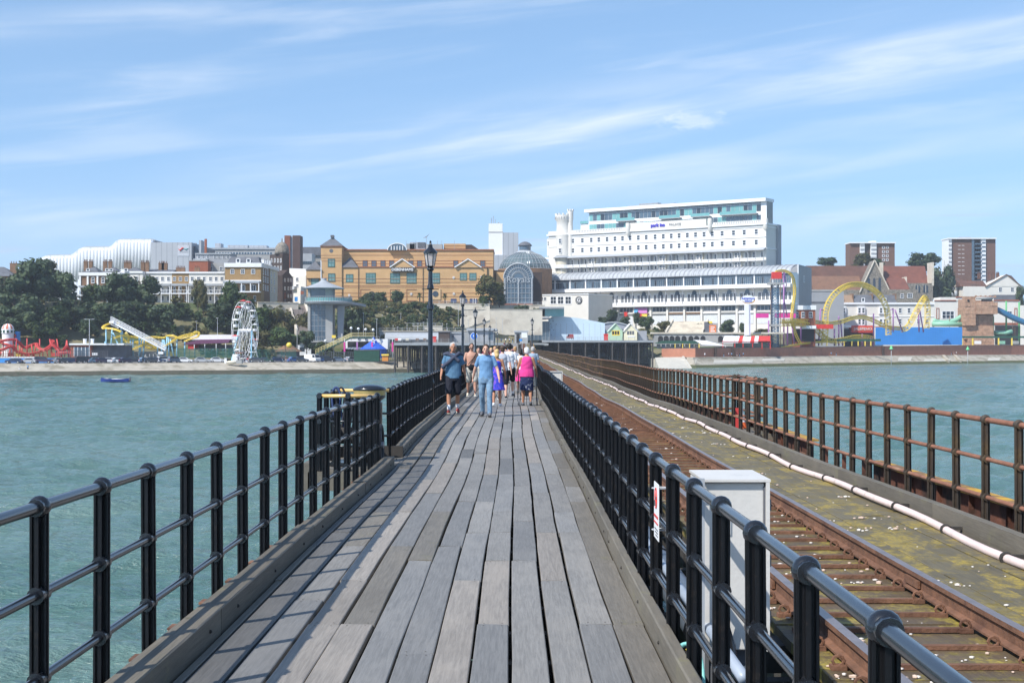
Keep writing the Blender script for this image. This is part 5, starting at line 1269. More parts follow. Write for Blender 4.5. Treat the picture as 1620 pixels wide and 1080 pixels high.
# banners on the shopfront storey
for a, b, t, bt, m_ in ((936, 952, 489, 496, mat('magenta_banner', (.50, .03, .22), .6)), (936, 952, 496.5, 502, m_red), (998, 1003, 494, 502, m_red), (1012, 1034, 487.5, 496, mat('pink_blue_banner', (.60, .22, .52), .6)), (1013, 1026, 497, 504, m_red), (1026, 1034, 497, 501, m_yellow), (1014, 1020, 489, 495, mat('sky_banner', (.12, .42, .70), .6))):
    H.box('banner', a, b, t, bt, 5.9 if m_.name == 'sky_banner' else 5.75, -5.1, m_)
# casino block at the left foot
C_ = Fac('casino_block', 'white casino block with three big windows and a round black emblem', 'building', 853, 600, 931, 588, Z_at(520, 594))
C_.box('wall', 853, 931, 466, 520, 0, 22, m_white, ref=900, zb=-4); C_.box('coping', 852, 932, 464.8, 466.3, .3, 22, m_whitep, ref=900)
C_.box('wall', 866, 872, 464, 500, .1, 5, m_whitep) if False else None
for px in (857.5, 862.5): C_.win(w_22, px, 472.5, 4, 5)
for px in (875.5, 887, 899): C_.win(w_22, px, 474.8, 9.5, 12)
mb = MB(); mb.cyl((0, 0, 0), (0, -.3, 0), 1.55, n=28); e = mb.build('emblem', m_dark, C_.root, loc=(C_.u(916), 0, C_.z(900, 475)))
MB().tube([(1.2*cos(a), -.34, 1.2*sin(a)) for a in np.linspace(0, 2*pi, 29)[:-1]], .07, 4, closed=True).build('emblem_ring', m_whitep, e)
text('G', 'lettering', 2.2, .06, m_whitep, e, (0, -.36, 0), bold=.05)
# turret
ut = H.u(891); TZ = 61.3
for (du, r_, ztop, nm) in ((0, 3.2, 60.2, 'turret'), (3.6, 1.1, 62.0, 'stair_turret')):
    tr = MB().lathe([(r_*1.05, zz(41)), (r_*1.05, zz(50)), (r_*1.15, zz(51.4)), (r_, zz(52.2)), (r_, zz(57.5)), (r_*1.18, zz(58.3)), (r_*1.18, zz(ztop)), (r_*1.05, zz(ztop)), (r_*1.05, zz(ztop)-.5), (.001, zz(ztop)-.5)], 24, (ut+du*1., .4, 0)).build(nm, m_white, H.root, smooth='auto')
    mb = MB(); q = 12 if du == 0 else 6
    for k in range(q): a = 2*pi*k/q; mb.box(ut+du+r_*1.1*cos(a)-.3, ut+du+r_*1.1*cos(a)+.3, .4+r_*1.1*sin(a)-.3, .4+r_*1.1*sin(a)+.3, zz(ztop), zz(ztop)+.8)
    mb.build('battlement', m_white, tr)['kind'] = 'stuff'
    if du == 0:
        mb = MB()
        for k in range(20): a = 2*pi*k/20; mb.box(ut+r_*1.2*cos(a)-.12, ut+r_*1.2*cos(a)+.12, .4+r_*1.2*sin(a)-.12, .4+r_*1.2*sin(a)+.12, zz(58.4), zz(59.4))
        mb.build('corbel', m_conc2, tr)
        for z in (48.6, 44.3, 35): H.put(w_sash, 'window', ut+.3, zz(z), 1.4, 2.2, 3.0)
MB().lathe([(4.6, zz(41)), (3.3, zz(42.2)), (3.3, zz(41.8))], 20, (ut, 0, 0)).build('turret_canopy', m_lead, H.root, smooth=True); MB().lathe([(4.4, zz(36.5)), (4.4, zz(37.9)), (4.2, zz(37.9)), (4.2, zz(36.9)), (.1, zz(36.9))], 20, (ut, 0, 0)).build('turret_balcony', m_whitep, H.root)
MB().lathe([(3.25, zz(30)), (3.25, zz(41.5))], 20, (ut, 0, 0)).build('turret_base', m_cream, H.root, smooth='auto')
# left return with small bays
for z in (26.5, 31, 36, 41): H.ub('side_balcony', -2.2, 0, -.5, 5, zz(z), zz(z+.9), m_whitep)
H.ub('side_bay', -1.6, 0, -1, 4.5, zz(42.5), zz(50.2), m_white); H.put(w_sash, 'window', -.6, zz(48), 1.1, 2.2, -.9)
for z in (31.9, 36.9, 41.9): H.ub('side_opening', -1.2, -.05, -1.5, 4.5, zz(z), zz(z+3), m_dark)
for px in (995, 1124.5): MB().lathe([(.2, zz(49.3)), (.8, zz(50)), (.85, zz(51.5)), (1.0, zz(52)), (1.0, zz(54.6)), (.9, zz(55)), (.001, zz(55.2))], 14, (H.u(px), -.8, 0)).build('corbelled_turret', m_white, H.root, smooth='auto')
# right-hand return in shade
H.ub('string_course', LH, LH+.3, -.3, 12, zz(50.3), zz(50.8), m_whitep); H.ub('string_course', LH, LH+.3, -.3, 12, zz(41.5), zz(41.9), m_whitep); H.ub('string_course', LH, LH+.3, -.3, 12, zz(34.5), zz(34.9), m_whitep)
MB().lathe([(.3, zz(48.8)), (1.1, zz(49.8)), (1.1, zz(53.0)), (1.0, zz(53.8)), (.001, zz(54))], 16, (LH-.3, .2, 0)).build('corner_turret', m_white, H.root, smooth='auto')
H.ub('wall', LH-3, LH+1.0, -9.5, 12.6, -3, zz(51.8), m_conc2, label='rear wing')  # white wing coloured grey, its shade put into the colour
# penthouse
pu0, pu1 = H.u(926)+.5, H.u(1209); MB().box(pu0, pu1, 2.2, 8, zz(52), zz(61), 0).build('penthouse', m_whitep, H.root); H.ub('penthouse', H.u(914), pu0, -2.5, 11, zz(52), zz(56.2), m_whitep, label='lower left part of the penthouse')
MB().box(pu0-1.5, pu1+.3, .6, 8.8, zz(61), zz(62.3)).build('penthouse_roof', m_whitep, H.root)
rng = random.Random(4); n = 42
for k in range(n):
    a = pu0+.3+(pu1-pu0-2.6)*k/n; b = a+(pu1-pu0-2.6)/n-.18; r_ = rng.random(); m_ = m_teal if r_ < .33 else m_glassb if r_ < .8 else m_glass
    H.ub('penthouse_pane', a, b, -2.05, 2.4, zz(57.2), zz(59.9), m_, None); H.ub('penthouse_pane', a, b, -2.05, 2.4, zz(52.9), zz(55.6), m_teal if rng.random() < .3 else m_glassb)
    H.ub('transom', a, b, -2.0, 2.4, zz(60.2), zz(60.7), m_glassb)
for a, b in ((974, 1003), (1042, 1075), (1092, 1122), (1138, 1196)):
    H.ub('penthouse_balcony', H.u(a), H.u(b), -.2, 2.2, zz(56.0), zz(56.3), m_conc2); H.ub('glass_balustrade', H.u(a), H.u(b), -.25, .35, zz(56.3), zz(57.5), m_teal)
for a, b in ((914, 926),): H.ub('glass_balustrade', H.u(a), H.u(b), -2.0, 2.1, zz(56.2), zz(57.4), m_teal)
H.ub('rooftop_plant', H.u(985), H.u(1058), -5, 10, zz(62.3), zz(63.1), m_conc2); H.ub('rooftop_plant', H.u(1000), H.u(1030), -6, 9, zz(63.1), zz(63.8), m_grey)
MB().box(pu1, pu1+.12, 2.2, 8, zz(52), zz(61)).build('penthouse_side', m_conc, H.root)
# extension end wall, grey
xE = Vector((H.a.x+H.d.x*uE, H.a.y+H.d.y*uE))
E = Fac('theatre_block', 'plain grey windowless end block right of the white palace hotel', 'building', 1262, H.Y(1262)+4, 1284, H.Y(1262)+30, 4)
E.box('wall', 1262, 1284, 418.5, 530, 0, 5, m_conc2, ref=1264, zb=-4); E.put(w_22, 'window', E.u(1272), E.z(1264, 440), 1.8, 2.6); pass
MB().box(E.u(1262)-.4, E.u(1262)+.2, -.4, 0, -3, E.z(1264, 418.5)).build('downpipe', m_whitep, E.root)
F = Fac('theatre_annex', 'low grey annex between the end block and the white terrace', 'building', 1276, 655, 1335, 655, 4); F.box('wall', 1276, 1335, 461, 530, 0, 10, m_conc2, zb=-4); F.box('coping', 1276, 1322, 458, 461, .2, 10, m_conc); F.box('dark_strip', 1282, 1310, 477, 480, .1, 0, m_slate)
# ------------------------------------------------------------------ church
F = Fac('church', 'stone church with long red tiled roofs and a steep gable with three lancets', 'church', 1283, 760, 1476, 760, 18)
cz = lambda py: Z_at(py, 760)-18
F.box('wall', 1283, 1476, 448, 500, -8, 20, m_ragst, zb=-6, label='nave wall'); 
MB().prism_x([(8, cz(448)), (20, cz(448)), (20, cz(418)), (14, cz(418))], F.u(1284), F.u(1400)).build('nave_roof', m_tile, F.root)
MB().prism_x([(7, cz(447)), (20, cz(447)), (14, cz(418.5))], F.u(1404), F.u(1475)).build('nave_roof', mat('brighter_red_tile', (.17, .062, .04), .9, .2, .4), F.root, label='redder tiled roof of the chancel')
MB().prism_x([(-4, cz(459)), (8, cz(459)), (8, cz(438)), (4, cz(436))], F.u(1284), F.u(1362)).build('aisle_roof', mat('brown_tile', (.19, .10, .06), .9, .2, .4), F.root)
F.box('wall', 1284, 1364, 459, 500, 4, -3, m_ragst, zb=-6, label='low aisle wall')
MB().prism([(F.u(1356), cz(463)), (F.u(1403), cz(463)), (F.u(1379), cz(413))], -6, 4).build('gable', m_ragst, F.root); F.box('wall', 1356, 1403, 463, 500, 6, 4, m_ragst, zb=-6, label='gable wall')
mb = MB(); mb.bar((F.u(1355.5), -6.3, cz(463)), (F.u(1379), -6.3, cz(412.4)), .7, .5).bar((F.u(1403.5), -6.3, cz(463)), (F.u(1379), -6.3, cz(412.4)), .7, .5); mb.build('gable_coping', m_stone, F.root)
for px, t, b in ((1370, 440, 462), (1378.5, 440, 462), (1387, 439, 462)):
    MB().prism([(x+F.u(px), z+cz(b)) for x, z in arch_poly(1.25, (b-t)*730/FPX, 7)], -6.15, -5.9).build('lancet_window', m_glass, F.root)
F.box('buttress', 1398, 1402, 414, 440, -6, 9, m_stone, label='tall chimney like buttress'); F.box('buttress', 1431.5, 1434, 438, 470, 1, 6, m_stone); MB().prism([(F.u(1425), cz(458)), (F.u(1436), cz(458)), (F.u(1431), cz(447))], -2, 6).build('porch_gable', m_stone, F.root)
F.box('wall', 1434, 1475, 448, 500, 1, 8, m_ragst, zb=-6, label='chancel wall')
for px in (1451, 1463.5):
    MB().prism([(x+F.u(px), z+cz(463)) for x, z in arch_poly(2.4, 4.2, 8)], -1.2, -.9).build('traceried_window', m_glass, F.root); MB().box(F.u(px)-.12, F.u(px)+.12, -1.35, -1.2, cz(463), cz(451)).build('mullion', m_stone, F.root)
F.box('wall', 1400, 1443, 459, 500, 9, -5, m_ragst, zb=-6, label='grey stone vestry'); F.win(w_32, 1432, 468.5, 8, 7, 9); F.win(w_22, 1420, 469, 5, 7, 9); MB().prism_x([(-9, cz(459)), (-2, cz(459)), (1, cz(440))], F.u(1403), F.u(1432)).build('vestry_roof', MATS['brighter_red_tile'], F.root)
F.box('buttress', 1473.5, 1476.5, 415, 452, 1.2, 8, m_stone)
# ------------------------------------------------------------------ tower blocks
def tower(px0, px1, pyt, label, Y, cols, winrows, wx_, pyb=440):
    F = Fac('tower_block', label, 'tower block', px0, Y, px1, Y, 22, 'tower blocks on the skyline')
    m_tb = mat('tower_block_brown_brick', (.155, .085, .06), .9, .1, .5)
    for a, b, f, mm in cols: F.box('wall', a, b, pyt+1.5, pyb, f, 12, {'b': m_tb, 'w': m_whitep, 'd': m_dkbr, 'g': m_conc2, 's': m_glassb}[mm], zb=-4)
    F.box('roof_edge', px0-.3, px1+.3, pyt, pyt+1.8, 1.6, 13, m_whitep)
    for py in winrows:
        for px in wx_: F.win(w_sq, px, py, 3.6, 3.4, .05 if px > 0 else 0)
    return F
F = tower(1344, 1416, 383.3, 'shorter brown tower block behind the church, with its trees', 900, [(1344.5, 1360, 0, 'b'), (1360, 1367.5, 1, 'w'), (1367.5, 1377, -1, 'd'), (1377, 1386, 1.2, 'w'), (1386, 1415.5, 0, 'b')], [391.5, 398, 404.5, 411], [1397.5, 1403.5])
for k in range(8): F.box('balcony', 1377.5, 1385.5, 387+k*6.4, 389.5+k*6.4, 1.5, 0, m_conc2)
for k in range(8): F.box('balcony', 1360.5, 1367, 387+k*6.4, 389.5+k*6.4, 1.3, 0, m_conc2)
F.box('tank_room', 1378, 1386, 381, 384, 0, 8, m_whitep)
F = tower(1499, 1575, 376.5, 'taller brown tower block at the right of the skyline', 860, [(1499.5, 1505, 1, 'w'), (1505, 1537, .2, 'b'), (1537, 1541, .6, 's'), (1541, 1552, -2, 'd'), (1552, 1559, .8, 'w'), (1559, 1575, 0, 'b')], [386.7, 393, 399.7, 406, 412.6, 419, 425.8, 432], [1517.5, 1523.5])
for k in range(10): F.box('balcony', 1500, 1504.5, 380+k*6.5, 382.5+k*6.5, 1.4, 0, m_conc2); F.box('balcony', 1542, 1552, 385+k*6.5, 387+k*6.5, 1.2, 0, m_glassb); F.box('window_strip', 1552.7, 1558.5, 383+k*6.5, 385.5+k*6.5, .9, 0, m_glassb)
F.box('tank_room', 1520, 1538, 374.6, 377, -2, 8, m_conc)
# white gabled house, brown roofs, chimneys at the right
F = Fac('gabled_house', 'large white gabled house with brown roof at the right edge', 'house', 1524, 790, 1616, 790, 16); gz = lambda py: Z_at(py, 790)-16
F.box('wall', 1524, 1616, 453, 510, 0, 12, m_white, zb=-6); MB().prism([(F.u(1559), gz(453)), (F.u(1616), gz(453)), (F.u(1592), gz(434.5))], -.2, 12).build('gable', m_white, F.root)
mb = MB(); mb.bar((F.u(1558), -.5, gz(453.5)), (F.u(1592), -.5, gz(434)), .8, .3).bar((F.u(1616.5), -.5, gz(453.5)), (F.u(1592), -.5, gz(434)), .8, .3); mb.build('bargeboard', m_brown, F.root)
MB().prism_x([(0, gz(453)), (12, gz(453)), (8, gz(443))], F.u(1520), F.u(1562)).build('roof', m_tile, F.root); MB().add([(F.u(1616), 0, gz(453)), (F.u(1592), 0, gz(434)), (F.u(1614), 14, gz(434)), (F.u(1618), 14, gz(453))], [(0, 1, 2, 3)]).build('roof', m_tile, F.root)
for px in (1582.5, 1601.5): F.win(w_22, px, 458, 5, 7)
MB().box(F.u(1591), F.u(1593), -.1, 0, gz(441.5), gz(439)).build('vent', m_slate, F.root)
for px in (1557, 1574, 1580, 1587): chimney(F.root, F.u(px), 9, gz(436), 1.6, 1, 2.0, m_tile)
F = Fac('roof_cluster', 'cluster of brown roofs and tall pale chimneys between the church tree and the gabled house', 'house', 1494, 800, 1526, 800, 16)
F.box('wall', 1494, 1526, 446, 510, 0, 8, m_tile, zb=-6); MB().prism_x([(-1, F.z(1500, 447)), (9, F.z(1500, 447)), (6, F.z(1500, 440))], 0, F.L).build('roof', m_tile, F.root)
F.box('wall', 1490, 1512, 455, 468, 3, 0, m_white)
mb = MB()
for px in (1498, 1503, 1507.5): mb.cyl((F.u(px), -4, F.z(1500, 470)), (F.u(px), -4, F.z(1500, 449)), .8, .35, 8)
mb.build('flue', m_cream, F.root); mb = MB()
for px in (1502, 1507.5): mb.lathe([(.2, 0), (.9, .6), (.9, 2.6), (.3, 3.4)], 10, (F.u(px), -5.4, F.z(1500, 470)))
mb.build('tank', m_lead, F.root, smooth=True)
# red-brick shop, white seafront terrace, arcade
F = Fac('brick_parade', 'red brick shop with white cornice and three white windows behind the coaster', 'shop', 1242, 570, 1290, 570, 1); F.box('wall', 1255, 1290, 490, 545, 0, 3, m_redbr, zb=-3); F.box('cornice', 1254, 1291, 483, 490, .4, 3.2, m_whitep)
for px in (1260, 1270.5, 1282.5): F.win(w_22, px, 498, 5.5, 9)
F.box('shopfront', 1255, 1290, 515, 520, 1.5, 0, m_whitep); F.box('interior', 1257, 1288, 520, 540, .1, 0, m_dark); F.box('awning', 1290, 1318, 513, 520, .5, -.3, m_red)
def white_house(a, b, label, bay, roofm, seed, Y=672):
    F = Fac('terraced_house', label, 'house', a, Y, b, Y, 1, 'white seafront houses behind the coaster')
    F.box('wall', a, b, 482, 550, 0, 10, m_white, zb=-3); F.box('cornice', a, b, 478.5, 481.5, .7, 10, m_whitep); F.box('sill_course', a, b, 500, 501, .25, 0, m_whitep)
    if roofm:
        MB().prism_x([(.5, F.z(a, 480)), (10, F.z(a, 480)), (8, F.z(a, 466)), (4, F.z(a, 466))], .2, F.L-.2).build('roof', roofm, F.root)
        F.win(w_sq, (a+b)/2-1, 474, 5, 6, -1.2, 'dormer')
        F.box('party_wall', b-1.5, b, 464, 480, -2, 8, m_brown)
    for px in bay:
        for py, h in ((491, 10), (509, 10)):
            F.box('bay', px-6, px+6, py-6, py+6, .9, 0, m_whitep); F.win(w_sash, px-3, py, 4, 9, .9); F.win(w_sash, px+3, py, 4, 9, .9)
    return F
white_house(1316, 1352, 'white seafront house under a tan roof inside the coaster loop', (1332,), mat('tan_roof_tile', (.30, .20, .13), .9), 1)
white_house(1352, 1383, 'white seafront house under a slate roof inside the coaster loop', (1362,), m_slate, 2)
white_house(1383, 1420, 'white seafront house under a slate roof behind the right leg of the loop', (1396,), m_slate, 3)
white_house(1420, 1450, 'plain white seafront house behind the peaked coaster track', (), None, 4); F = white_house(1450, 1478, 'bow fronted white seafront house left of the red trimmed arcade', (), None, 5)
for px in (1424, 1438, 1453, 1466):
    for py in (491, 508): F.win(w_sash, px, py, 5, 8, .05)
F = Fac('restaurant_front', 'red fronted restaurant with white lettering at the foot of the white houses', 'restaurant', 1346, 664, 1382, 664, 0); F.box('fascia', 1346, 1382, 515, 526, 1.2, 4, m_red); F.box('wall', 1346, 1382, 526, 545, 0, 4, m_dkbr, zb=-3); F.box('sign', 1347.5, 1380, 517, 523.5, 1.4, 0, mat('orange_red_sign', (.62, .10, .03), .5)); text('JALEPENO', 'lettering', 1.7, .05, m_whitep, F.root, (F.u(1364), -1.5, F.z(1364, 520.3)), sx=1.1)
F = Fac('restaurant_front', 'white shop canopy with small balcony left of the red restaurant', 'shop', 1318, 664, 1345, 664, 0); F.box('balcony', 1318, 1345, 514, 518, 2, 3, m_whitep); F.box('interior', 1320, 1344, 520, 545, 0, 3, m_dark, zb=-3); F.box('air_unit', 1333, 1341, 504, 508, .5, 2, m_grey)
F = Fac('arcade', 'white amusement arcade with red trim and stepped gables', 'amusement arcade', 1478, 716, 1640, 716, 0)
F.box('wall', 1478, 1532, 476, 550, 0, 12, m_white, zb=-3); F.box('wall', 1488, 1530, 470, 477, 0, 12, m_white); F.box('wall', 1572, 1614, 476, 550, 0, 12, m_white, zb=-3); F.box('wall', 1532, 1572, 472, 550, .2, 12, m_white, zb=-3); F.box('wall', 1614, 1640, 483, 550, .3, 12, m_white, zb=-3)
F.box('red_coping', 1478, 1512, 474.6, 476, .4, .0, m_redbr); F.box('red_coping', 1512, 1530, 469, 470.6, .4, 0, m_redbr); F.box('red_coping', 1572, 1612, 474, 476, .4, 0, m_redbr)
for px in (1483.5, 1517.5, 1607): 
    mb = MB(); u0, u1, z0, z1 = F.u(px-2.3), F.u(px+2.3), F.z(px, 504), F.z(px, 488)
    mb.box(u0, u0+.3, -.2, 0, z0, z1).box(u1-.3, u1, -.2, 0, z0, z1).box(u0, u1, -.2, 0, z0-.3, z0).box(u0, u1, -.2, 0, z1, z1+.3); mb.build('red_frame', m_redbr, F.root)
F.win(w_32, 1500, 498, 20, 12); F.win(w_32, 1596, 496, 10, 8)
F.box('red_band', 1572, 1612, 510.5, 514, .3, 0, m_redbr); F.box('interior', 1574, 1620, 515, 545, .1, 0, m_dark); F.box('rooftop_shed', 1575, 1610, 466, 474, -3, 10, m_slate)
# ================================================================== foreshore: platforms, rides, cars
def P3(px, py, Y): return Vector((X_at(px, Y), Y, Z_at(py, Y)))
def shoreY(px, off):
    Y = 400.
    for _ in range(60): Y = Ys(X_at(px, Y))+off
    return Y
class At:        # a thing at (px,py,Y); parts given in photo pixels at that distance
    slant = None
    def __init__(s, name, px, py, Y, label, cat, group=None, slant=None):
        s.px, s.py, s.Y = px, py, Y; s.slant = slant; s.k = Y/FPX; s.root = empty(name, P3(px, py, Y), 0, label, cat, group)
    def l(s, px, py, dy=0.):
        if s.slant is not None: Y = shoreY(px, s.slant)+dy*.5; return P3(px, py, Y)-s.root.location
        return Vector(((px-s.px)*s.k, dy, (s.py-py)*s.k))
    def box(s, name, a, b, t, c, y0, y1, m, label=None):
        p, q = s.l(a, c), s.l(b, t); o_ = 0 if s.slant is None else (p.y+q.y)/2; y0 += o_; y1 += o_; return MB().box(p.x, q.x, y0, y1, p.z, q.z).build(name, m, s.root, label=label)
    def tubes(s, name, paths, r, m, n=5):
        mb = MB()
        for pth in paths: mb.tube([s.l(*p) for p in pth], r, n)
        return mb.build(name, m, s.root, smooth=True)
def smooth_path(pts, n=8):
    P = [Vector(p) for p in pts]; P = [P[0]*2-P[1]]+P+[P[-1]*2-P[-2]]; out = []
    for i in range(1, len(P)-2):
        for k in range(n):
            t = k/n; a, b, c, d = P[i-1:i+3]; out.append(.5*((2*b)+(c-a)*t+(2*a-5*b+4*c-d)*t*t+(3*b-a-3*c+d)*t**3))
    out.append(P[-2]); return out
def coaster(A, pts, m, gauge=1.0, h=.55, r=.11, tie=1.4, truss=True, name='track', n=8, side=(0, 1, 0)):
    pts = smooth_path([A.l(*p) for p in pts], n); mb = MB(); sd = Vector(side)*gauge/2; N = len(pts)
    ups = []
    for i in range(N):
        d = (pts[min(i+1, N-1)]-pts[max(i-1, 0)]).normalized(); ups.append(sd.cross(d).normalized()*h)
    for s_ in (-1, 1): mb.tube([p+sd*s_ for p in pts], r, 5); 
    if truss: 
        for s_ in (-1, 1): mb.tube([p+sd*s_*.9+u for p, u in zip(pts, ups)], r*.8, 4)
    acc = 0
    for i in range(1, N):
        acc += (pts[i]-pts[i-1]).length
        if acc > tie*.5:
            acc = 0; mb.bar(pts[i]+sd, pts[i]-sd, r*1.3)
            if truss and i+1 < N:
                for s_ in (-1, 1): mb.bar(pts[i]+sd*s_, pts[min(i+1, N-1)]+sd*s_*.9+ups[i], r*.9); mb.bar(pts[i]+sd*s_, pts[i]+sd*s_*.9+ups[i], r*.9)
    return mb.build(name, m, A.root, smooth=False)
m_pinkst = mat('faded_red_steel', (.56, .05, .045), .5, .15, 1)
# --- platforms at the shore end of the pier
def platform(px0, px1, Y0, Y1, pys, label, pxs, depth_rows, zdeck):
    r = empty('pier_platform', (X_at(px0, Y0), Y0, zdeck), 0, label, 'pier platform'); W_ = X_at(px1, Y0)-X_at(px0, Y0); D = Y1-Y0
    MB().box(0, W_, 0, D, -.35, 0).build('deck', m_conc, r); MB().box(-.1, W_+.1, -.12, -.02, -.75, -.05).build('fascia', m_grey, r)
    for k, px in enumerate(pxs):
        x = X_at(px, Y0)-X_at(px0, Y0)
        for j, dy in enumerate(depth_rows): MB().cyl((x, dy+.3, -10.5), (x, dy+.3, -.35), .24 if j else .3, n=8).build('pile', m_joist if j else mat('weathered_pile', (.06, .052, .047), .8, .3, 1), r)
        MB().box(x-.18, x+.18, 0, D, -1.2, -.36).build('cross_girder', m_joist, r)
        for dy in depth_rows[1:4] if px0 < 700 else (): MB().cyl((x+1.7, dy+2.3, -10.5), (x+1.7, dy+2.3, -.35), .22, n=6).build('pile', m_joist, r)
    mb = MB()
    for a, b in zip(pxs[:-1], pxs[1:]):
        x0, x1 = X_at(a, Y0)-X_at(px0, Y0), X_at(b, Y0)-X_at(px0, Y0)
        mb.bar((x0, .3, -7.5), (x1, .3, -2.8), .045).bar((x1, .3, -7.5), (x0, .3, -2.8), .045).bar((x0, .3, -2.8), (x1, .3, -2.8), .08)
    for dy in depth_rows[1::2]: mb.box(0, W_, dy, dy+.3, -1.5, -.4)
    mb.build('bracing', m_joist, r)
    mb = MB(); n = int(W_/2.1)
    for k in range(n+1): mb.box(W_*k/n-.04, W_*k/n+.04, .1, .18, 0, 1.15)
    for h in (.4, .75, 1.12): mb.box(0, W_, .11, .17, h, h+.05)
    mb.build('railing', m_grey, r); return r
platform(624, 796, 395, 470, 541, 'left timber platform on dark piles at the shore end of the pier', [624.5, 645.5, 667.5, 689.5, 712, 735, 758], [0, 8, 16, 26, 38, 52], 2.75)
platform(858, 1033.5, 503, 585, 538, 'right timber platform on dark piles carrying the huts', [862, 884, 905, 926.5, 948, 969, 990, 1011, 1032.5], [0, 9, 20, 34, 50, 66], 3.9)
rt = tag(empty('pier_approach', (0, 0, 0)), kind='structure')
MB().box(-14, 11, 470, 530, 2.0, 2.7).box(-6, 9, 408, 470, 2.2, 2.68).build('deck', m_conc, rt)
# things on the left platform
A = At('station_building', 765, 541, 425, 'long grey station canopy with glazed front on the left platform', 'building'); A.box('wall', 741, 782, 523, 541, 0, 22, m_conc2); A.box('roof', 738, 786, 519.5, 523, -.8, 23, m_lead)
for k in range(6): A.box('mullion', 742+k*7.6, 742.6+k*7.6, 523, 541, -.1, 0, m_grey)
A.box('window', 772, 780, 525, 538, -.05, 0, m_glassb)
A = At('brown_hut', 702, 541, 415, 'flat roofed brown hut on the left platform', 'hut'); A.box('wall', 693.5, 711, 525, 541, 0, 4, mat('brown_hut_timber', (.07, .05, .042), .9)); A.box('roof', 692.5, 712, 523.5, 525.5, -.3, 4.3, m_slate)
A = At('pale_hut', 721, 541, 418, 'pale grey hut beside the brown hut on the left platform', 'hut'); A.box('wall', 712, 731, 527, 541, 0, 4, m_conc2); A.box('roof', 711, 732, 525.5, 527.3, -.3, 4.3, m_lead); A.box('door', 715, 718, 530, 541, -.1, 0, m_slate)
A = At('life_raft_box', 686.5, 541, 402, 'bright red box behind the railing of the left platform', 'box'); A.box('body', 683.5, 690, 533, 541, 0, 1.2, m_red); A.box('lid', 683, 690.5, 531.8, 533, -.1, 1.3, m_red)
A = At('train_shed', 655, 541, 455, 'long low grey barrel roofed train shed behind the left platform', 'building'); MB().prism_x([(4*cos(a), 2.2*sin(a)+.8) for a in np.linspace(0, pi, 10)], -9, 16).build('roof', m_lead, A.root); A.box('wall', 608, 690, 537, 541, -3.5, 3.5, m_slate)
for i, (px, m_) in enumerate(((627, m_red), (632, m_whitep), (644, m_cream), (660, m_brown), (672, m_brown))):
    A = At('bench', px, 541, 400, ['red', 'white', 'cream', 'brown', 'second brown'][i]+' bench behind the railing of the left platform', 'bench'); A.box('seat', px-2.5, px+2.5, 538, 538.7, 0, .5, m_); A.box('backrest', px-2.5, px+2.5, 535, 537.6, .5, .6, m_)
    for q in (-2, 2): A.box('leg', px+q-.25, px+q+.25, 538.7, 541, .1, .4, m_slate)
A = At('notice_board', 833, 541, 300, 'white notice board on a grey frame left of the track', 'sign'); 
A.box('panel', 825, 834, 526, 534, 0, .1, m_whitep); A.box('post', 826, 826.6, 534, 556, 0, .1, m_pole); A.box('post', 832, 832.6, 534, 556, 0, .1, m_pole); A.box('plate', 821.5, 826.5, 536, 539.5, 0, .1, m_blue)
A = At('ticket_kiosk', 824, 541, 430, 'grey ticket kiosk with a dark doorway where the pier meets the platform', 'kiosk'); A.box('wall', 814, 835, 525, 544, 0, 4, m_conc); A.box('roof', 813, 836, 523, 525.5, -.4, 4.4, m_lead); A.box('doorway', 817, 822, 528, 543, -.1, 0, m_dark)
# cultural centre
A = At('glass_entrance_hall', 843, 538, 520, 'glass entrance hall under a thin oversailing grey roof', 'building')
A.box('glazing', 833, 869, 508, 538, 0, 16, m_glassb)
for k in range(7): A.box('mullion', 833+k*6, 833.6+k*6, 508, 538, -.15, 0, m_grey)
mb = MB(); a, b, c, d = A.l(811, 507.5), A.l(869, 500.5), A.l(869, 503.5), A.l(811, 508.6)
mb.prism([(a.x, a.z), (d.x, d.z), (c.x, c.z), (b.x, b.z)], -3, 18); mb.build('roof', m_conc2, A.root)
A.box('roof_terrace_glass', 853, 893, 488, 500, 4, 4.2, m_teal); A.box('roof_slab', 853, 893, 485, 488, 2, 10, m_grey)
A = At('culture_centre', 868, 538, 528, 'pale blue clad building with a falling roof line behind the parked car', 'building'); q = lambda px, py: (A.l(px, py).x, A.l(px, py).z)
MB().prism([q(869, 540), q(957, 540), q(957, 511), q(915, 503), q(876, 499), q(869, 503.5)], 0, 20).build('wall', m_ltblue, A.root)
mb = MB()
for (px, py) in ((871, 512), (875, 508), (873, 518), (880, 513), (870, 522), (876, 522), (872, 530)): c = A.l(px, py); mb.ball((c.x, -.05, c.z), .16, 6, 4)
mb.build('portholes', m_slate, A.root)
for k in range(9): A.box('cladding_joint', 878+k*9, 878.3+k*9, 512, 538, -.03, 0, m_conc2)
A = At('vaulted_hall', 970, 538, 548, 'grey segmental vaulted hall behind the two coloured huts', 'building')
arc = [(914+112*t, 538-27.5*sin(pi*min(1, t*1.0))**.8) for t in np.linspace(0, 1, 24)]
MB().prism([(A.l(px, py).x, A.l(px, py).z) for px, py in arc], 0, 18).build('gable_wall', mat('lilac_grey_cladding', (.33, .34, .38), .6, .05, .3), A.root)
A.tubes('verge', [[(px, py-.4, -.2) for px, py in arc]], .28, m_lead)
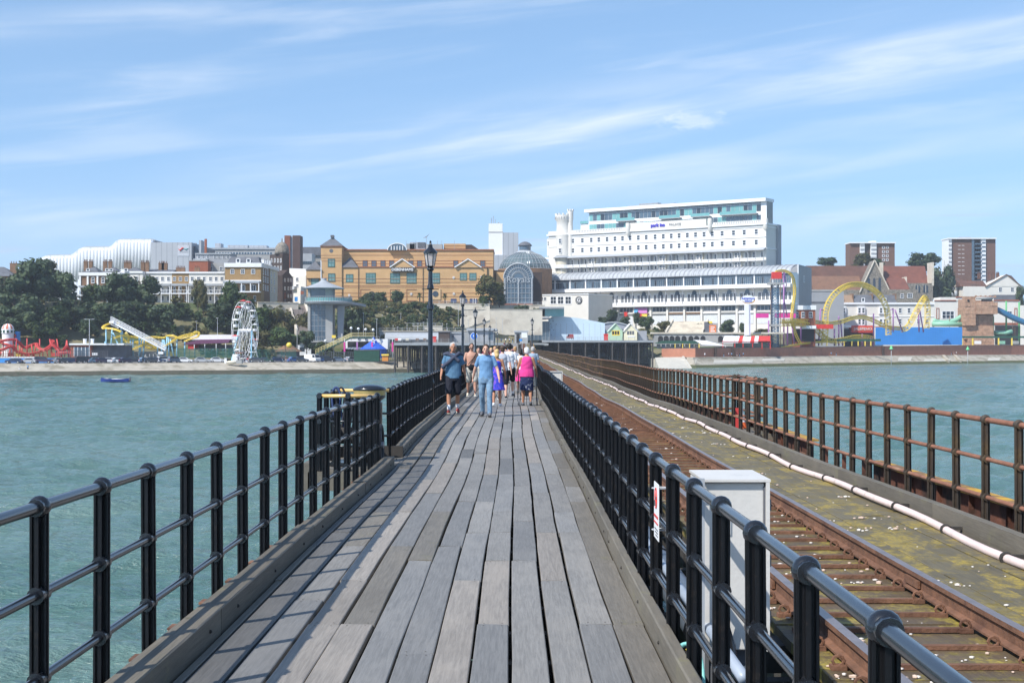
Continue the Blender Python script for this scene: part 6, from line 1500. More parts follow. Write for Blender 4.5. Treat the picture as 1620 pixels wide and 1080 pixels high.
def hut(pa, pb, apex, eave, m_, label, wcol, trim):
    A = At('beach_hut', (pa+pb)/2, 538, 515, label, 'hut', 'coloured gabled huts on the platform'); q = lambda px, py: (A.l(px, py).x, A.l(px, py).z); mid = (pa+pb)/2
    MB().prism([q(pa, 538), q(pb, 538), q(pb, eave), q(mid, apex), q(pa, eave)], 0, 7).build('wall', m_, A.root)
    mb = MB(); 
    for s_ in (pa-1, pb+1): a, b = q(s_, eave+1), q(mid, apex-.8); mb.add([(a[0], -.4, a[1]), (b[0], -.4, b[1]), (b[0], 7.4, b[1]), (a[0], 7.4, a[1]), (a[0], -.4, a[1]+.25), (b[0], -.4, b[1]+.25), (b[0], 7.4, b[1]+.25), (a[0], 7.4, a[1]+.25)], [(0, 1, 2, 3), (7, 6, 5, 4), (0, 4, 5, 1), (2, 6, 7, 3), (1, 5, 6, 2), (0, 3, 7, 4)])
    mb.build('roof', trim, A.root)
    for k in range(3): A.box('window', mid-5.5+k*4, mid-2.5+k*4, 523.5, 529, -.08, 0, wcol)
    return A
H1 = hut(963, 985, 513, 524, mat('mint_green_boards', (.42, .58, .40), .6), 'mint green gabled hut with a yellow window strip', m_dark, mat('pale_green_trim', (.5, .62, .5), .6)); H1.box('window_surround', 968, 980.5, 522.5, 530.5, -.05, 0, m_yellow); H1.box('hut_side', 984.5, 987, 520, 538, 1, 7, m_slate)
H2 = hut(987, 1008, 513, 524, mat('cream_boards', (.74, .68, .48), .6), 'cream gabled hut with a white roof edge', m_slate, m_whitep); H2.box('hatch', 993, 1004, 531, 533, -.1, 0, m_whitep); H2.box('annex', 1010, 1024, 523, 538, 2, 7, m_conc2)
A = At('life_raft_box', 958.5, 538, 508, 'bright red box left of the mint green hut', 'box'); A.box('body', 955.5, 962, 529.5, 538, 0, 1.2, m_red); A.box('lid', 955, 962.5, 528, 529.6, -.1, 1.3, m_red)
# --- shore edge walls right of the pier
m_brickw = mat('promenade_wall_red_brick', (.43, .185, .115), .9, .12, .6)
bw_ = empty('promenade_wall', (X_at(1047, 498), 498, 0), 0, 'long low red brick wall behind the right hand promenade', 'wall')
pp_ = [(px, None) for px in (1047, 1100, 1132, 1150, 1200, 1250, 1300, 1350, 1400, 1450, 1500, 1550, 1600, 1660)]
pr_ = []
for px, _ in pp_: Y = shoreY(px, 12.6); pr_.append((X_at(px, Y)-bw_.location.x, Y-bw_.location.y, float(np.interp(px, [1050, 1250, 1600], [1.0, 1.35, 2.35]))))
for (a, b) in zip(pr_[:-1], pr_[1:]):
    mb = MB(); t = .5
    vs = [(a[0], a[1], -2.3), (b[0], b[1], -2.3), (b[0], b[1]+t, -2.3), (a[0], a[1]+t, -2.3), (a[0], a[1], a[2]), (b[0], b[1], b[2]), (b[0], b[1]+t, b[2]), (a[0], a[1]+t, a[2])]
    mb.add(vs, [(0, 3, 2, 1), (4, 5, 6, 7), (0, 1, 5, 4), (1, 2, 6, 5), (2, 3, 7, 6), (3, 0, 4, 7)]).build('wall_panel', m_brickw, bw_)
    MB().add([(v[0], v[1]-.08 if i % 4 < 2 else v[1]+.08, (a[2] if i in (0, 3, 4, 7) else b[2])+(.12 if i > 3 else 0)) for i, v in enumerate(vs)], [(0, 3, 2, 1), (4, 5, 6, 7), (0, 1, 5, 4), (1, 2, 6, 5), (2, 3, 7, 6), (3, 0, 4, 7)]).build('coping', m_slate, bw_)
for px in (1132, 1160, 1397): Y = shoreY(px, 12.2); MB().box(X_at(px, Y)-bw_.location.x-.5, X_at(px, Y)-bw_.location.x+.5, Y-bw_.location.y-.5, Y-bw_.location.y+.2, -2.3, 1.5).build('buttress', m_dkbr, bw_)
sw = [o for o in bpy.data.objects if o.name.startswith('sea_wall')][-1]
m_patch = mat('pale_concrete_patch', (.52, .49, .42), .9, .1, .5)
for (a, b, d0, d1) in ((1128, 1190, 3.2, 6.2), (1070, 1100, 3.5, 7), (1420, 1441, 3.0, 7.2), (1461, 1502, 2.4, 4.8), (1562, 1581, 2.2, 5.6), (1205, 1240, 4.5, 7.0)):
    ps = []
    for px, d in ((a, d0), (b, d0), (b+2, d1), (a+2, d1)):
        Y = shoreY(px, d); ps.append((X_at(px, Y), Y-.05, float(np.interp(d, [-.5, .8, 2.2, 7.6], [-5.75, -5.2, -4.7, -2.62]))+.09))
    MB().add(ps+[(p[0], p[1]+.2, p[2]-.4) for p in ps], [(0, 1, 2, 3), (0, 4, 5, 1), (1, 5, 6, 2), (2, 6, 7, 3), (3, 7, 4, 0)]).build('concrete_patch', m_patch, sw)
for px in (1500, 1519): 
    Y = shoreY(px, 1.0); MB().prism_x([(0, -6), (7, -6), (7, -1.9), (0, -4.2)], X_at(px, Y)-.6, X_at(px, Y)+.6).build('groyne_wall', m_wallL, sw, loc=(0, Y, 0))
sl = empty('slipway', P3(1040, 583, 478), 0, 'pale concrete slipway dropping into the sea beside the right platform', 'slipway'); q = lambda px, py, Y: tuple(P3(px, py, Y)-sl.location)
MB().add([q(1044, 586, 474), q(1092, 583, 482), q(1080, 564.5, 505), q(1036, 565, 505), q(1044, 596, 474), q(1092, 594, 482), q(1080, 580, 505), q(1036, 580, 505)], [(0, 1, 2, 3), (4, 7, 6, 5), (0, 4, 5, 1), (1, 5, 6, 2), (2, 6, 7, 3), (3, 7, 4, 0)]).build('ramp', m_patch, sl)
MB().add([q(1079, 563, 505), q(1082, 563, 505), q(1095, 582, 482), q(1091.5, 583, 481), q(1079, 570, 505), q(1082, 570, 505), q(1095, 592, 482), q(1091.5, 592, 481)], [(0, 1, 2, 3), (4, 7, 6, 5), (0, 4, 5, 1), (1, 5, 6, 2), (2, 6, 7, 3), (3, 7, 4, 0)]).build('side_wall', m_patch, sl)
MB().box(*[c for c in (q(1030, 566, 507)[0], q(1100, 566, 507)[0])], q(1, 1, 505)[1], q(1, 1, 520)[1], -1, 3.2).build('landing', m_patch, sl)
# steps / groyne at the left
g = empty('beach_steps', P3(70, 577, 384), 0, 'dark timber sided steps running down the sea wall at the far left', 'steps'); q = lambda px, py, Y: tuple(P3(px, py, Y)-g.location)
for (a, b) in (((58, 579, 378), (33, 592, 366)), ((85, 574, 388), (50, 592, 367))): MB().bar(q(*a), q(*b), .5, .9).build('side_wall', m_joist, g)
for k in range(9):
    t = k/9; MB().bar(q(58-24*t, 580+12*t, 379-12*t), q(80-28*t, 577+14*t, 386-18*t), .9, .15).build('step', m_wallL, g)
# ------------------------------------------------------------------ cars
def car_data(kind):
    if kind == 'van': pr = [(-2.5, .35), (2.5, .35), (2.5, 1.0), (2.2, 1.25), (1.75, 2.2), (-2.5, 2.25)]; gl = [(1.0, 1.25), (2.05, 1.25), (1.68, 2.05), (1.0, 2.05)]; gl2 = None
    elif kind == 'suv': pr = [(-2.25, .35), (2.25, .35), (2.25, .85), (2.15, 1.0), (1.15, 1.1), (.55, 1.72), (-2.0, 1.76), (-2.22, 1.1)]; gl = [(-1.85, 1.12), (.95, 1.12), (.48, 1.64), (-1.8, 1.66)]; gl2 = 1
    else: pr = [(-2.1, .3), (2.1, .3), (2.12, .62), (2.0, .82), (1.05, .93), (.35, 1.42), (-1.1, 1.46), (-1.95, .98), (-2.12, .8)]; gl = [(-1.6, .97), (.85, .95), (.30, 1.36), (-1.05, 1.39)]; gl2 = 1
    W_ = .86 if kind != 'van' else .98; out = {}
    mb = MB(); n = len(pr)
    vs = [(x, -W_*(1 if z < 1.05 else .84), z) for x, z in pr]+[(x, W_*(1 if z < 1.05 else .84), z) for x, z in pr]
    mb.add(vs, [tuple(range(n)), tuple(range(2*n-1, n-1, -1))]+[(i, n+i, n+(i+1) % n, (i+1) % n) for i in range(n)]); out['body'] = mb
    mb = MB(); k = len(gl)
    for s_ in (-1, 1): mb.add([(x, s_*(W_*(1.0 if z < 1.05 else .9)+.012), z) for x, z in gl], [tuple(range(k))])
    if gl2: 
        a, b = gl[1], gl[2]; mb.add([(a[0]+.14, -.7, a[1]+.04), (a[0]+.14, .7, a[1]+.04), (b[0]+.1, .62, b[1]), (b[0]+.1, -.62, b[1])], [(0, 1, 2, 3)]); a, b = gl[0], gl[-1]
        mb.add([(a[0]-.28, -.7, a[1]+.06), (a[0]-.28, .7, a[1]+.06), (b[0]-.16, .62, b[1]), (b[0]-.16, -.62, b[1])], [(0, 1, 2, 3)])
    else: mb.add([(2.27, -.8, 1.2), (2.27, .8, 1.2), (1.85, .75, 2.1), (1.85, -.75, 2.1)], [(0, 1, 2, 3)])
    out['window'] = mb; return out
CARS = {k: car_data(k) for k in ('hatch', 'suv', 'van')}; CM = {}
wheel_me = MB().tube([(0, -.1, 0), (0, .1, 0)], .32, 12, 0).tube([(0, -.115, 0), (0, .115, 0)], .19, 8, 1).mesh('wheel', [mat('tyre_black', (.02, .02, .02), .8), m_pole])
light_me = MB().box(-.03, .03, -.16, .16, -.08, .08).mesh('headlight', m_whitep); tail_me = MB().box(-.03, .03, -.12, .12, -.1, .1).mesh('tail_light', m_red)
def car(px, py, col, label, kind='hatch', rz=0., Y=None):
    zc = -2.70 if Y is None else Z_at(py, Y); Y = Y or (shoreY(px, 17.5)); x = X_at(px, Y); r = empty('parked_car', (x, Y, zc), rz, label, 'van' if kind == 'van' else 'car', 'cars parked along the shore')
    if (kind, col) not in CM:
        pm = mat('car_paint_'+'_'.join('%03d' % int(c*1000) for c in col), col, .28, .05, 1, coat=.6); CM[(kind, col)] = CARS[kind]['body'].mesh('body', pm)
    if kind not in CM: CM[kind] = CARS[kind]['window'].mesh('window', m_glass, fixn=False)
    link('body', CM[(kind, col)], r); link('window', CM[kind], r)
    for sx in (-1.3, 1.35):
        for sy in (-.8, .8): link('wheel', wheel_me, r, (sx*(1.1 if kind != 'hatch' else 1), sy, .32))
    for sy in (-.6, .6): link('headlight', light_me, r, (2.1 if kind == 'hatch' else 2.24 if kind == 'suv' else 2.5, sy, .68)); link('tail_light', tail_me, r, (-2.11 if kind == 'hatch' else -2.24 if kind == 'suv' else -2.5, sy, .8))
    return r
SIL, WHT, BLK, DGR, NAV, BLU, RED_, GRN, PRP = (.42, .43, .44), (.72, .72, .72), (.015, .015, .018), (.07, .075, .085), (.02, .035, .09), (.05, .13, .35), (.30, .03, .03), (.03, .07, .05), (.06, .04, .08)
for a in [(22, 577.5, NAV, 'dark blue hatchback nearest the left edge in front of the blue hoarding', 'hatch', pi), (45, 577.5, SIL, 'silver hatchback in front of the blue hoarding', 'hatch', pi), (68, 577.5, PRP, 'dark purple SUV at the top of the dark steps', 'suv', .2),
    (96, 576.5, SIL, 'silver car just right of the dark steps', 'hatch', .5), (104, 576.2, DGR, 'dark grey car behind the silver one right of the steps', 'hatch', .6), (114, 576.2, NAV, 'navy car, third right of the steps', 'hatch', .4), (132, 576, BLK, 'tall black SUV in front of the brick pavilion', 'suv', .6), (141, 575.6, BLK, 'second black SUV beside the lamp mast', 'suv', .5),
    (151, 576, (.20, .30, .40), 'pale blue grey car just right of the lamp mast', 'hatch', .7), (163, 575.6, PRP, 'dark plum car left of the white car under the yellow coaster', 'hatch', .6), (174, 576, WHT, 'white car angled under the left end of the yellow coaster', 'hatch', .25), (187, 575.2, WHT, 'second white car under the coaster ramp', 'hatch', .7),
    (199, 575.6, PRP, 'plum coloured car between the white cars and the black SUV', 'hatch', .7), (215, 575.6, BLK, 'long black SUV in the middle of the row', 'suv', .15), (229, 575.2, (.25, .35, .48), 'pale blue car right of the long black SUV', 'hatch', .8), (240, 575.2, DGR, 'dark grey hatchback right of the pale blue car', 'hatch', .5),
    (250, 575.2, NAV, 'navy hatchback at the foot of the white ramp', 'hatch', .2), (262, 575, WHT, 'white estate at the lower end of the white ramp', 'suv', .5), (276, 575, (.13, .16, .20), 'slate blue car left of the clean white hatchback', 'suv', .9), (293, 574.8, WHT, 'clean white hatchback standing alone in the row', 'hatch', 0), (320, 574.2, SIL, 'silver car in front of the green fence', 'hatch', .1),
    (344, 573.6, WHT, 'white car half hidden beside the litter bin by the wheel', 'hatch', .2), (406, 572.6, DGR, 'dark grey saloon just right of the white wheel', 'hatch', .1), (420, 572.4, GRN, 'dark green car behind the dark grey saloon', 'hatch', .1), (440, 572.4, NAV, 'navy car with a white roof near the standing group', 'hatch', .5),
    (466, 572.2, BLU, 'bright blue car left of the white van', 'hatch', .7), (476, 572.2, DGR, 'dark car between the blue car and the white van', 'hatch', .4), (494, 572, WHT, 'white van in front of the lift tower', 'van', -.7), (507, 571.8, BLU, 'blue car just right of the white van', 'hatch', .8), (517, 572, BLK, 'black SUV right of the white van', 'suv', .2), (555, 571, SIL, 'silver car left of the green container', 'hatch', .9), (536, 571, (.12, .16, .22), 'slate coloured car behind the yellow railed stairs', 'hatch', .2)]:
    car(*a)
car(902, 536.5, (.30, .05, .04), 'dark red car parked on the right platform before the pale blue building', 'suv', pi/2+.2, Y=510)
car(912, 566, BLU, 'bright blue car parked under the right platform', 'hatch', .3, Y=540); car(934, 566, (.45, .5, .5), 'pale car parked under the middle of the right platform', 'hatch', .2, Y=540); car(953, 566, GRN, 'dark green car under the right platform', 'suv', .2, Y=541)
# --- fences, hoarding, kiosks behind the cars
def fence(pts, pyt, pyb, m_, label, name='mesh_fence', sp=.45, Yo=24):
    Y0 = shoreY(pts[0], Yo); r = empty(name, P3(pts[0], pyb, Y0), 0, label, 'fence'); mb = MB(); mp = MB(); L_ = r.location
    n = max(1, int(abs(X_at(pts[1], Y0)-X_at(pts[0], Y0))/sp))
    for k in range(n+1):
        px = pts[0]+(pts[1]-pts[0])*k/n; Y = shoreY(px, Yo); a = P3(px, pyb, Y)-L_; h = (pyb-pyt)*Y/FPX; (mp if k % 7 == 0 else mb).box(a.x-(.09 if k % 7 == 0 else .05), a.x+(.09 if k % 7 == 0 else .05), a.y-.04, a.y+.04, a.z, a.z+h)
    a, b = P3(pts[0], pyb, shoreY(pts[0], Yo))-L_, P3(pts[1], pyb, shoreY(pts[1], Yo))-L_; h = (pyb-pyt)*Y0/FPX
    for q_ in (.1, .5, .98): mb.bar(a+Vector((0, 0, h*q_)), b+Vector((0, 0, h*q_)), .06, .1)
    mb.build('mesh', m_, r)['kind'] = 'stuff'; mp.build('post', m_, r)['kind'] = 'stuff'; return r
m_gfence = mat('green_mesh_fence', (.035, .14, .11), .6, .1, 1)
fence((88, 170), 554, 567, m_slate, 'dark mesh fence between the blue hoarding and the yellow coaster'); fence((0, 88), 554, 565, m_redbr, 'rust red picket fence in front of the red coaster', sp=.7, Yo=27); fence((282, 372), 551, 566, m_gfence, 'green mesh fence below the purple roof', sp=.22); fence((398, 468), 553, 566, m_gfence, 'green mesh fence right of the white wheel', sp=.3)
fence((505, 560), 556, 568, m_slate, 'dark fence right of the white van', sp=.5); fence((600, 622), 552, 566, m_grey, 'grey fence left of the pier platform', sp=.6)
A = At('hoarding', 0, 577.5, 382, 'bright blue hoarding with a white top edge at the far left', 'hoarding')
for k in range(10): A.box('panel', -6+k*9.3, 3.1+k*9.3, 566, 578.5, 0, .15, m_blue)
A.box('top_edge', -6, 58, 564, 566, -.1, .2, m_whitep)
A = At('pavilion', 111, 567, 400, 'brick and glass pavilion with a thin white roof and two white roof vents', 'building'); A.box('wall', 112, 144, 546, 568, 0, 9, m_redbr); A.box('roof', 110.5, 197, 543, 545.5, -.6, 9.5, m_whitep); A.box('glazing', 117, 142, 549, 563, -.08, 0, m_glassb); A.box('wall', 144, 196, 546, 568, 2, 9, m_slate, label='dark open sided half'); A.box('sign', 146, 155, 558, 562, -.3, -.2, m_whitep)
for k in range(5): A.box('mullion', 117+k*6, 117.8+k*6, 549, 563, -.2, -.1, m_whitep)
for px in (127.5, 139.5): MB().lathe([(.45, 0), (.45, 1.0), (.55, 1.05), (.55, 1.3)], 12, tuple(A.l(px, 543, 4))).build('roof_vent', m_whitep, A.root)
column(141.5, 505, 566, 395, 'tall twin headed lamp mast at the left of the yellow coaster', m_pole, 'arms', .13); column(344, 503, 540, 430, 'slim lamp mast left of the white wheel'); column(311, 508, 545, 430, 'slim lamp mast above the purple roof', m_grey); column(470, 515, 560, 428, 'slim lamp mast left of the lift tower'); column(596, 505, 560, 440, 'lamp mast right of the blue tent'); column(575, 495, 530, 470, 'lamp mast right of the lift tower')
for px, t, b in ((555.5, 519, 533), (567, 520, 533), (578.5, 521, 534), (590.4, 521.5, 552), (515, 539, 560), (501.5, 546, 562)): column(px, t, b, 425, 'white globe lamp on a thin post beside the yellow railed stairs', m_grey, 'globe', group='globe lamps by the yellow railed stairs')
# red coaster
A = At('red_coaster', 50, 565, 402, 'small bright red roller coaster behind the blue hoarding', 'roller coaster')
coaster(A, [(-6, 543, 0), (4, 538, 0), (20, 536, 1), (27, 541, 2), (34, 549, 3), (44, 545, 3), (55, 543, 2), (62, 549, 0), (72, 553, -1), (78, 548, 0), (80, 538, 2)], m_pinkst, 1.0, .4, .16, 1.0)
coaster(A, [(-6, 556, -2), (10, 551, -2), (22, 547, -2), (30, 555, -1), (45, 559, 0), (58, 556, 1), (70, 551, 1), (83, 545, 0), (92, 552, 0), (98, 557, -1), (112, 556, -1)], m_pinkst, 1.0, .4, .16, 1.0)
coaster(A, [(77, 537, 3), (82, 544, 3), (88, 550, 2), (96, 555, 1), (104, 547, 1), (108, 556, 2)], m_pinkst, 1.0, .4, .2, 1.0)
for px, t, dx in ((3, 538, 0), (19, 536, 0), (24, 535, 0), (29, 546, 2), (33, 550, 0), (41, 535, 0), (48, 545, 3), (61, 536, 0), (66, 552, 0), (77, 536, 4), (86, 546, 3), (88, 536, 5), (96, 555, 0), (104, 538, -4), (104, 538, 3), (110, 555, 0), (14, 552, -2), (55, 543, -3), (72, 552, 2)): A.tubes('support', [[(px, t, 1), (px+dx, 565, 1)]], .2, m_pinkst)
for a, b in ((14, 22), (26, 34), (40, 48), (82, 96)): A.box('station_panel', a, b, 558, 563, -.5, -.2, m_yellow if a in (26,) else m_pinkst)
A = At('helter_skelter', 12.5, 563, 408, 'white helter skelter tower with a red and white striped dome', 'helter skelter'); r0 = 9*A.k
MB().lathe([(r0*1.05, 0), (r0*.95, 4.2), (r0*1.0, 6.4), (r0*1.12, 6.5), (r0*1.12, 7.6), (r0*1.0, 7.7)], 20).build('tower', m_whitep, A.root, smooth='auto')
mb = MB(); 
for k in range(16):
    a0, a1 = 2*pi*k/16, 2*pi*(k+1)/16; pr = [(r0*1.05*cos(t), 7.7+r0*.98*sin(t)) for t in np.linspace(0, pi/2, 6)]
    vs = [(r_*cos(a), r_*sin(a), z) for a in (a0, a1) for r_, z in pr]; mb.add(vs, [(i, 6+i, 7+i, 1+i) for i in range(5)], k % 2)
mb.build('dome', [mat('faded_red_stripe', (.62, .18, .10), .6), m_whitep], A.root, smooth=True)
for k in range(10): a = 2*pi*k/10; MB().box(-.28, .28, -.05, .05, 0, .75).build('window', m_green, A.root, loc=(r0*1.13*cos(a), r0*1.13*sin(a), 6.65)).rotation_euler.z = a+pi/2
mb = MB(); mb.tube([(r0*1.25*cos(t), r0*1.25*sin(t), 6-t*.55) for t in np.linspace(0, 10, 60)], .3, 5); mb.build('slide', m_red, A.root)
A.box('annex', 22, 26.5, 524, 545, 1, 3, m_blue)
# yellow and pale blue coaster with the white lift ramp
A = At('yellow_coaster', 240, 566, 412, 'yellow tracked coaster on pale blue legs with a long white ramp', 'roller coaster')
coaster(A, [(183, 513, 4), (176, 511, 3), (168, 514, 1), (163, 518, 0), (170, 518, -1), (185, 520, -2), (195, 524, -2)], m_yellow, .9, .35, .09, 1.0)
coaster(A, [(180, 534, 0), (192, 530, 1), (210, 532, 2), (225, 534, 2), (240, 532, 2), (256, 533, 2), (264, 530, 1), (274, 530, 0), (285, 534, 0), (300, 531, 0), (310, 526, 1)], m_yellow, .9, .35, .09, 1.0)
coaster(A, [(195, 525, 3), (202, 535, 2), (200, 545, 1), (206, 552, 0), (218, 548, 0), (230, 543, 1), (240, 547, 2), (248, 550, 2), (262, 545, 1), (275, 537, 0), (286, 531, 0), (298, 528, 0), (312, 524, 1)], m_yellow, .9, .35, .09, 1.0)
coaster(A, [(206, 540, 4), (220, 545, 4), (236, 551, 3), (244, 546, 2), (232, 541, 3), (216, 543, 5)], m_yellow, .9, .35, .09, 1.0); coaster(A, [(184, 532, 5), (196, 541, 5), (210, 540, 5), (226, 537, 5)], m_yellow, .9, .35, .09, 1.0)
coaster(A, [(296, 530, 4), (304, 524, 4), (311, 526, 4), (308, 533, 4), (296, 537, 4), (287, 541, 4)], m_yellow, .9, .35, .09, 1.0)
for px, t, dx in ((166, 518, 1), (165, 540, -3), (176, 518, -3), (177, 526, 18), (190, 516, 1), (192, 523, -1), (191, 552, 12), (205, 537, 0), (209, 537, 0), (200, 541, -8), (219, 534, 0), (223, 536, -4), (227, 535, -2), (248, 546, 0), (256, 537, -3), (258, 537, 3), (263, 532, -3), (265, 532, 1), (268, 536, 6), (279, 534, -1), (291, 540, 0)): A.tubes('leg', [[(px, t, 1), (px+dx, 566, 1)]], .22, m_skyb, 6)
a, b = A.l(178, 509), A.l(264, 554)
MB().bar((a.x, -1.5, a.z), (b.x, -1.5, b.z), 1.3, .38).build('ramp', m_whitep, A.root); mb = MB()
for s_ in (-2.1, -.9):
    for h in (.55, 1.0, 1.5): mb.bar((a.x, s_, a.z+h), (b.x, s_, b.z+h), .08)
    for k in range(21): q = a.lerp(b, k/20); mb.bar((q.x, s_, q.z), (q.x, s_, q.z+1.5), .07)
mb.build('ramp_railing', m_whitep, A.root); A.box('ramp_head', 176.5, 184, 508, 511, -2.5, 0, m_whitep)
mb = MB(); c, d = A.l(178, 513), A.l(190, 519); mb.bar((c.x, -1.5, c.z), (d.x, -1.5, d.z), .3).bar((c.x, -1.5, c.z), (a.x, -1.5, a.z), .2); mb.build('ramp_brace', m_whitep, A.root)
A.box('station', 205, 250, 556, 566, 3, 8, m_conc); A.box('station_sign', 253, 261, 556, 560, -2, -1.8, m_whitep)
for k in range(8): A.tubes('queue_rail', [[(208+k*6, 560, -1), (208+k*6, 566, -1)]], .08, m_pole)
# purple roofed stall
A = At('ride_pavilion', 325, 560, 420, 'open pavilion with a purple roof and a red end behind the green fence', 'pavilion'); c = lambda px, py: (A.l(px, py).x, A.l(px, py).z)
MB().prism([c(289, 545), c(362, 542), c(366, 536.5), c(318, 537), c(300, 541)], -1, 9).build('roof', mat('purple_roof', (.14, .045, .11), .6), A.root); A.box('red_end', 298, 308, 544, 553, -.5, 8, m_red); A.box('white_back', 290, 366, 529, 537, 9, 14, m_whitep); A.box('interior', 308, 362, 545, 556, 5, 8, m_slate)
for px in (308.5, 325, 343, 358): A.tubes('post', [[(px, 541, -.8), (px, 566, -.8)]], .14, m_pole)
for k in range(9): A.box('seat', 312+k*5.5, 315+k*5.5, 551.5, 553.5, 1, 2, (m_red, m_whitep, m_yellow)[k % 3])
# the wheel
A = At('ferris_wheel', 388, 573, 402, 'small white ferris wheel with red gondola canopies seen almost edge on', 'ferris wheel'); A.root.rotation_euler.z = 0
cx, czz, R = 0, (573-523)*A.k, 47*A.k; th = 1.42; ax = Vector((cos(th), sin(th), 0)); nrm = Vector((-sin(th), cos(th), 0)); C0 = Vector((0, 0, czz))
mb = MB(); sp = MB()
for s_ in (-1.0, 1.0):
    for rr_ in (R, R*.86): mb.tube([C0+nrm*s_+(ax*cos(a)+Vector((0, 0, sin(a))))*rr_ for a in np.linspace(0, 2*pi, 33)[:-1]], .075, 5, closed=True)
    for k in range(16):
        a = 2*pi*k/16; d = ax*cos(a)+Vector((0, 0, sin(a))); a2 = a+pi/16; d2 = ax*cos(a2)+Vector((0, 0, sin(a2))); sp.bar(C0+nrm*s_*.6, C0+nrm*s_+d*R, .06); sp.bar(C0+nrm*s_+d*R*.86, C0+nrm*s_+d2*R, .05)
for k in range(16): a = 2*pi*k/16; d = ax*cos(a)+Vector((0, 0, sin(a))); sp.bar(C0-nrm*1.0+d*R, C0+nrm*1.0+d*R, .1)
mb.build('rim', m_whitep, A.root); sp.build('spoke', m_whitep, A.root); MB().cyl(C0-nrm*1.8, C0+nrm*1.8, .5, n=10).build('hub', m_whitep, A.root)
for k in range(12):
    a = 2*pi*k/12+.2; q = C0+(ax*cos(a)+Vector((0, 0, sin(a))))*R; g = empty('gondola', q); g.parent = A.root
    MB().lathe([(.2, -1.9), (.6, -1.7), (.7, -1.0)], 12).build('tub', m_whitep, g); MB().lathe([(1.05, .1), (.6, .3), (.0001, .5)], 10).build('canopy', m_red if k in (2, 3, 4, 6, 9, 11) else m_whitep, g); MB().cyl((0, 0, -1.7), (0, 0, .3), .05, n=5).build('pole', m_whitep, g)
for s_ in (-1.9, 1.9):
    for e in (-3.4, 3.4): MB().bar(C0+nrm*s_, Vector((0, 0, 0))+nrm*s_*1.5+ax*e, .35).build('leg', m_skyb if e < 0 else m_whitep, A.root)
A.box('platform', 373, 396, 569, 573, -3, 4, m_whitep); A.box('booth', 372, 380, 560, 572, -4, -2, m_whitep); A.box('booth_roof', 376, 388, 557, 558.5, -4, -1, m_redbr)
A = At('litter_bin', 356.5, 575, 386, 'white litter bin on the promenade by the wheel', 'bin'); A.box('body', 354.8, 358.4, 567, 575, 0, .6, m_whitep); A.box('lid', 354.6, 358.6, 566, 567, -.05, .65, m_pole)
A = At('stacked_boats', 366, 575, 385, 'pale upturned dinghies and boxes at the foot of the wheel', 'dinghy'); MB().ball((0, 0, .35), 1.0, 10, 6, 0, (1.6, .7, .5)).build('hull', m_cream, A.root, smooth=True); A.box('crate', 374, 383, 569.5, 575, -.5, 1, m_conc)
A = At('thatched_kiosk', 456, 566, 425, 'low round kiosk with a shallow brown roof behind the cars', 'kiosk'); MB().lathe([(4.2, 1.9), (2.2, 3.1), (1.6, 3.6), (.001, 3.8)], 12).build('roof', m_brown, A.root); MB().lathe([(3.4, 0), (3.4, 1.9)], 12).build('wall', m_slate, A.root)
A = At('balloon_sign', 457, 560, 412, 'yellow cartoon free balloon shaped sign on a brown pole', 'sign'); A.tubes('pole', [[(451.5, 545, 0), (451.5, 568, 0)]], .15, m_brown); MB().ball(tuple(A.l(457.5, 546)), .85, 10, 6).build('balloon', m_yellow, A.root, smooth=True)
A = At('yellow_sign', 528, 566, 424, 'small yellow sign post beside the lift tower', 'sign'); A.tubes('pole', [[(528, 533, 0), (528, 566, 0)]], .1, m_grey); A.box('panel', 525, 531, 530, 534.5, -.1, .1, m_yellow)
# yellow railed stairs
A = At('railed_stairs', 530, 563, 424, 'stairs with pale yellow handrails climbing beside the lift tower', 'steps'); m_ry = mat('pale_yellow_rail', (.68, .58, .26), .5)
a, b, c = A.l(500, 560), A.l(556, 534), A.l(592, 534); MB().bar(a, b, 2.2, .3).bar(b, c, 2.2, .3).build('flight', m_green, A.root); mb = MB()
for s_ in (-1.1, 1.1):
    for h in (.5, .95, 1.4):
        o_ = Vector((0, s_, h)); mb.bar(a+o_, b+o_, .1).bar(b+o_, c+o_, .1)
    for k in range(13): q = a.lerp(b, k/12)+Vector((0, s_, 0)); mb.bar(q, q+Vector((0, 0, 1.4)), .1)
mb.build('handrail', m_ry, A.root); A.box('undercroft', 545, 612, 536, 552, 3, 10, m_whitep); A.box('undercroft_opening', 548, 585, 540, 549, 2.9, 3, m_dark)
A = At('tent', 592, 566, 418, 'bright blue peaked tent with a white star on top', 'tent'); c = lambda px, py: A.l(px, py); t0 = [c(569, 552), c(590, 534.5), c(600, 537), c(613, 553)]
mb = MB(); cc = c(591, 552); n = 14; R1 = 22*A.k
vs = [(cc.x+R1*cos(2*pi*k/n)*(1.0 if k % 2 else .93), R1*sin(2*pi*k/n), cc.z) for k in range(n)]+[(cc.x+.3*R1*cos(2*pi*k/n), .3*R1*sin(2*pi*k/n), cc.z+2.0) for k in range(n)]+[(cc.x, 0, cc.z+3.6)]
mb.add(vs, [(k, (k+1) % n, n+(k+1) % n, n+k) for k in range(n)]+[(n+k, n+(k+1) % n, 2*n) for k in range(n)]); mb.build('canopy', mat('royal_blue_canvas', (.03, .11, .55), .6), A.root)
MB().lathe([(R1*.95, 0), (R1*.95, cc.z)], 14, (cc.x, 0, 0)).build('curtain', mat('blue_curtain', (.05, .14, .5), .7), A.root)
mb = MB(); 
for k in range(5): a = pi/2+2*pi*k/5; mb.bar((0, 0, 0), (.8*cos(a), 0, .8*sin(a)), .3, .15, up=(0, 1, 0))
mb.build('star', m_whitep, A.root, loc=tuple(c(591, 539)+Vector((0, -1.6, 0))))
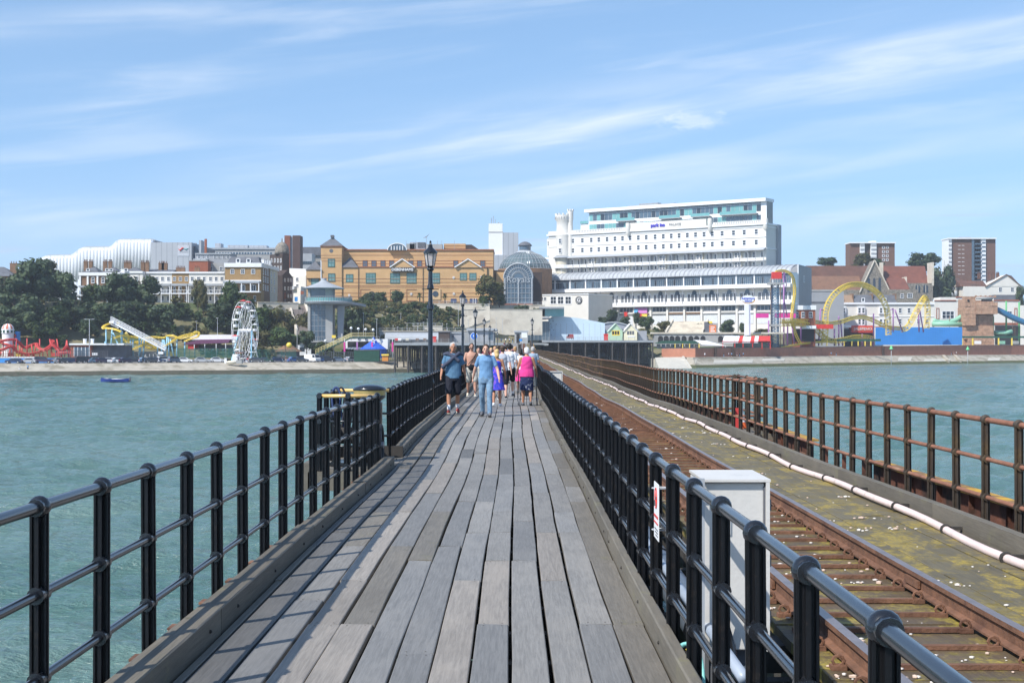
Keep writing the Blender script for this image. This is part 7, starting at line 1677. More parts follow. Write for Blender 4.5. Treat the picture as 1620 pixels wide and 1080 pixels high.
A = At('container', 580, 571.5, 404, 'dark green corrugated container right of the parked cars', 'container'); A.box('body', 560, 600, 554, 571.5, 0, 2.4, m_green)
for k in range(20): A.box('rib', 560.5+k*2, 561.3+k*2, 554.6, 571, -.08, 0, m_green)
A.box('roof_edge', 559.5, 600.5, 553, 554.2, -.1, 2.5, m_slate)
A = At('kiddie_ride', 609, 571, 404, 'small orange play ride beside the green container', 'ride'); A.box('body', 604.5, 614, 563, 571, 0, 2, mat('orange_paint', (.62, .24, .04), .5)); A.box('canopy', 603.5, 615, 560, 562.5, -.3, 2.3, m_yellow)
for px, m_ in ((565, m_purple), (545, m_pink), (621, m_pink), (588.6, m_pink)): A = At('banner_pole', px, 566, 415, {565: 'violet and white banner left of the blue tent', 545: 'thin pink banner pole left of the tent', 621: 'pink banner beside the left platform', 588.6: 'pink banner pole in front of the blue tent'}[px], 'banner'); A.tubes('pole', [[(px, 535, 0), (px, 570, 0)]], .1, m_pole); A.box('flag', px-1.3, px+1.3, 541, 556, -.1, 0, m_)
# --- right-hand amusement park
A = At('viaduct', 1100, 545, 545, 'grey arched retaining wall behind the green awning', 'arches'); A.box('wall', 1035, 1160, 528, 548, 0, 3, m_conc); A.box('parapet', 1030, 1240, 525.5, 528, -.4, 3, m_stone)
for k, px in enumerate((1045, 1054, 1063, 1072, 1082, 1093, 1102, 1112, 1140)): MB().prism([(x+A.l(px, 0).x, z+A.l(0, 541).z) for x, z in arch_poly(1.9, 2.4, 8)], -.1, .2).build('arch', m_dark, A.root)
A = At('green_awning', 1070, 551, 520, 'green awning on yellow posts behind the right hand wall', 'awning'); c = lambda px, py: (A.l(px, py).x, A.l(px, py).z); MB().prism([c(1035, 543), c(1107, 543.5), c(1098, 539), c(1050, 539)], 0, 5).build('canopy', m_green, A.root)
for px in (1068, 1080, 1091, 1106): A.box('post', px-.6, px+.6, 543, 551, 0, .3, m_yellow)
for k in range(9): A.box('glass_panel', 1040+k*7.5, 1046+k*7.5, 544, 551, 2, 2.1, m_glassb if k % 2 else m_conc)
A = At('shade_sail', 1120, 552, 522, 'white shade sail between the green awning and the red canopy', 'shade sail'); v = [A.l(1098, 537.5), A.l(1118, 538.5, 2), A.l(1148, 546.5), A.l(1110, 545, -2)]; MB().add(v+[p-Vector((0, 0, .06)) for p in v], [(0, 1, 2, 3), (7, 6, 5, 4)]).build('sail', m_whitep, A.root); A.tubes('pole', [[(1098, 537, 0), (1098, 552, 0)], [(1148, 546, 0), (1148, 552, 0)]], .1, m_pole)
A = At('red_canopy', 1180, 552, 535, 'long red and white striped canopy on red posts beside the pylon', 'canopy')
for k in range(12):
    a = A.l(1142+k*6.3, 540.5-(k > 8)*1); b = A.l(1150+k*6.1, 531, 6); w_ = 6.3*A.k; MB().add([(a.x, -1, a.z), (a.x+w_, -1, a.z), (b.x+w_, 6, b.z), (b.x, 6, b.z), (a.x, -1, a.z-.4), (a.x+w_, -1, a.z-.4)], [(0, 1, 2, 3), (0, 4, 5, 1)]).build('canopy_strip', m_red if k in (4, 7, 9, 10, 11) else m_whitep, A.root)
for px in (1143, 1162, 1175, 1190, 1205, 1218): A.box('post', px-.6, px+.6, 539, 552, -.9, -.6, m_red)
A.box('beam', 1142, 1219, 539.5, 541, -1, -.8, m_red)
A = At('sign_tower', 1126, 540, 548, 'orange poster on a grey tower with yellow figures on top', 'sign'); A.box('tower', 1115, 1122, 509, 541, 0, 2, m_slate); A.box('frame', 1121, 1136, 511, 541, .2, 2, m_conc); A.box('poster', 1122, 1133, 514, 533, 0, .2, mat('orange_poster', (.68, .20, .07), .5)); 
for k in range(5): A.box('lettering', 1124, 1131-(k % 2)*2, 517+k*3, 518.2+k*3, -.05, 0, m_whitep)
A.box('figures', 1120, 1127, 508, 511.5, 0, 1, m_yellow)
A = At('pylon_sign', 1182, 530, 540, 'tall white pylon carrying an oval sign with blue and orange lettering', 'sign'); A.box('pylon', 1178, 1185, 482, 530, 0, 1, m_whitep); A.box('pylon_side', 1184.5, 1187.5, 482, 530, .2, 2, mat('lilac_white_side', (.55, .55, .66), .5))  # right side set in a darker, more lilac tone than the front
o = MB().lathe([(.001, -.15), (2.75, -.15), (2.75, .15), (.001, .15)], 28).build('oval_panel', m_whitep, A.root, loc=tuple(A.l(1183.5, 474))); o.rotation_euler = (pi/2, 0, 0); o.scale = (1, .62, 1)
o = MB().lathe([(.001, -.05), (2.6, -.05), (2.6, .05), (.001, .05)], 28).build('orange_swirl', mat('orange_swirl', (.75, .38, .12), .5), A.root, loc=tuple(A.l(1184.2, 475.2)+Vector((0, -.14, 0)))); o.rotation_euler = (pi/2, 0, 0); o.scale = (.95, .46, 1)
o = MB().lathe([(.001, -.05), (2.5, -.05), (2.5, .05), (.001, .05)], 28).build('white_field', m_whitep, A.root, loc=tuple(A.l(1183.2, 473.7)+Vector((0, -.22, 0)))); o.rotation_euler = (pi/2, 0, 0); o.scale = (.93, .5, 1)
for t_, py in (('Adventure', 472), ('Island', 476)): text(t_, 'lettering', 1.15, .05, mat('blue_letters', (.03, .06, .5), .5), A.root, tuple(A.l(1183.4, py)+Vector((0, -.3, 0))), bold=.03)
# drop tower
A = At('drop_tower', 1228, 551, 549, 'dark blue lattice drop tower with a steel platform and red head', 'drop tower'); x0, x1 = A.l(1222.5, 0).x, A.l(1232, 0).x; zt_ = A.l(0, 448).z; mb = MB()
for x in (x0, x1):
    for y in (0, x1-x0): mb.bar((x, y, 0), (x, y, zt_), .3)
mb.build('mast', mat('dark_blue_steel', (.03, .07, .13), .5), A.root); mb = MB(); n = 22
for k in range(n):
    z0, z1 = zt_*k/n, zt_*(k+1)/n
    for y in (0, x1-x0): mb.bar((x0, y, z0), (x1, y, z1), .12).bar((x1, y, z0), (x0, y, z1), .12)
    mb.bar((x0, 0, z1), (x1, 0, z1), .14)
mb.build('lattice', mat('mid_blue_steel', (.10, .22, .34), .5), A.root)
A.box('platform', 1216, 1240, 447, 450, -1, 4, m_conc); A.box('lower_frame', 1219, 1235, 513, 516, -.6, 3, m_conc); A.box('car', 1221, 1229, 527, 531, -.6, 0, m_whitep); A.box('head', 1222, 1237, 430, 441, 0, 2.5, m_red)
for k in range(6): A.box('platform_railing', 1217+k*4, 1217.8+k*4, 441, 447, -.9, -.7, m_conc)
for px in (1219.5, 1234.5): A.tubes('guide', [[(px, 440, 0), (px, 551, 0)]], .14, m_brown)
# yellow and violet coaster
A = At('loop_coaster', 1350, 547, 588, 'tall yellow looping coaster on violet legs', 'roller coaster', slant=21)
coaster(A, [(1224, 434, -2), (1228, 428.5, -2), (1237, 426.5, -2), (1247, 429, -2), (1255, 437, -2), (1258, 450, -2), (1258.5, 465, -2), (1256.5, 480, -2), (1254.5, 495, -2), (1254, 505, -2), (1257, 518, -3), (1262, 532, -3), (1268, 543, -3)], m_yellow, 1.2, .8, .13, 1.4)
coaster(A, [(1234, 505, -4), (1260, 505, -4), (1285, 506, -4), (1310, 509, -2), (1330, 506, 0), (1350, 500, 2), (1370, 500, 2), (1390, 508, 2), (1405, 515, 2), (1425, 517, 2)], m_yellow, 1.4, 1.4, .13, 1.8)
coaster(A, [(1234, 508.5, -5), (1262, 508.5, -5), (1284, 512, -5), (1296, 521, -4), (1306, 531, -4), (1318, 536, -4), (1332, 534, -4), (1352, 530, -2), (1370, 530, -1), (1383, 533, 0)], m_yellow, 1.6, 1.8, .14, 1.8)
lp = [(1300, 546, -6), (1302, 520, -4)]+[(1355-53*cos(a), 503-57*sin(a)+0, -4+a*2.5) for a in np.linspace(.05, pi-.05, 14)]+[(1409, 517, 5), (1409, 530, 6)]
coaster(A, lp, m_yellow, 1.8, 2.0, .14, 2.0, n=5)
coaster(A, [(1236, 549, -6), (1255, 545, -6), (1275, 542, -6), (1296, 540, -6), (1320, 539, -6)], m_yellow, 1.2, .5, .15, 1.4)
coaster(A, [(1424, 518, 2), (1434, 514, 2), (1445, 494, 2), (1456, 474, 2), (1463, 467, 3), (1469, 476, 4), (1471, 495, 5), (1469, 520, 6)], m_yellow, 1.8, 2.0, .14, 2.0)
for px, t, dx in ((1240, 428, 0), (1240, 505, 0), (1246, 508, 0), (1252, 508, 5), (1216, 507, 0), (1267, 507, 0), (1298, 489, -3), (1285, 525, -5), (1327, 500, 0), (1330, 507, 3), (1382, 496, 0), (1364, 528, 0), (1413, 488, 0), (1416, 490, 12), (1320, 520, 0), (1453, 488, 1), (1455, 490, 6), (1378, 532, 0)): A.tubes('violet_leg', [[(px, t, -1), (px+dx, 547 if px < 1385 else 525, -1)]], .3, m_purple, 6)
A.tubes('violet_arm', [[(1240, 427, -1), (1244, 450, -1), (1240, 470, -1), (1245, 500, -1)], [(1298, 489, -1), (1303, 491, -1)], [(1413, 488, -1), (1409, 490, -1)]], .22, m_purple)
for px in (1320, 1333, 1345, 1355, 1366, 1375): A.box('yellow_post', px-.6, px+.6, 538, 547, -3, -2.6, m_yellow)
for k in range(10): A.box('pink_panel', 1198+k*6.4-(k > 3)*2, 1204+k*6.4-(k > 3)*2, 495.5, 502.5, 2, 2.3, m_pink) if k not in (3, 4) else None
A.box('green_netting', 1275, 1376, 536.5, 539.5, -4, -3.7, m_green)
A = At('hoarding', 1385, 546, 643, 'long corrugated bright blue hoarding in front of the looping coaster', 'hoarding')
for k in range(12): 
    a_, b_ = 1385+k*11.45, 1385+(k+1)*11.45; ya, yb = 0, 0; pa, pb = P3(a_, 545.5, A.Y+ya)-A.root.location, P3(b_, 545.5, A.Y+yb)-A.root.location; h = (545.5-517.5)*(A.Y+ya)/FPX; mb = MB(); nn = 8
    for j in range(nn):
        u, v = pa.lerp(pb, j/nn), pa.lerp(pb, (j+.5)/nn); w2 = pa.lerp(pb, (j+1)/nn); o2 = Vector((0, -.30, 0)); mb.add([u, v+o2, v+o2+Vector((0, 0, h)), u+Vector((0, 0, h))], [(0, 1, 2, 3)]); mb.add([v+o2, w2, w2+Vector((0, 0, h)), v+o2+Vector((0, 0, h))], [(0, 1, 2, 3)])
    mb.build('panel', m_corr, A.root)
A.box('top_rail', 1385, 1423, 516, 517.5, 1, 2, mat('orange_rail', (.6, .22, .06), .6))
# rock tower water ride
m_rock = mat('terracotta_rock', (.42, .255, .165), .95, .3, .8, bump=.9, bscale=3, dirt=(.30, .175, .11), dscale=.6)
A = At('rock_tower', 1548, 546, 668, 'terracotta block built mock castle tower of the water ride', 'tower'); r3 = random.Random(8)
def blocks(a, b, t, c, y0, y1, nx, nz):
    for i in range(nx):
        for j in range(nz):
            g_ = .35; px0 = a+(b-a)*i/nx; px1 = a+(b-a)*(i+1)/nx; t0 = t+(c-t)*j/nz; t1 = t+(c-t)*(j+1)/nz; f = r3.uniform(-.12, .14)
            A.box('block', px0+g_*.3, px1-g_*.3, t0+g_*.25, t1-g_*.25, y0-f, y1, m_rock)
blocks(1524, 1541, 473, 515, -2.5, 8, 2, 7); blocks(1541, 1575, 478, 497, -3.0, 8, 4, 3); A.box('core', 1541, 1571, 497, 536, 1, 8, m_rock); blocks(1541, 1571, 498, 522, .6, 1.5, 4, 4)
blocks(1526, 1571, 515, 536, -1.0, 8, 5, 3); blocks(1530, 1571, 536, 546, -2, 8, 4, 2); A.box('core', 1525, 1574, 475, 546, 2, 8, m_rock, label='recessed core'); blocks(1524, 1541, 469, 473, -2, 2, 3, 1)
for k in range(9): A.box('battlement', 1541+k*3.8, 1543+k*3.8, 467.5+(k % 2), 471, -2.4, -1, m_rock)
A.tubes('rim_tube', [[(1541, 472, -3.2), (1567, 472, -3.2)]], .55, m_conc, 8); A.box('opening', 1550, 1566, 474, 477, -3.2, -2, m_dark); A.box('slit', 1527.5, 1530.5, 474, 477, -2.8, -2.6, m_dark)
A = At('water_slide', 1600, 546, 672, 'dark blue tube slide and pale green flumes on green posts', 'water slide'); A.tubes('tube', [[tuple(v) for v in smooth_path([(1574, 489, -1), (1584, 494, -2), (1600, 503, -3), (1622, 512, -4), (1640, 514, -4)], 6)]], 1.35, mat('dark_blue_fibreglass', (.03, .13, .25), .35), 12)
m_mint = mat('mint_fibreglass', (.25, .50, .36), .45); m_gpost = mat('bright_green_post', (.12, .42, .16), .5)
A.tubes('flume', [[tuple(v) for v in smooth_path([(1476, 507, 0), (1492, 510, 0), (1510, 507, 0), (1524, 499, 1)], 6)], [(1474, 512.5, -1), (1524, 513, -1)]], 1.1, m_mint, 10); A.tubes('flume', [[(1572, 526, 0), (1590, 526.5, -1), (1600, 524, -1)]], 1.0, m_mint, 8); A.tubes('flume', [[(1574, 530, 1), (1586, 526, 0), (1602, 531, 0)]], .9, m_green, 8)
for px, t, b in ((1572.5, 500, 524), (1593, 476, 524), (1613.5, 478, 541)): A.tubes('post', [[(px, t, 1), (px, b, 1)]], .42, m_gpost, 8)
for px in (1601, 1604.5, 1501): A.tubes('thin_post', [[(px, 500, -1), (px, 545, -1)]], .12, m_brown)
A = At('netting_fence', 1570, 546, 655, 'green netting strip on yellow posts in front of the rock tower', 'fence'); A.box('netting', 1521, 1640, 531.5, 534.5, 0, .2, m_green)
for px in (1522.5, 1539, 1580, 1601): A.box('post', px-1, px+1, 534, 546, 0, .4, m_yellow)
for k, px in enumerate((1552, 1590, 1612)): A.box('boat_tub', px-5, px+5, 539, 544, 4, 5, (m_whitep, m_mint, m_conc)[k])
for px, py in ((1410, 548), (1531, 549)):
    A = At('beacon', px, 576, shoreY(px, -3), 'green triangle topped marker post in the water, %s one' % ('left' if px < 1500 else 'right'), 'marker post', 'green topped marker posts'); A.tubes('pole', [[(px, py+4, 0), (px, 582, 0)]], .13, m_pole); MB().lathe([(.85, 0), (.001, 1.6)], 8, tuple(A.l(px, py+4))).build('topmark', mat('marker_green', (.10, .55, .20), .5), A.root)
# people far off share three small figures (made in the next part)
# ------------------------------------------------------------------ moored boat
A = At('boat', 182, 606, 293, 'dark blue open boat moored off the left shore', 'boat', None); mb = MB(); prof = []; n = 12
for i in range(n+1):
    t = i/n; x = -2.95+5.9*t; wdt = .95*(sin(pi*min(1, (1-t)*1.15+.0)) ** .6 if t > .35 else .95); wdt = max(wdt, .05); sh = .62+.32*abs(t-.45)**1.6*2.2
    prof.append([(x, -wdt, sh), (x, -wdt*.85, .1), (x, 0, -.15), (x, wdt*.85, .1), (x, wdt, sh), (x, wdt*.88, sh), (x, 0, .22), (x, -wdt*.88, sh)])
vs = [v for p in prof for v in p]; mb.add(vs, [(i*8+k, i*8+(k+1) % 8, (i+1)*8+(k+1) % 8, (i+1)*8+k) for i in range(n) for k in range(8)]+[tuple(range(8)), tuple(n*8+k for k in range(8))[::-1]])
b = A.root; b.location = (X_at(182, 293), 293, WZ+.05); b.rotation_euler.z = pi; mb.build('hull', mat('boat_blue', (.02, .045, .22), .4), b, smooth=False)
for x in (-1.6, -.4, .9): MB().box(x-.14, x+.14, -.82, .82, .52, .57).build('thwart', m_whitep, b)
MB().box(1.4, 2.6, -.05, .05, .7, .8).box(-2.4, .6, -.5, .5, .62, .72).build('cover', m_whitep, b); MB().box(-3.25, -2.95, -.15, .15, .2, 1.05).build('outboard_motor', m_slate, b)
MB().tube([(2.9, -.02, .9), (4.0, 0, .1), (4.9, 0, -.1)], .02, 4).build('mooring_line', m_cream, b)
# ================================================================== on the pier: lamps, cabinets, signs
m_lglass = bpy.data.materials.new('lantern_glass'); m_lglass.use_nodes = True
def _lg():
    nt = m_lglass.node_tree; n, m, L = NT(nt); b = nt.nodes['Principled BSDF']; b.inputs['Base Color'].default_value = (.62, .58, .57, 1); b.inputs['Roughness'].default_value = .15
    t = n('ShaderNodeBsdfTransparent'); x = n('ShaderNodeMixShader'); x.inputs[0].default_value = .62; L(t.outputs[0], x.inputs[1]); L(b.outputs[0], x.inputs[2]); L(x.outputs[0], nt.nodes['Material Output'].inputs[0])
_lg()
def lamp(px, pyt, Y, label, H=None):
    X = X_at(px, Y); zt = Z_at(pyt, Y); zb = wz(Y)-.1; t = empty('street_lamp', (X, Y, zb), 0, label, 'street lamp', 'black heritage lamps along the pier'); H = zt-zb; n = 16 if Y < 100 else 8
    base = H-.62
    MB().lathe([(.13, 0), (.13, .12), (.085, .16), (.085, .85), (.10, .9), (.07, .98), (.06, 1.0), (.053, base-1.05), (.085, base-1.03), (.088, base-.96), (.055, base-.9), (.048, base-.55), (.085, base-.53), (.075, base-.47), (.055, base-.42), (.05, base-.12), (.09, base-.08), (.06, base-.03), (.10, base)], n).build('column', m_black, t, smooth='auto')
    MB().cyl((-.2, 0, base-.55), (.2, 0, base-.55), .012, n=6).build('ladder_bar', m_black, t)
    g = MB().lathe([(.095, base+.01), (.148, base+.30)], 6); g.build('lantern_glass', m_lglass, t)
    mb = MB()
    for k in range(6): a = pi/3*k; mb.bar((.097*cos(a), .097*sin(a), base), (.15*cos(a), .15*sin(a), base+.31), .014)
    mb.build('lantern_frame', m_black, t); MB().ball((0, 0, base+.13), .035, 8, 5).build('bulb', m_whitep, t, smooth=True)
    MB().lathe([(.165, base+.30), (.17, base+.325), (.13, base+.38), (.07, base+.43), (.05, base+.46), (.055, base+.49), (.03, base+.52), (.022, base+.56), (.03, base+.58), (.0001, H)], n).build('lantern_roof', m_black, t, smooth='auto')
    return t
for px, py, Y, lb in ((681, 380, 34, 'nearest tall black lamp post standing outside the left railing'), (732, 459, 64, 'second black lamp post, behind the shirtless man'), (752, 486, 92, 'third black lamp post, above the round blue sign'), (766, 502, 124, 'fourth black lamp post from the camera'), (775, 513, 163, 'fifth black lamp post from the camera'), (782, 519.5, 204, 'sixth black lamp post, small in the distance'), (787, 524, 250, 'farthest small black lamp post before the platform'),
        (842, 502, 131, 'thin dark lamp post right of the walkway in front of the platform')): lamp(px, py, Y, lb)
A = At('path_sign', 750, 541, 118, 'round blue sign with white walking figures beside the crowd', 'sign')
A.tubes('post', [[(750, 541, .03), (750, 582, .03)]], .035, m_grey, 6)
for nm, r_, y_, mm in (('border', 5.8, 0, m_whitep), ('disc', 5.1, -.02, mat('sign_blue', (.04, .16, .55), .4))): MB().cyl(A.l(750, 531.5)+Vector((0, y_, 0)), A.l(750, 531.5)+Vector((0, y_-.02, 0)), r_*A.k, n=28).build(nm, mm, A.root)
mb = MB()
for cx_, s_ in ((-.05, 1.0), (.08, .72)):
    c = A.l(750, 531.5)+Vector((cx_, -.055, -.03)); mb.ball((c.x, c.y, c.z+.13*s_), .028*s_, 8, 5, 0, (1, .3, 1)).bar((c.x, c.y, c.z+.1*s_), (c.x, c.y, c.z-.02*s_), .05*s_, .01).bar((c.x, c.y, c.z), (c.x-.04*s_, c.y, c.z-.12*s_), .025*s_, .01).bar((c.x, c.y, c.z), (c.x+.04*s_, c.y, c.z-.12*s_), .025*s_, .01).bar((c.x, c.y, c.z+.08*s_), (c.x+.055*s_, c.y, c.z+.01*s_), .02*s_, .01)
mb.build('walking_figures', m_whitep, A.root)
m_cab = mat('pale_grey_cabinet_paint', (.60, .58, .54), .45, .05, 3, bump=.1, bscale=40, dirt=(.46, .45, .43), dscale=5, dthr=.6)
def cabinet(Y, label):
    t = empty('trackside_cabinet', (1.18, Y, .05+wz(Y)), 0, label, 'cabinet', 'trackside cabinets'); H = .90
    b = MB().box(-.17, .16, .03, .58, .0, H).build('body', m_cab, t); mo = b.modifiers.new('bevel', 'BEVEL'); mo.width = .008; mo.segments = 2
    MB().box(.165, .185, .0, .60, -.0, H+.005).build('door', m_cab, t); MB().box(-.175, .19, .0, .60, H+.006, H+.02).build('lid', m_cab, t)
    for x in (-.235, -.20): MB().box(x-.0, x+.028, .02 if x < -.22 else -.06, .06 if x < -.22 else -.03, -.2, H+.03).build('mounting_strut', m_lead, t)
    MB().cyl((-.21, .0, H-.03), (-.165, .0, H-.03), .025, n=10).cyl((-.21, .0, .04), (-.165, .0, .04), .025, n=10).build('strut_bolt', m_lead, t)
    MB().box(.155, .166, .02, .035, .02, H-.02).build('door_seam', m_slate, t); MB().box(-.10, -.02, .022, .03, .62, .70).build('rating_plate', m_pole, t)
    for z in (.15, .45, .75): MB().cyl((.19, .03, z), (.19, .03, z+.06), .008, n=6).build('hinge', m_slate, t)
    MB().box(-.12, .12, .1, .5, -.45, 0).build('pedestal', m_slate, t); MB().tube([(-.05, .0, -.02), (-.06, -.05, .25), (-.03, -.1, .05), (.0, -.14, -.3), (.06, -.2, -.6)], .017, 8).build('cable', m_black, t, smooth=True)
    return t
cabinet(7.62, 'large pale grey metal cabinet close behind the black railing in the foreground'); cabinet(41, 'small distant pale cabinet behind the railing near the woman in pink')
A = empty('warning_sign', (.828+wx(8.4), 8.4, wz(8.4)), 0, 'white warning plate with a red ring tied to the right railing', 'sign'); MB().box(-.004, 0, -.13, .13, .55, .88).build('plate', m_whitep, A)
MB().tube([(-.006, .06*cos(a), .79+.06*sin(a)) for a in np.linspace(0, 2*pi, 25)[:-1]], .0032, 4, closed=True).bar((-.007, -.042, .748), (-.007, .042, .832), .006, .002).build('prohibition_ring', m_red, A)
MB().box(-.007, -.0045, -.11, .11, .675, .69).build('red_line', m_red, A); MB().box(-.007, -.0045, -.11, .11, .64, .65).build('red_line', m_red, A)
for k in range(3): MB().box(-.0065, -.0045, -.1, .08-.03*k, .605-k*.018, .612-k*.018).build('text_line', m_slate, A)
MB().ball((-.007, 0, .79), .014, 8, 5, 0, (.3, 1, 1)).bar((-.007, 0, .78), (-.007, 0, .745), .02, .004).build('figure', m_slate, A)
for z in (.83, .58): MB().tube([(.04+.05*cos(a), .2+.05*sin(a), z) for a in np.linspace(0, 2*pi, 17)[:-1]], .004, 4, closed=True).build('cable_tie', m_pole, A)
A = empty('hose_loop', (.86, 7.35, .02), 0, 'short pale turquoise hose loop poking through the railing by the kerb', 'hose'); MB().tube(smooth_path([(-.02, -.2, -.05), (-.02, -.02, .06), (.01, .08, .10), (.07, .08, .10), (.10, .0, .04), (.10, -.12, -.08)], 5), .012, 8).build('hose', mat('turquoise_hose', (.25, .60, .55), .4), A, smooth=True)
MB().tube(smooth_path([(.03, .05, .09), (.09, .02, .02), (.06, -.1, -.06), (.02, -.15, -.1)], 5), .006, 6).build('yellow_cable', m_yellow, A, smooth=True)
for z, col in ((1.02, m_pole), (.665, m_pole)):
    pass
# bay on the brown railing, cone
R_ = empty('bay_railing', (4.85, 27.6, wz(28)), 0, 'rusty projecting bay rail with doubled dark posts on the right side of the track', 'railing')
for (x, y) in ((0, 0), (-.12, .02), (0, 1.1), (0, 2.2), (-.1, 3.2), (.0, 3.3)): link('post', pm_rust, R_, (x, y, 0))
for z in ZR: MB().cyl((0, 0, z), (0, 3.3, z), .024, n=8).build('rail', m_rr, R_, smooth=True); MB().cyl((-.58, 0, z), (0, 0, z), .024, n=8).build('rail', m_rr, R_, smooth=True); MB().cyl((-.58, 3.3, z), (0, 3.3, z), .024, n=8).build('rail', m_rr, R_, smooth=True)
MB().box(-.7, .15, -.1, 3.4, -.2, -.02).build('floor', m_kerb, R_)
A = empty('traffic_cone', (4.66, 29.4, wz(29)-.02), 0, 'white banded orange cone behind the brown railing', 'cone'); m_or = mat('orange_plastic', (.75, .16, .04), .5)
MB().lathe([(.10, .13), (.028, .48), (.02, .48)], 14).build('white_sleeve', m_whitep, A, smooth='auto'); MB().lathe([(.13, .03), (.10, .13)], 14).box(-.17, .17, -.17, .17, 0, .03).build('cone_base', m_or, A)
A = empty('red_board', (4.50, 28.9, wz(29)), 0, 'short upright red board leaning beside the cone', 'board'); MB().box(-.04, .04, -.01, .02, 0, .42).build('board', m_pinkst, A)
# ================================================================== people
TS = bpy.data.scenes.new('tmp')
def remesh(mb, name, mats, parent, vox, wr=0., it=4, seed=0, matfn=None):
    me = mb.mesh('tmp', mats, fixn=True); o = bpy.data.objects.new('tmp', me); TS.collection.objects.link(o)
    r = o.modifiers.new('r', 'REMESH'); r.mode = 'VOXEL'; r.voxel_size = vox; s = o.modifiers.new('s', 'SMOOTH'); s.factor = .5; s.iterations = it
    TS.view_layers[0].update(); dg = TS.view_layers[0].depsgraph; me2 = bpy.data.meshes.new_from_object(o.evaluated_get(dg)); bpy.data.objects.remove(o)
    me2.name = name; n = len(me2.vertices)
    if wr:
        co = np.empty(n*3); me2.vertices.foreach_get('co', co); co = co.reshape(-1, 3); no = np.empty(n*3); me2.vertices.foreach_get('normal', no); no = no.reshape(-1, 3)
        p = co*np.array([1, 1, .8]); k = seed*1.7
        d = np.sin(p[:, 0]*31+p[:, 2]*23+k+2*np.sin(p[:, 2]*17+k))*.5+np.sin(p[:, 0]*-47+p[:, 2]*38+p[:, 1]*29+k*2)*.3+np.sin(p[:, 2]*71+p[:, 0]*13+k)*.2
        co += no*(d*wr)[:, None]; me2.vertices.foreach_set('co', co.ravel())
    me2.polygons.foreach_set('use_smooth', np.ones(len(me2.polygons), bool)); me2.update()
    me2.materials.clear()
    for mm in (mats if isinstance(mats, (list, tuple)) else [mats]): me2.materials.append(mm)
    return link(name, me2, parent)
def cap(mb, p, r, n=10):      # chain of tapered capsules
    mb.tube(p, r, n)
    for q, rr in zip(p, r): mb.ball(q, rr*1.0, n, 6)
def loft(mb, rings, n=18):    # rings: (cx,cy,z,rx,ry)
    vs = [(cx+rx*cos(2*pi*k/n), cy+ry*sin(2*pi*k/n), z) for cx, cy, z, rx, ry in rings for k in range(n)]; fs = []
    for i in range(len(rings)-1):
        for k in range(n): fs.append((i*n+k, i*n+(k+1) % n, (i+1)*n+(k+1) % n, (i+1)*n+k))
    fs.append(tuple(range(n))[::-1]); fs.append(tuple((len(rings)-1)*n+k for k in range(n))); mb.add(vs, fs)
SK = lambda nm, c: mat('skin_'+nm, c, .55, .08, 12, spec=.35)
sk_tan = SK('tanned', (.46, .22, .13)); sk_fair = SK('fair', (.58, .33, .24)); sk_red = SK('sunburnt', (.50, .27, .19))
def cloth(nm, c, c2=None, sc=60., thr=.5): return mat('cloth_'+nm, c, .9, .10, sc if c2 is None else 30, bump=.25, bscale=120, spec=.2, dirt=c2, dscale=sc if c2 else 1.5, dthr=thr)
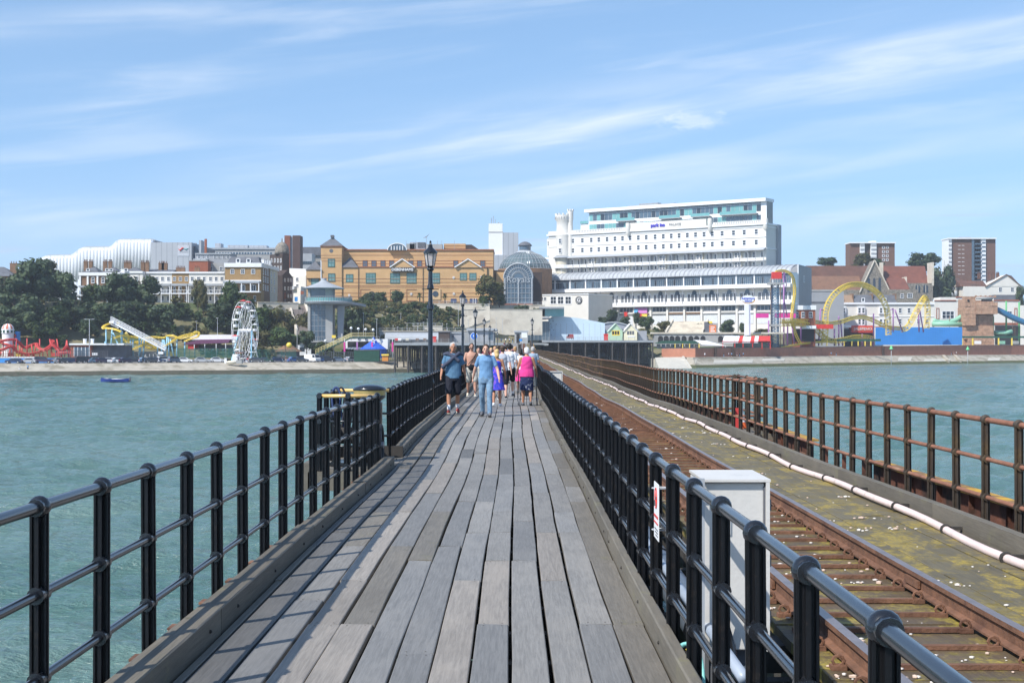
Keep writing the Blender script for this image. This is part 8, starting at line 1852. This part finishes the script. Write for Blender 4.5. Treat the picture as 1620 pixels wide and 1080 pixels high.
def person(px, Y, H, rz, label, skin, hair, top, bottom, kind='trousers', shoe=None, sock=None, step=1, stride=.24, wide=1., plump=0., sleeve=1, hairlen=0, vox=.011, head_tilt=0., arm=(0.12, -.12), z=None, elbow=0.04, female=False, group='people walking on the pier', extra=None, barefeet=False, zoff=0):
    X = X_at(px, Y); t = empty('person', (X, Y, (wz(Y) if z is None else z)+.003), rz, label, 'person', group); S = H/1.75
    V = lambda x, y, z_: (x*S*wide, y*S, z_*S)
    f = -1 # forward is -y
    # joints
    hip = {s: Vector((s*.09, 0, .92)) for s in (-1, 1)}; sgn = {1: step, -1: -step}
    kn, an, toe = {}, {}, {}
    for s in (-1, 1):
        fw = sgn[s]*stride
        if fw > 0: kn[s] = Vector((s*.10, -fw*.62-.03, .50)); an[s] = Vector((s*.10, -fw, .085)); toe[s] = an[s]+Vector((s*.02, -.16, -.03))
        else: kn[s] = Vector((s*.10, -fw*.30-.03, .49)); an[s] = Vector((s*.10, -fw*1.0, .125)); toe[s] = an[s]+Vector((s*.02, -.13, -.085))
    sh = {s: Vector((s*.163, .01, 1.405)) for s in (-1, 1)}; el, wr_ = {}, {}
    for i, s in enumerate((-1, 1)):
        sw = arm[i]; el[s] = Vector((s*(.205+elbow), -sw*.4+.03, 1.13)); wr_[s] = Vector((s*(.215+elbow*1.6), -sw*1.6-.05, .91))
    hy = -.02-head_tilt*.06; hz = 1.615-abs(head_tilt)*.02
    b = MB(); W1 = 1+plump*.5; W2 = 1+plump
    tors = [(0, 0, .84, .10, .08), (0, .01, .90, .165*W1, .115*W1), (0, 0, .98, .160*W1, .11*W2), (0, -.01*plump*4, 1.10, .140*W2, .098*W2), (0, 0, 1.24, .158*W1, .108*W1), (0, .0, 1.34, .172, .11), (0, .005, 1.42, .165, .085), (0, .005, 1.465, .085, .06), (0, hy*.5, 1.52, .053, .055)]
    loft(b, [(cx*S, cy*S, z_*S, rx*S*wide, ry*S) for cx, cy, z_, rx, ry in tors])
    cap(b, [V(0, .0, 1.45), V(0, hy*.8, 1.56)], [.058*S, .052*S])
    b.ball(V(0, hy+.012, hz+.022), .094*S, 16, 12, 0, (.80, 1.0, 1.10)); b.ball(V(0, hy-.025, hz-.055), .060*S, 12, 8, 0, (.86, .9, .95))
    b.ball(V(0, hy-.092-.008*head_tilt, hz-.012), .0165*S, 8, 6, 0, (.8, 1.1, 1.5))
    for s in (-1, 1): b.ball((s*.078*S, (hy+.01)*S, (hz-.005)*S), .024*S, 8, 6, 0, (.4, .7, 1.2))
    for s in (-1, 1):
        cap(b, [V(*hip[s]), V(*(hip[s].lerp(kn[s], .5))), V(*kn[s])], [.088*S*W1, .075*S*W1, .054*S]); cap(b, [V(*kn[s]), V(*(kn[s].lerp(an[s], .35)+Vector((0, .018, 0)))), V(*an[s])], [.052*S, .056*S, .036*S])
        cap(b, [V(*(an[s]+Vector((0, .03, -.045)))), V(*toe[s])], [.034*S, .026*S])
        cap(b, [V(*sh[s]), V(*el[s])], [.052*S*W1, .038*S]); cap(b, [V(*el[s]), V(*(el[s].lerp(wr_[s], .4))), V(*wr_[s])], [.038*S, .037*S, .025*S])
        d = (wr_[s]-el[s]).normalized(); d = (d*.8+Vector((0, -.12, -.1))).normalized(); w = Vector(V(*wr_[s])); p = w+d*.05*S; fx = Vector((0, 1, 0))
        b.ball(p, .036*S, 8, 6, 0, (.55, 1.0, 1.25))
        for k in range(4):
            q = p+fx*(k-1.5)*.019*S+d*.035*S; ln = (.045, .052, .048, .038)[k]*S; b.tube([q, q+d*ln*.6, q+d*ln+Vector((-s*.012, -.008, 0))*S], [.0095*S, .009*S, .0075*S], 6)
        b.tube([p+Vector((-s*.005, -.025, .01))*S, p+Vector((-s*.012, -.045, -.02))*S, p+d*.03*S+Vector((-s*.015, -.045, -.01))*S], [.011*S, .010*S, .008*S], 6)
    body = remesh(b, 'body', skin, t, vox*S, 0, 5)
    # face
    mb = MB(); 
    for s in (-1, 1): mb.ball((s*.031*S, (hy-.079)*S, (hz+.022)*S), .0085*S, 6, 4, 0)
    mb.build('eyes', m_joist, t, smooth=True)
    MB().box(-.022*S, .022*S, (hy-.088)*S, (hy-.07)*S, (hz-.058)*S, (hz-.052)*S).build('mouth', mat('lips', (.32, .11, .08), .6), t)
    mb = MB()
    for s in (-1, 1): mb.bar((s*.016*S, (hy-.084)*S, (hz+.042)*S), (s*.046*S, (hy-.074)*S, (hz+.04)*S), .009*S, .008*S)
    mb.build('eyebrows', hair, t)
    # hair
    h = MB(); h.ball(V(0, hy+.028, hz+.050), .098*S, 14, 10, 0, (.86, .98, .98)); h.ball(V(0, hy+.045, hz+.005), .085*S, 12, 8, 0, (.95, .85, 1.05))
    if hairlen > 0: cap(h, [V(0, hy+.05, hz), V(0, hy+.075, hz-.10*hairlen), V(0, hy+.07, hz-.18*hairlen)], [.078*S, .075*S, .05*S])
    ho = remesh(h, 'hair', hair, t, vox*S, .006, 2, seed=int(px))
    # top
    if top is not None:
        g = MB(); e = .014; hem = .86 if kind != 'dress' else .62
        rings = [(0, 0, hem, .172*W2, .125*W2), (0, 0, .98, .172*W1*1.02, .122*W2), (0, -.012*plump*4, 1.10, .158*W2, .112*W2), (0, 0, 1.24, .170*W1, .12*W1), (0, 0, 1.34, .174, .136), (0, .002, 1.41, .163, .114), (0, .0, 1.475, .10, .084)]
        if kind == 'dress': rings = [(0, .0, .50, .27, .20), (0, 0, .66, .23, .17), (0, 0, .86, .185*W1, .14)]+rings[1:5]+[(0, .005, 1.39, .14, .10)]
        if female: rings = [(a, b_, c, d*(.93 if c > 1.05 else 1.02), e_*(1.0)) for a, b_, c, d, e_ in rings]
        loft(g, [(cx*S, cy*S, z_*S, rx*S*wide, ry*S) for cx, cy, z_, rx, ry in rings])
        if sleeve:
            for s in (-1, 1):
                k = .62 if sleeve == 1 else 1.0; cap(g, [V(*sh[s]), V(*(sh[s].lerp(el[s], k)))], [.060*S*W1, .056*S*W1])
                if sleeve == 2: cap(g, [V(*el[s]), V(*el[s].lerp(wr_[s], .9))], [.052*S, .042*S])
        remesh(g, 'dress' if kind == 'dress' else 'shirt', top, t, vox*S, .0045, 3, seed=int(px*3))
    # bottom
    if kind in ('trousers', 'shorts', 'skirt'):
        g = MB(); loft(g, [(0, 0, z_*S, rx*S*wide*W1, ry*S*W1) for z_, rx, ry in ((.80, .168, .122), (.90, .176, .126), (1.0, .160, .118))])
        for s in (-1, 1):
            if kind == 'trousers': cap(g, [V(*(hip[s]+Vector((0, 0, -.02)))), V(*hip[s].lerp(kn[s], .5)), V(*kn[s])], [.102*S*W1, .088*S, .068*S]); cap(g, [V(*kn[s]), V(*(kn[s].lerp(an[s], .4)+Vector((0, .012, 0)))), V(*(an[s]+Vector((0, .0, .0))))], [.068*S, .066*S, .056*S])
            elif kind == 'shorts': cap(g, [V(*(hip[s]+Vector((0, 0, -.02)))), V(*hip[s].lerp(kn[s], .45)), V(*hip[s].lerp(kn[s], .88))], [.105*S*W1, .100*S*W1, .092*S*W1])
        if kind == 'skirt': loft(g, [(0, 0, .46*S, .21*S, .17*S), (0, 0, .66*S, .205*S, .165*S), (0, 0, .88*S, .18*S*W1, .14*S)])
        remesh(g, kind if kind != 'trousers' else 'trousers', bottom, t, vox*S, .004, 3, seed=int(px*5))
    if sock:
        for s in (-1, 1): g = MB(); cap(g, [V(*kn[s].lerp(an[s], .72)), V(*an[s])], [.046*S, .043*S]); g.build('sock', sock, t, smooth=True)
    for s in (-1, 1):
        a, q = an[s], toe[s]; g = MB(); cap(g, [V(*(a+Vector((0, .035, -.05)))), V(*a.lerp(q, .6)+Vector((0, 0, -.012))), V(*q)] if False else [V(*(a+Vector((0, .03, -.042)))), V(*(a.lerp(q, .6)+Vector((0, 0, .004)))), V(*(q+Vector((0, 0, .004))))], [.046*S, .044*S, .034*S])
        shm = shoe or m_slate
        if isinstance(shm, tuple): up, so = shm
        else: up, so = shm, m_whitep if shm is not m_slate else m_joist
        so_ = remesh(g, 'shoe', up, t, .012*S, 0, 2)
        d = Vector(V(*q))-Vector(V(*(a+Vector((0, .03, -.045))))); c0 = Vector(V(*(a+Vector((0, .055, -.078))))); c1 = Vector(V(*(q+Vector((0, -.02, -.026)))))
        MB().bar(c0, c1, .082*S, .018*S).build('sole', so, so_)
    return t, dict(V=V, S=S, hy=hy, hz=hz, sh=sh, el=el, wr=wr_, an=an, kn=kn, loft=loft)
hr_grey = mat('grey_hair', (.42, .40, .38), .8, .3, 60); hr_brown = mat('brown_hair', (.06, .035, .02), .6, .3, 60); hr_dark = mat('dark_hair', (.018, .013, .010), .5, .3, 60); hr_blond = mat('blonde_hair', (.55, .38, .16), .6, .25, 60); hr_white = mat('white_hair', (.66, .65, .62), .8, .15, 60); hr_ginger = mat('strawberry_hair', (.42, .24, .11), .6, .2, 60)
c_blue = cloth('washed_blue', (.10, .20, .31)); c_lblue = cloth('sky_blue', (.155, .29, .47)); c_navy = cloth('navy', (.022, .024, .034)); c_scarf = cloth('slate_sweater', (.065, .075, .11)); c_jean = cloth('pale_denim', (.20, .31, .42), (.13, .21, .31), 6., .5)
c_lgrey = cloth('light_grey', (.42, .44, .49)); c_white = cloth('white', (.72, .73, .75)); c_black = cloth('black', (.014, .014, .017)); c_pink = cloth('hot_pink', (.70, .06, .26)); c_navywhite = cloth('navy_white_floral', (.02, .03, .08), (.65, .66, .7), 9., .60)
c_dress = cloth('blue_violet_floral', (.04, .06, .50), (.28, .12, .55), 12., .52); c_khaki = cloth('pale_stone', (.45, .43, .38)); c_wine = cloth('wine_red', (.14, .03, .05)); c_purple = cloth('violet', (.14, .09, .28)); c_sky = cloth('faded_blue', (.28, .36, .45)); c_sock = cloth('white_sock', (.78, .78, .78))
# 1 older man
t, K = person(717, 35.0, 1.77, .04, 'older grey haired man in a blue T-shirt with a slate sweater knotted round his neck', sk_tan, hr_grey, c_blue, c_navy, 'shorts', shoe=(mat('red_trainer', (.35, .05, .04), .6), m_cream), sock=c_sock, step=-1, stride=.2, wide=1.06, plump=.10, vox=.0095, arm=(.08, -.10), head_tilt=.5)
V, S = K['V'], K['S']; g = MB()
cap(g, [V(-.20, .0, 1.44), V(-.13, -.06, 1.47), V(.0, -.125, 1.40), V(.12, -.14, 1.29)], [.045, .05, .042, .045]); cap(g, [V(.20, .0, 1.44), V(.13, -.06, 1.47), V(.02, -.135, 1.38), V(-.10, -.15, 1.26), V(-.235, -.13, 1.14)], [.045, .05, .042, .045, .05]); cap(g, [V(-.2, .02, 1.44), V(0, .09, 1.46), V(.2, .02, 1.44)], [.05, .055, .05])
remesh(g, 'sweater', c_scarf, t, .010, .005, 2, 3)
MB().tube([tuple(Vector(V(*K['wr'][1]))+Vector((.032*cos(a), .032*sin(a), .02))) for a in np.linspace(0, 2*pi, 13)[:-1]], .008, 5, closed=True).build('watch', m_slate, t)
# 2 young man
person(769, 33.7, 1.73, -.05, 'young man in a plain sky blue T-shirt and faded jeans looking down', sk_fair, hr_brown, c_lblue, c_jean, 'trousers', shoe=m_slate, step=1, stride=.22, wide=1.0, vox=.0095, arm=(-.14, .10), head_tilt=1.0, elbow=.07)
# 3 shirtless man
t, K = person(746, 48, 1.80, .1, 'shirtless tanned man with dark glasses and a black waist bag', sk_red, hr_brown, None, c_khaki, 'shorts', shoe=m_cream, step=1, stride=.2, wide=1.05, plump=.03, vox=.011, arm=(.1, -.1)); V = K['V']
MB().box(-.06, .06, (K['hy']-.095), (K['hy']-.07), K['hz']+.012, K['hz']+.04).build('sunglasses', m_black, t); g = MB(); g.ball(V(.0, -.16, .96), .10, 12, 8, 0, (1.35, .6, 1.0)); remesh(g, 'waist_bag', c_black, t, .012, .004, 2, 1)
MB().tube([V(.185*cos(a), .135*sin(a), 1.0) for a in np.linspace(0, 2*pi, 25)[:-1]], .018, 5, closed=True).build('bag_strap', c_black, t); MB().tube([V(.16, -.06, 1.44), V(.05, -.125, 1.25), V(-.12, -.13, 1.05)], .014, 5).build('shoulder_strap', c_black, t)
# 4 woman in dress
person(786, 39.8, 1.60, pi, 'blonde woman in a blue and violet patterned sundress walking away', sk_tan, hr_blond, c_dress, None, 'dress', shoe=m_whitep, step=-1, stride=.16, wide=.95, sleeve=0, hairlen=.6, vox=.011, female=True, arm=(.1, -.08))
person(795, 45.5, 1.74, pi+.05, 'man in a pale grey T-shirt and navy shorts seen from behind', sk_fair, hr_brown, c_lgrey, c_navy, 'shorts', shoe=(c_navy, m_whitep), step=1, stride=.18, vox=.011, arm=(-.08, .1))
person(806, 48.5, 1.80, pi, 'tall dark haired man in a white T-shirt and black shorts seen from behind', sk_fair, hr_dark, c_white, c_black, 'shorts', shoe=m_slate, sock=c_sock, step=-1, stride=.18, wide=1.02, vox=.011)
t, K = person(833.5, 40.6, 1.66, pi, 'white haired woman in a sleeveless hot pink top pushing a wheeled walker', sk_tan, hr_white, c_pink, c_navywhite, 'skirt', shoe=m_slate, step=1, stride=.15, wide=1.08, plump=.22, sleeve=0, vox=.011, arm=(.16, .16), female=True)
w = empty('walker', (X_at(834, 41.1), 41.15, wz(41)), 0, 'black wheeled walking frame in front of the woman in pink', 'walking frame')
for sx in (-.27, .27):
    for y in (-.30, .25): mb = MB(); mb.tube([(sx, y, .11), (sx+.03, y, .11)], .105, 16).build('wheel', m_slate, w)
    MB().tube([(sx, -.28, .12), (sx, -.05, .55), (sx*.9, .0, .88), (sx*.9, -.18, .92)], .014, 6).build('frame_side', m_black, w, smooth=True); MB().bar((sx, .25, .12), (sx, -.05, .55), .02).build('strut', m_black, w)
MB().box(-.24, .24, -.15, .08, .52, .56).build('seat', m_slate, w); MB().box(-.18, .18, .06, .16, .25, .5).build('basket', m_slate, w)
MORE = [(815, 58, 1.66, pi, 'strawberry blonde woman in a light grey top ahead of the woman in pink', sk_fair, hr_ginger, c_lgrey, c_khaki, 'shorts', dict(female=True)), (823.5, 52, 1.62, pi, 'dark haired woman in a white top just left of the woman in pink', sk_tan, hr_dark, c_white, c_pink, 'skirt', dict(female=True, hairlen=.4)),
    (843, 56, 1.68, pi, 'grey haired man in a faded blue shirt beside the right railing', sk_tan, hr_grey, c_sky, c_khaki, 'trousers', {}), (757, 56, 1.66, 0, 'woman in a pale dress half hidden behind the shirtless man', sk_fair, hr_dark, c_white, c_khaki, 'skirt', dict(female=True)), (770, 62, 1.70, 0, 'woman in a wine red top behind the young man', sk_tan, hr_brown, c_wine, c_navy, 'shorts', dict(female=True)),
    (777, 66, 1.62, 0, 'fair haired woman in a cream top in the middle of the crowd', sk_fair, hr_blond, c_khaki, c_black, 'shorts', dict(female=True)), (783, 60, 1.66, 0, 'fair haired woman with bare shoulders left of the violet shirt', sk_red, hr_ginger, c_white, c_sky, 'skirt', dict(sleeve=0, female=True)), (788, 72, 1.74, pi, 'man in a violet shirt in the middle of the crowd', sk_tan, hr_brown, c_purple, c_navy, 'shorts', {}),
    (793, 80, 1.78, 0, 'tanned man with short dark hair at the back of the crowd', sk_tan, hr_dark, c_wine, c_black, 'shorts', {}), (801, 64, 1.74, pi, 'man with a slate rucksack ahead of the white T-shirt', sk_fair, hr_dark, c_scarf, c_navy, 'shorts', {}), (809, 70, 1.76, pi, 'man in a navy T-shirt ahead of the tall dark haired man', sk_fair, hr_brown, c_navy, c_khaki, 'shorts', {}),
    (810, 95, 1.72, pi, 'person in a pink top far ahead on the walkway', sk_fair, hr_blond, c_pink, c_sky, 'shorts', {}), (798, 110, 1.75, pi, 'person in a white top far ahead on the walkway', sk_fair, hr_dark, c_white, c_black, 'shorts', {}), (805, 130, 1.72, 0, 'person in a sky blue top far along the walkway', sk_tan, hr_brown, c_lblue, c_khaki, 'shorts', {}), (790, 140, 1.74, 0, 'person in a black top far along the walkway', sk_tan, hr_dark, c_black, c_jean, 'trousers', {}),
    (802, 170, 1.70, pi, 'tiny person in a wine red top far along the walkway', sk_fair, hr_dark, c_wine, c_black, 'shorts', {}), (796, 190, 1.75, 0, 'tiny person in a pale grey top far along the walkway', sk_tan, hr_brown, c_lgrey, c_jean, 'trousers', {})]
for i, (px, Y, Hh, rz, lb, sk, hr, tp, bt, kd, ex) in enumerate(MORE): person(px, Y, Hh, rz, lb, sk, hr, tp, bt, kd, step=1 if i % 2 else -1, stride=.15+.03*(i % 3), vox=.016 if Y < 75 else .024, **ex)
# people on the far shore share three small figures
protos = []
for i, (tp, bt, hr) in enumerate(((c_white, c_navy, hr_dark), (c_lblue, c_black, hr_brown), (c_wine, c_khaki, hr_blond), (c_black, c_jean, hr_dark))):
    t, K = person(798, 330+i*14, 1.72, pi if i % 2 else 0, ['person in white on the ramp at the end of the walkway', 'person in sky blue on the ramp at the end of the walkway', 'person in wine red on the ramp at the end of the walkway', 'person in black on the ramp at the end of the walkway'][i], sk_fair, hr, tp, bt, 'trousers' if i == 3 else 'shorts', vox=.04, stride=.14)
    protos.append(t)
def far(px, py, Y, k, label, z=None, s=1.): c = copy_tree(protos[k], None, (X_at(px, Y), Y, Z_at(py, Y) if z is None else z), random.uniform(0, 6), label, 'people on the far shore'); c.scale = (s,)*3
for px, py, k, lb in ((31, 591, 0, 'person in white fishing at the foot of the dark steps'), (44, 587, 1, 'person in sky blue halfway down the dark steps'), (393, 573, 2, 'person in wine red by the foot of the wheel'), (387, 573, 0, 'person in white by the foot of the wheel'), (447, 572.5, 3, 'person in black, left of the standing group by the navy car'), (452, 572.5, 2, 'person in wine red in the group by the navy car'), (455, 572.5, 3, 'person in black in the middle of the group by the navy car'), (459, 572.5, 1, 'person in blue at the right of the group by the navy car')):
    far(px, py, shoreY(px, 6 if px < 50 else 12), k, lb, z=(Z_at(py, shoreY(px, 6)) if px < 50 else -2.68))
for px, k, lb in ((1115, 0, 'person in white standing at the gap in the brick wall'), (1145, 3, 'person in black near the brick wall, leftmost of the seated group'), (1153, 0, 'person in white in the group below the brick wall'), (1157.5, 1, 'person in blue in the group below the brick wall'), (1166, 2, 'person in wine red in front of the brick wall buttress'), (1170, 3, 'person in black in front of the brick wall buttress'), (1176, 1, 'person in blue right of the brick wall buttress'), (1315, 1, 'person in blue alone below the looping coaster'), (1323, 3, 'person in black below the looping coaster'), (1505, 3, 'person in black sitting by the groyne wall'), (1509, 2, 'person in wine red by the groyne wall'), (1513, 0, 'person in white standing by the groyne wall')):
    Y = shoreY(px, 10.5); far(px, 0, Y, k, lb, z=-2.15)
for px, k, lb in ((788, 2, 'person in wine red on the approach beside the long station canopy'), (800, 0, 'person in white at the far end of the approach'), (806, 0, 'second person in white at the far end of the approach'), (793, 1, 'person in blue at the far end of the approach'), (811, 3, 'person in black beside the ticket kiosk')): far(px, 0, 440+k*6, k, lb, z=2.7)

bpy.data.scenes.remove(TS)
# thin sea haze that softens the far shore
hz = bpy.data.materials.new('haze_air'); hz.use_nodes = True; nt = hz.node_tree; nt.nodes.remove(nt.nodes['Principled BSDF']); v = nt.nodes.new('ShaderNodeVolumePrincipled')
v.inputs['Color'].default_value = (.86, .92, 1, 1); v.inputs['Density'].default_value = .00018; v.inputs['Anisotropy'].default_value = .2
nt.links.new(v.outputs[0], nt.nodes['Material Output'].inputs['Volume'])
tag(MB().box(-2600, 2600, -1600, 4200, -14, 90).build('haze', hz), kind='stuff')
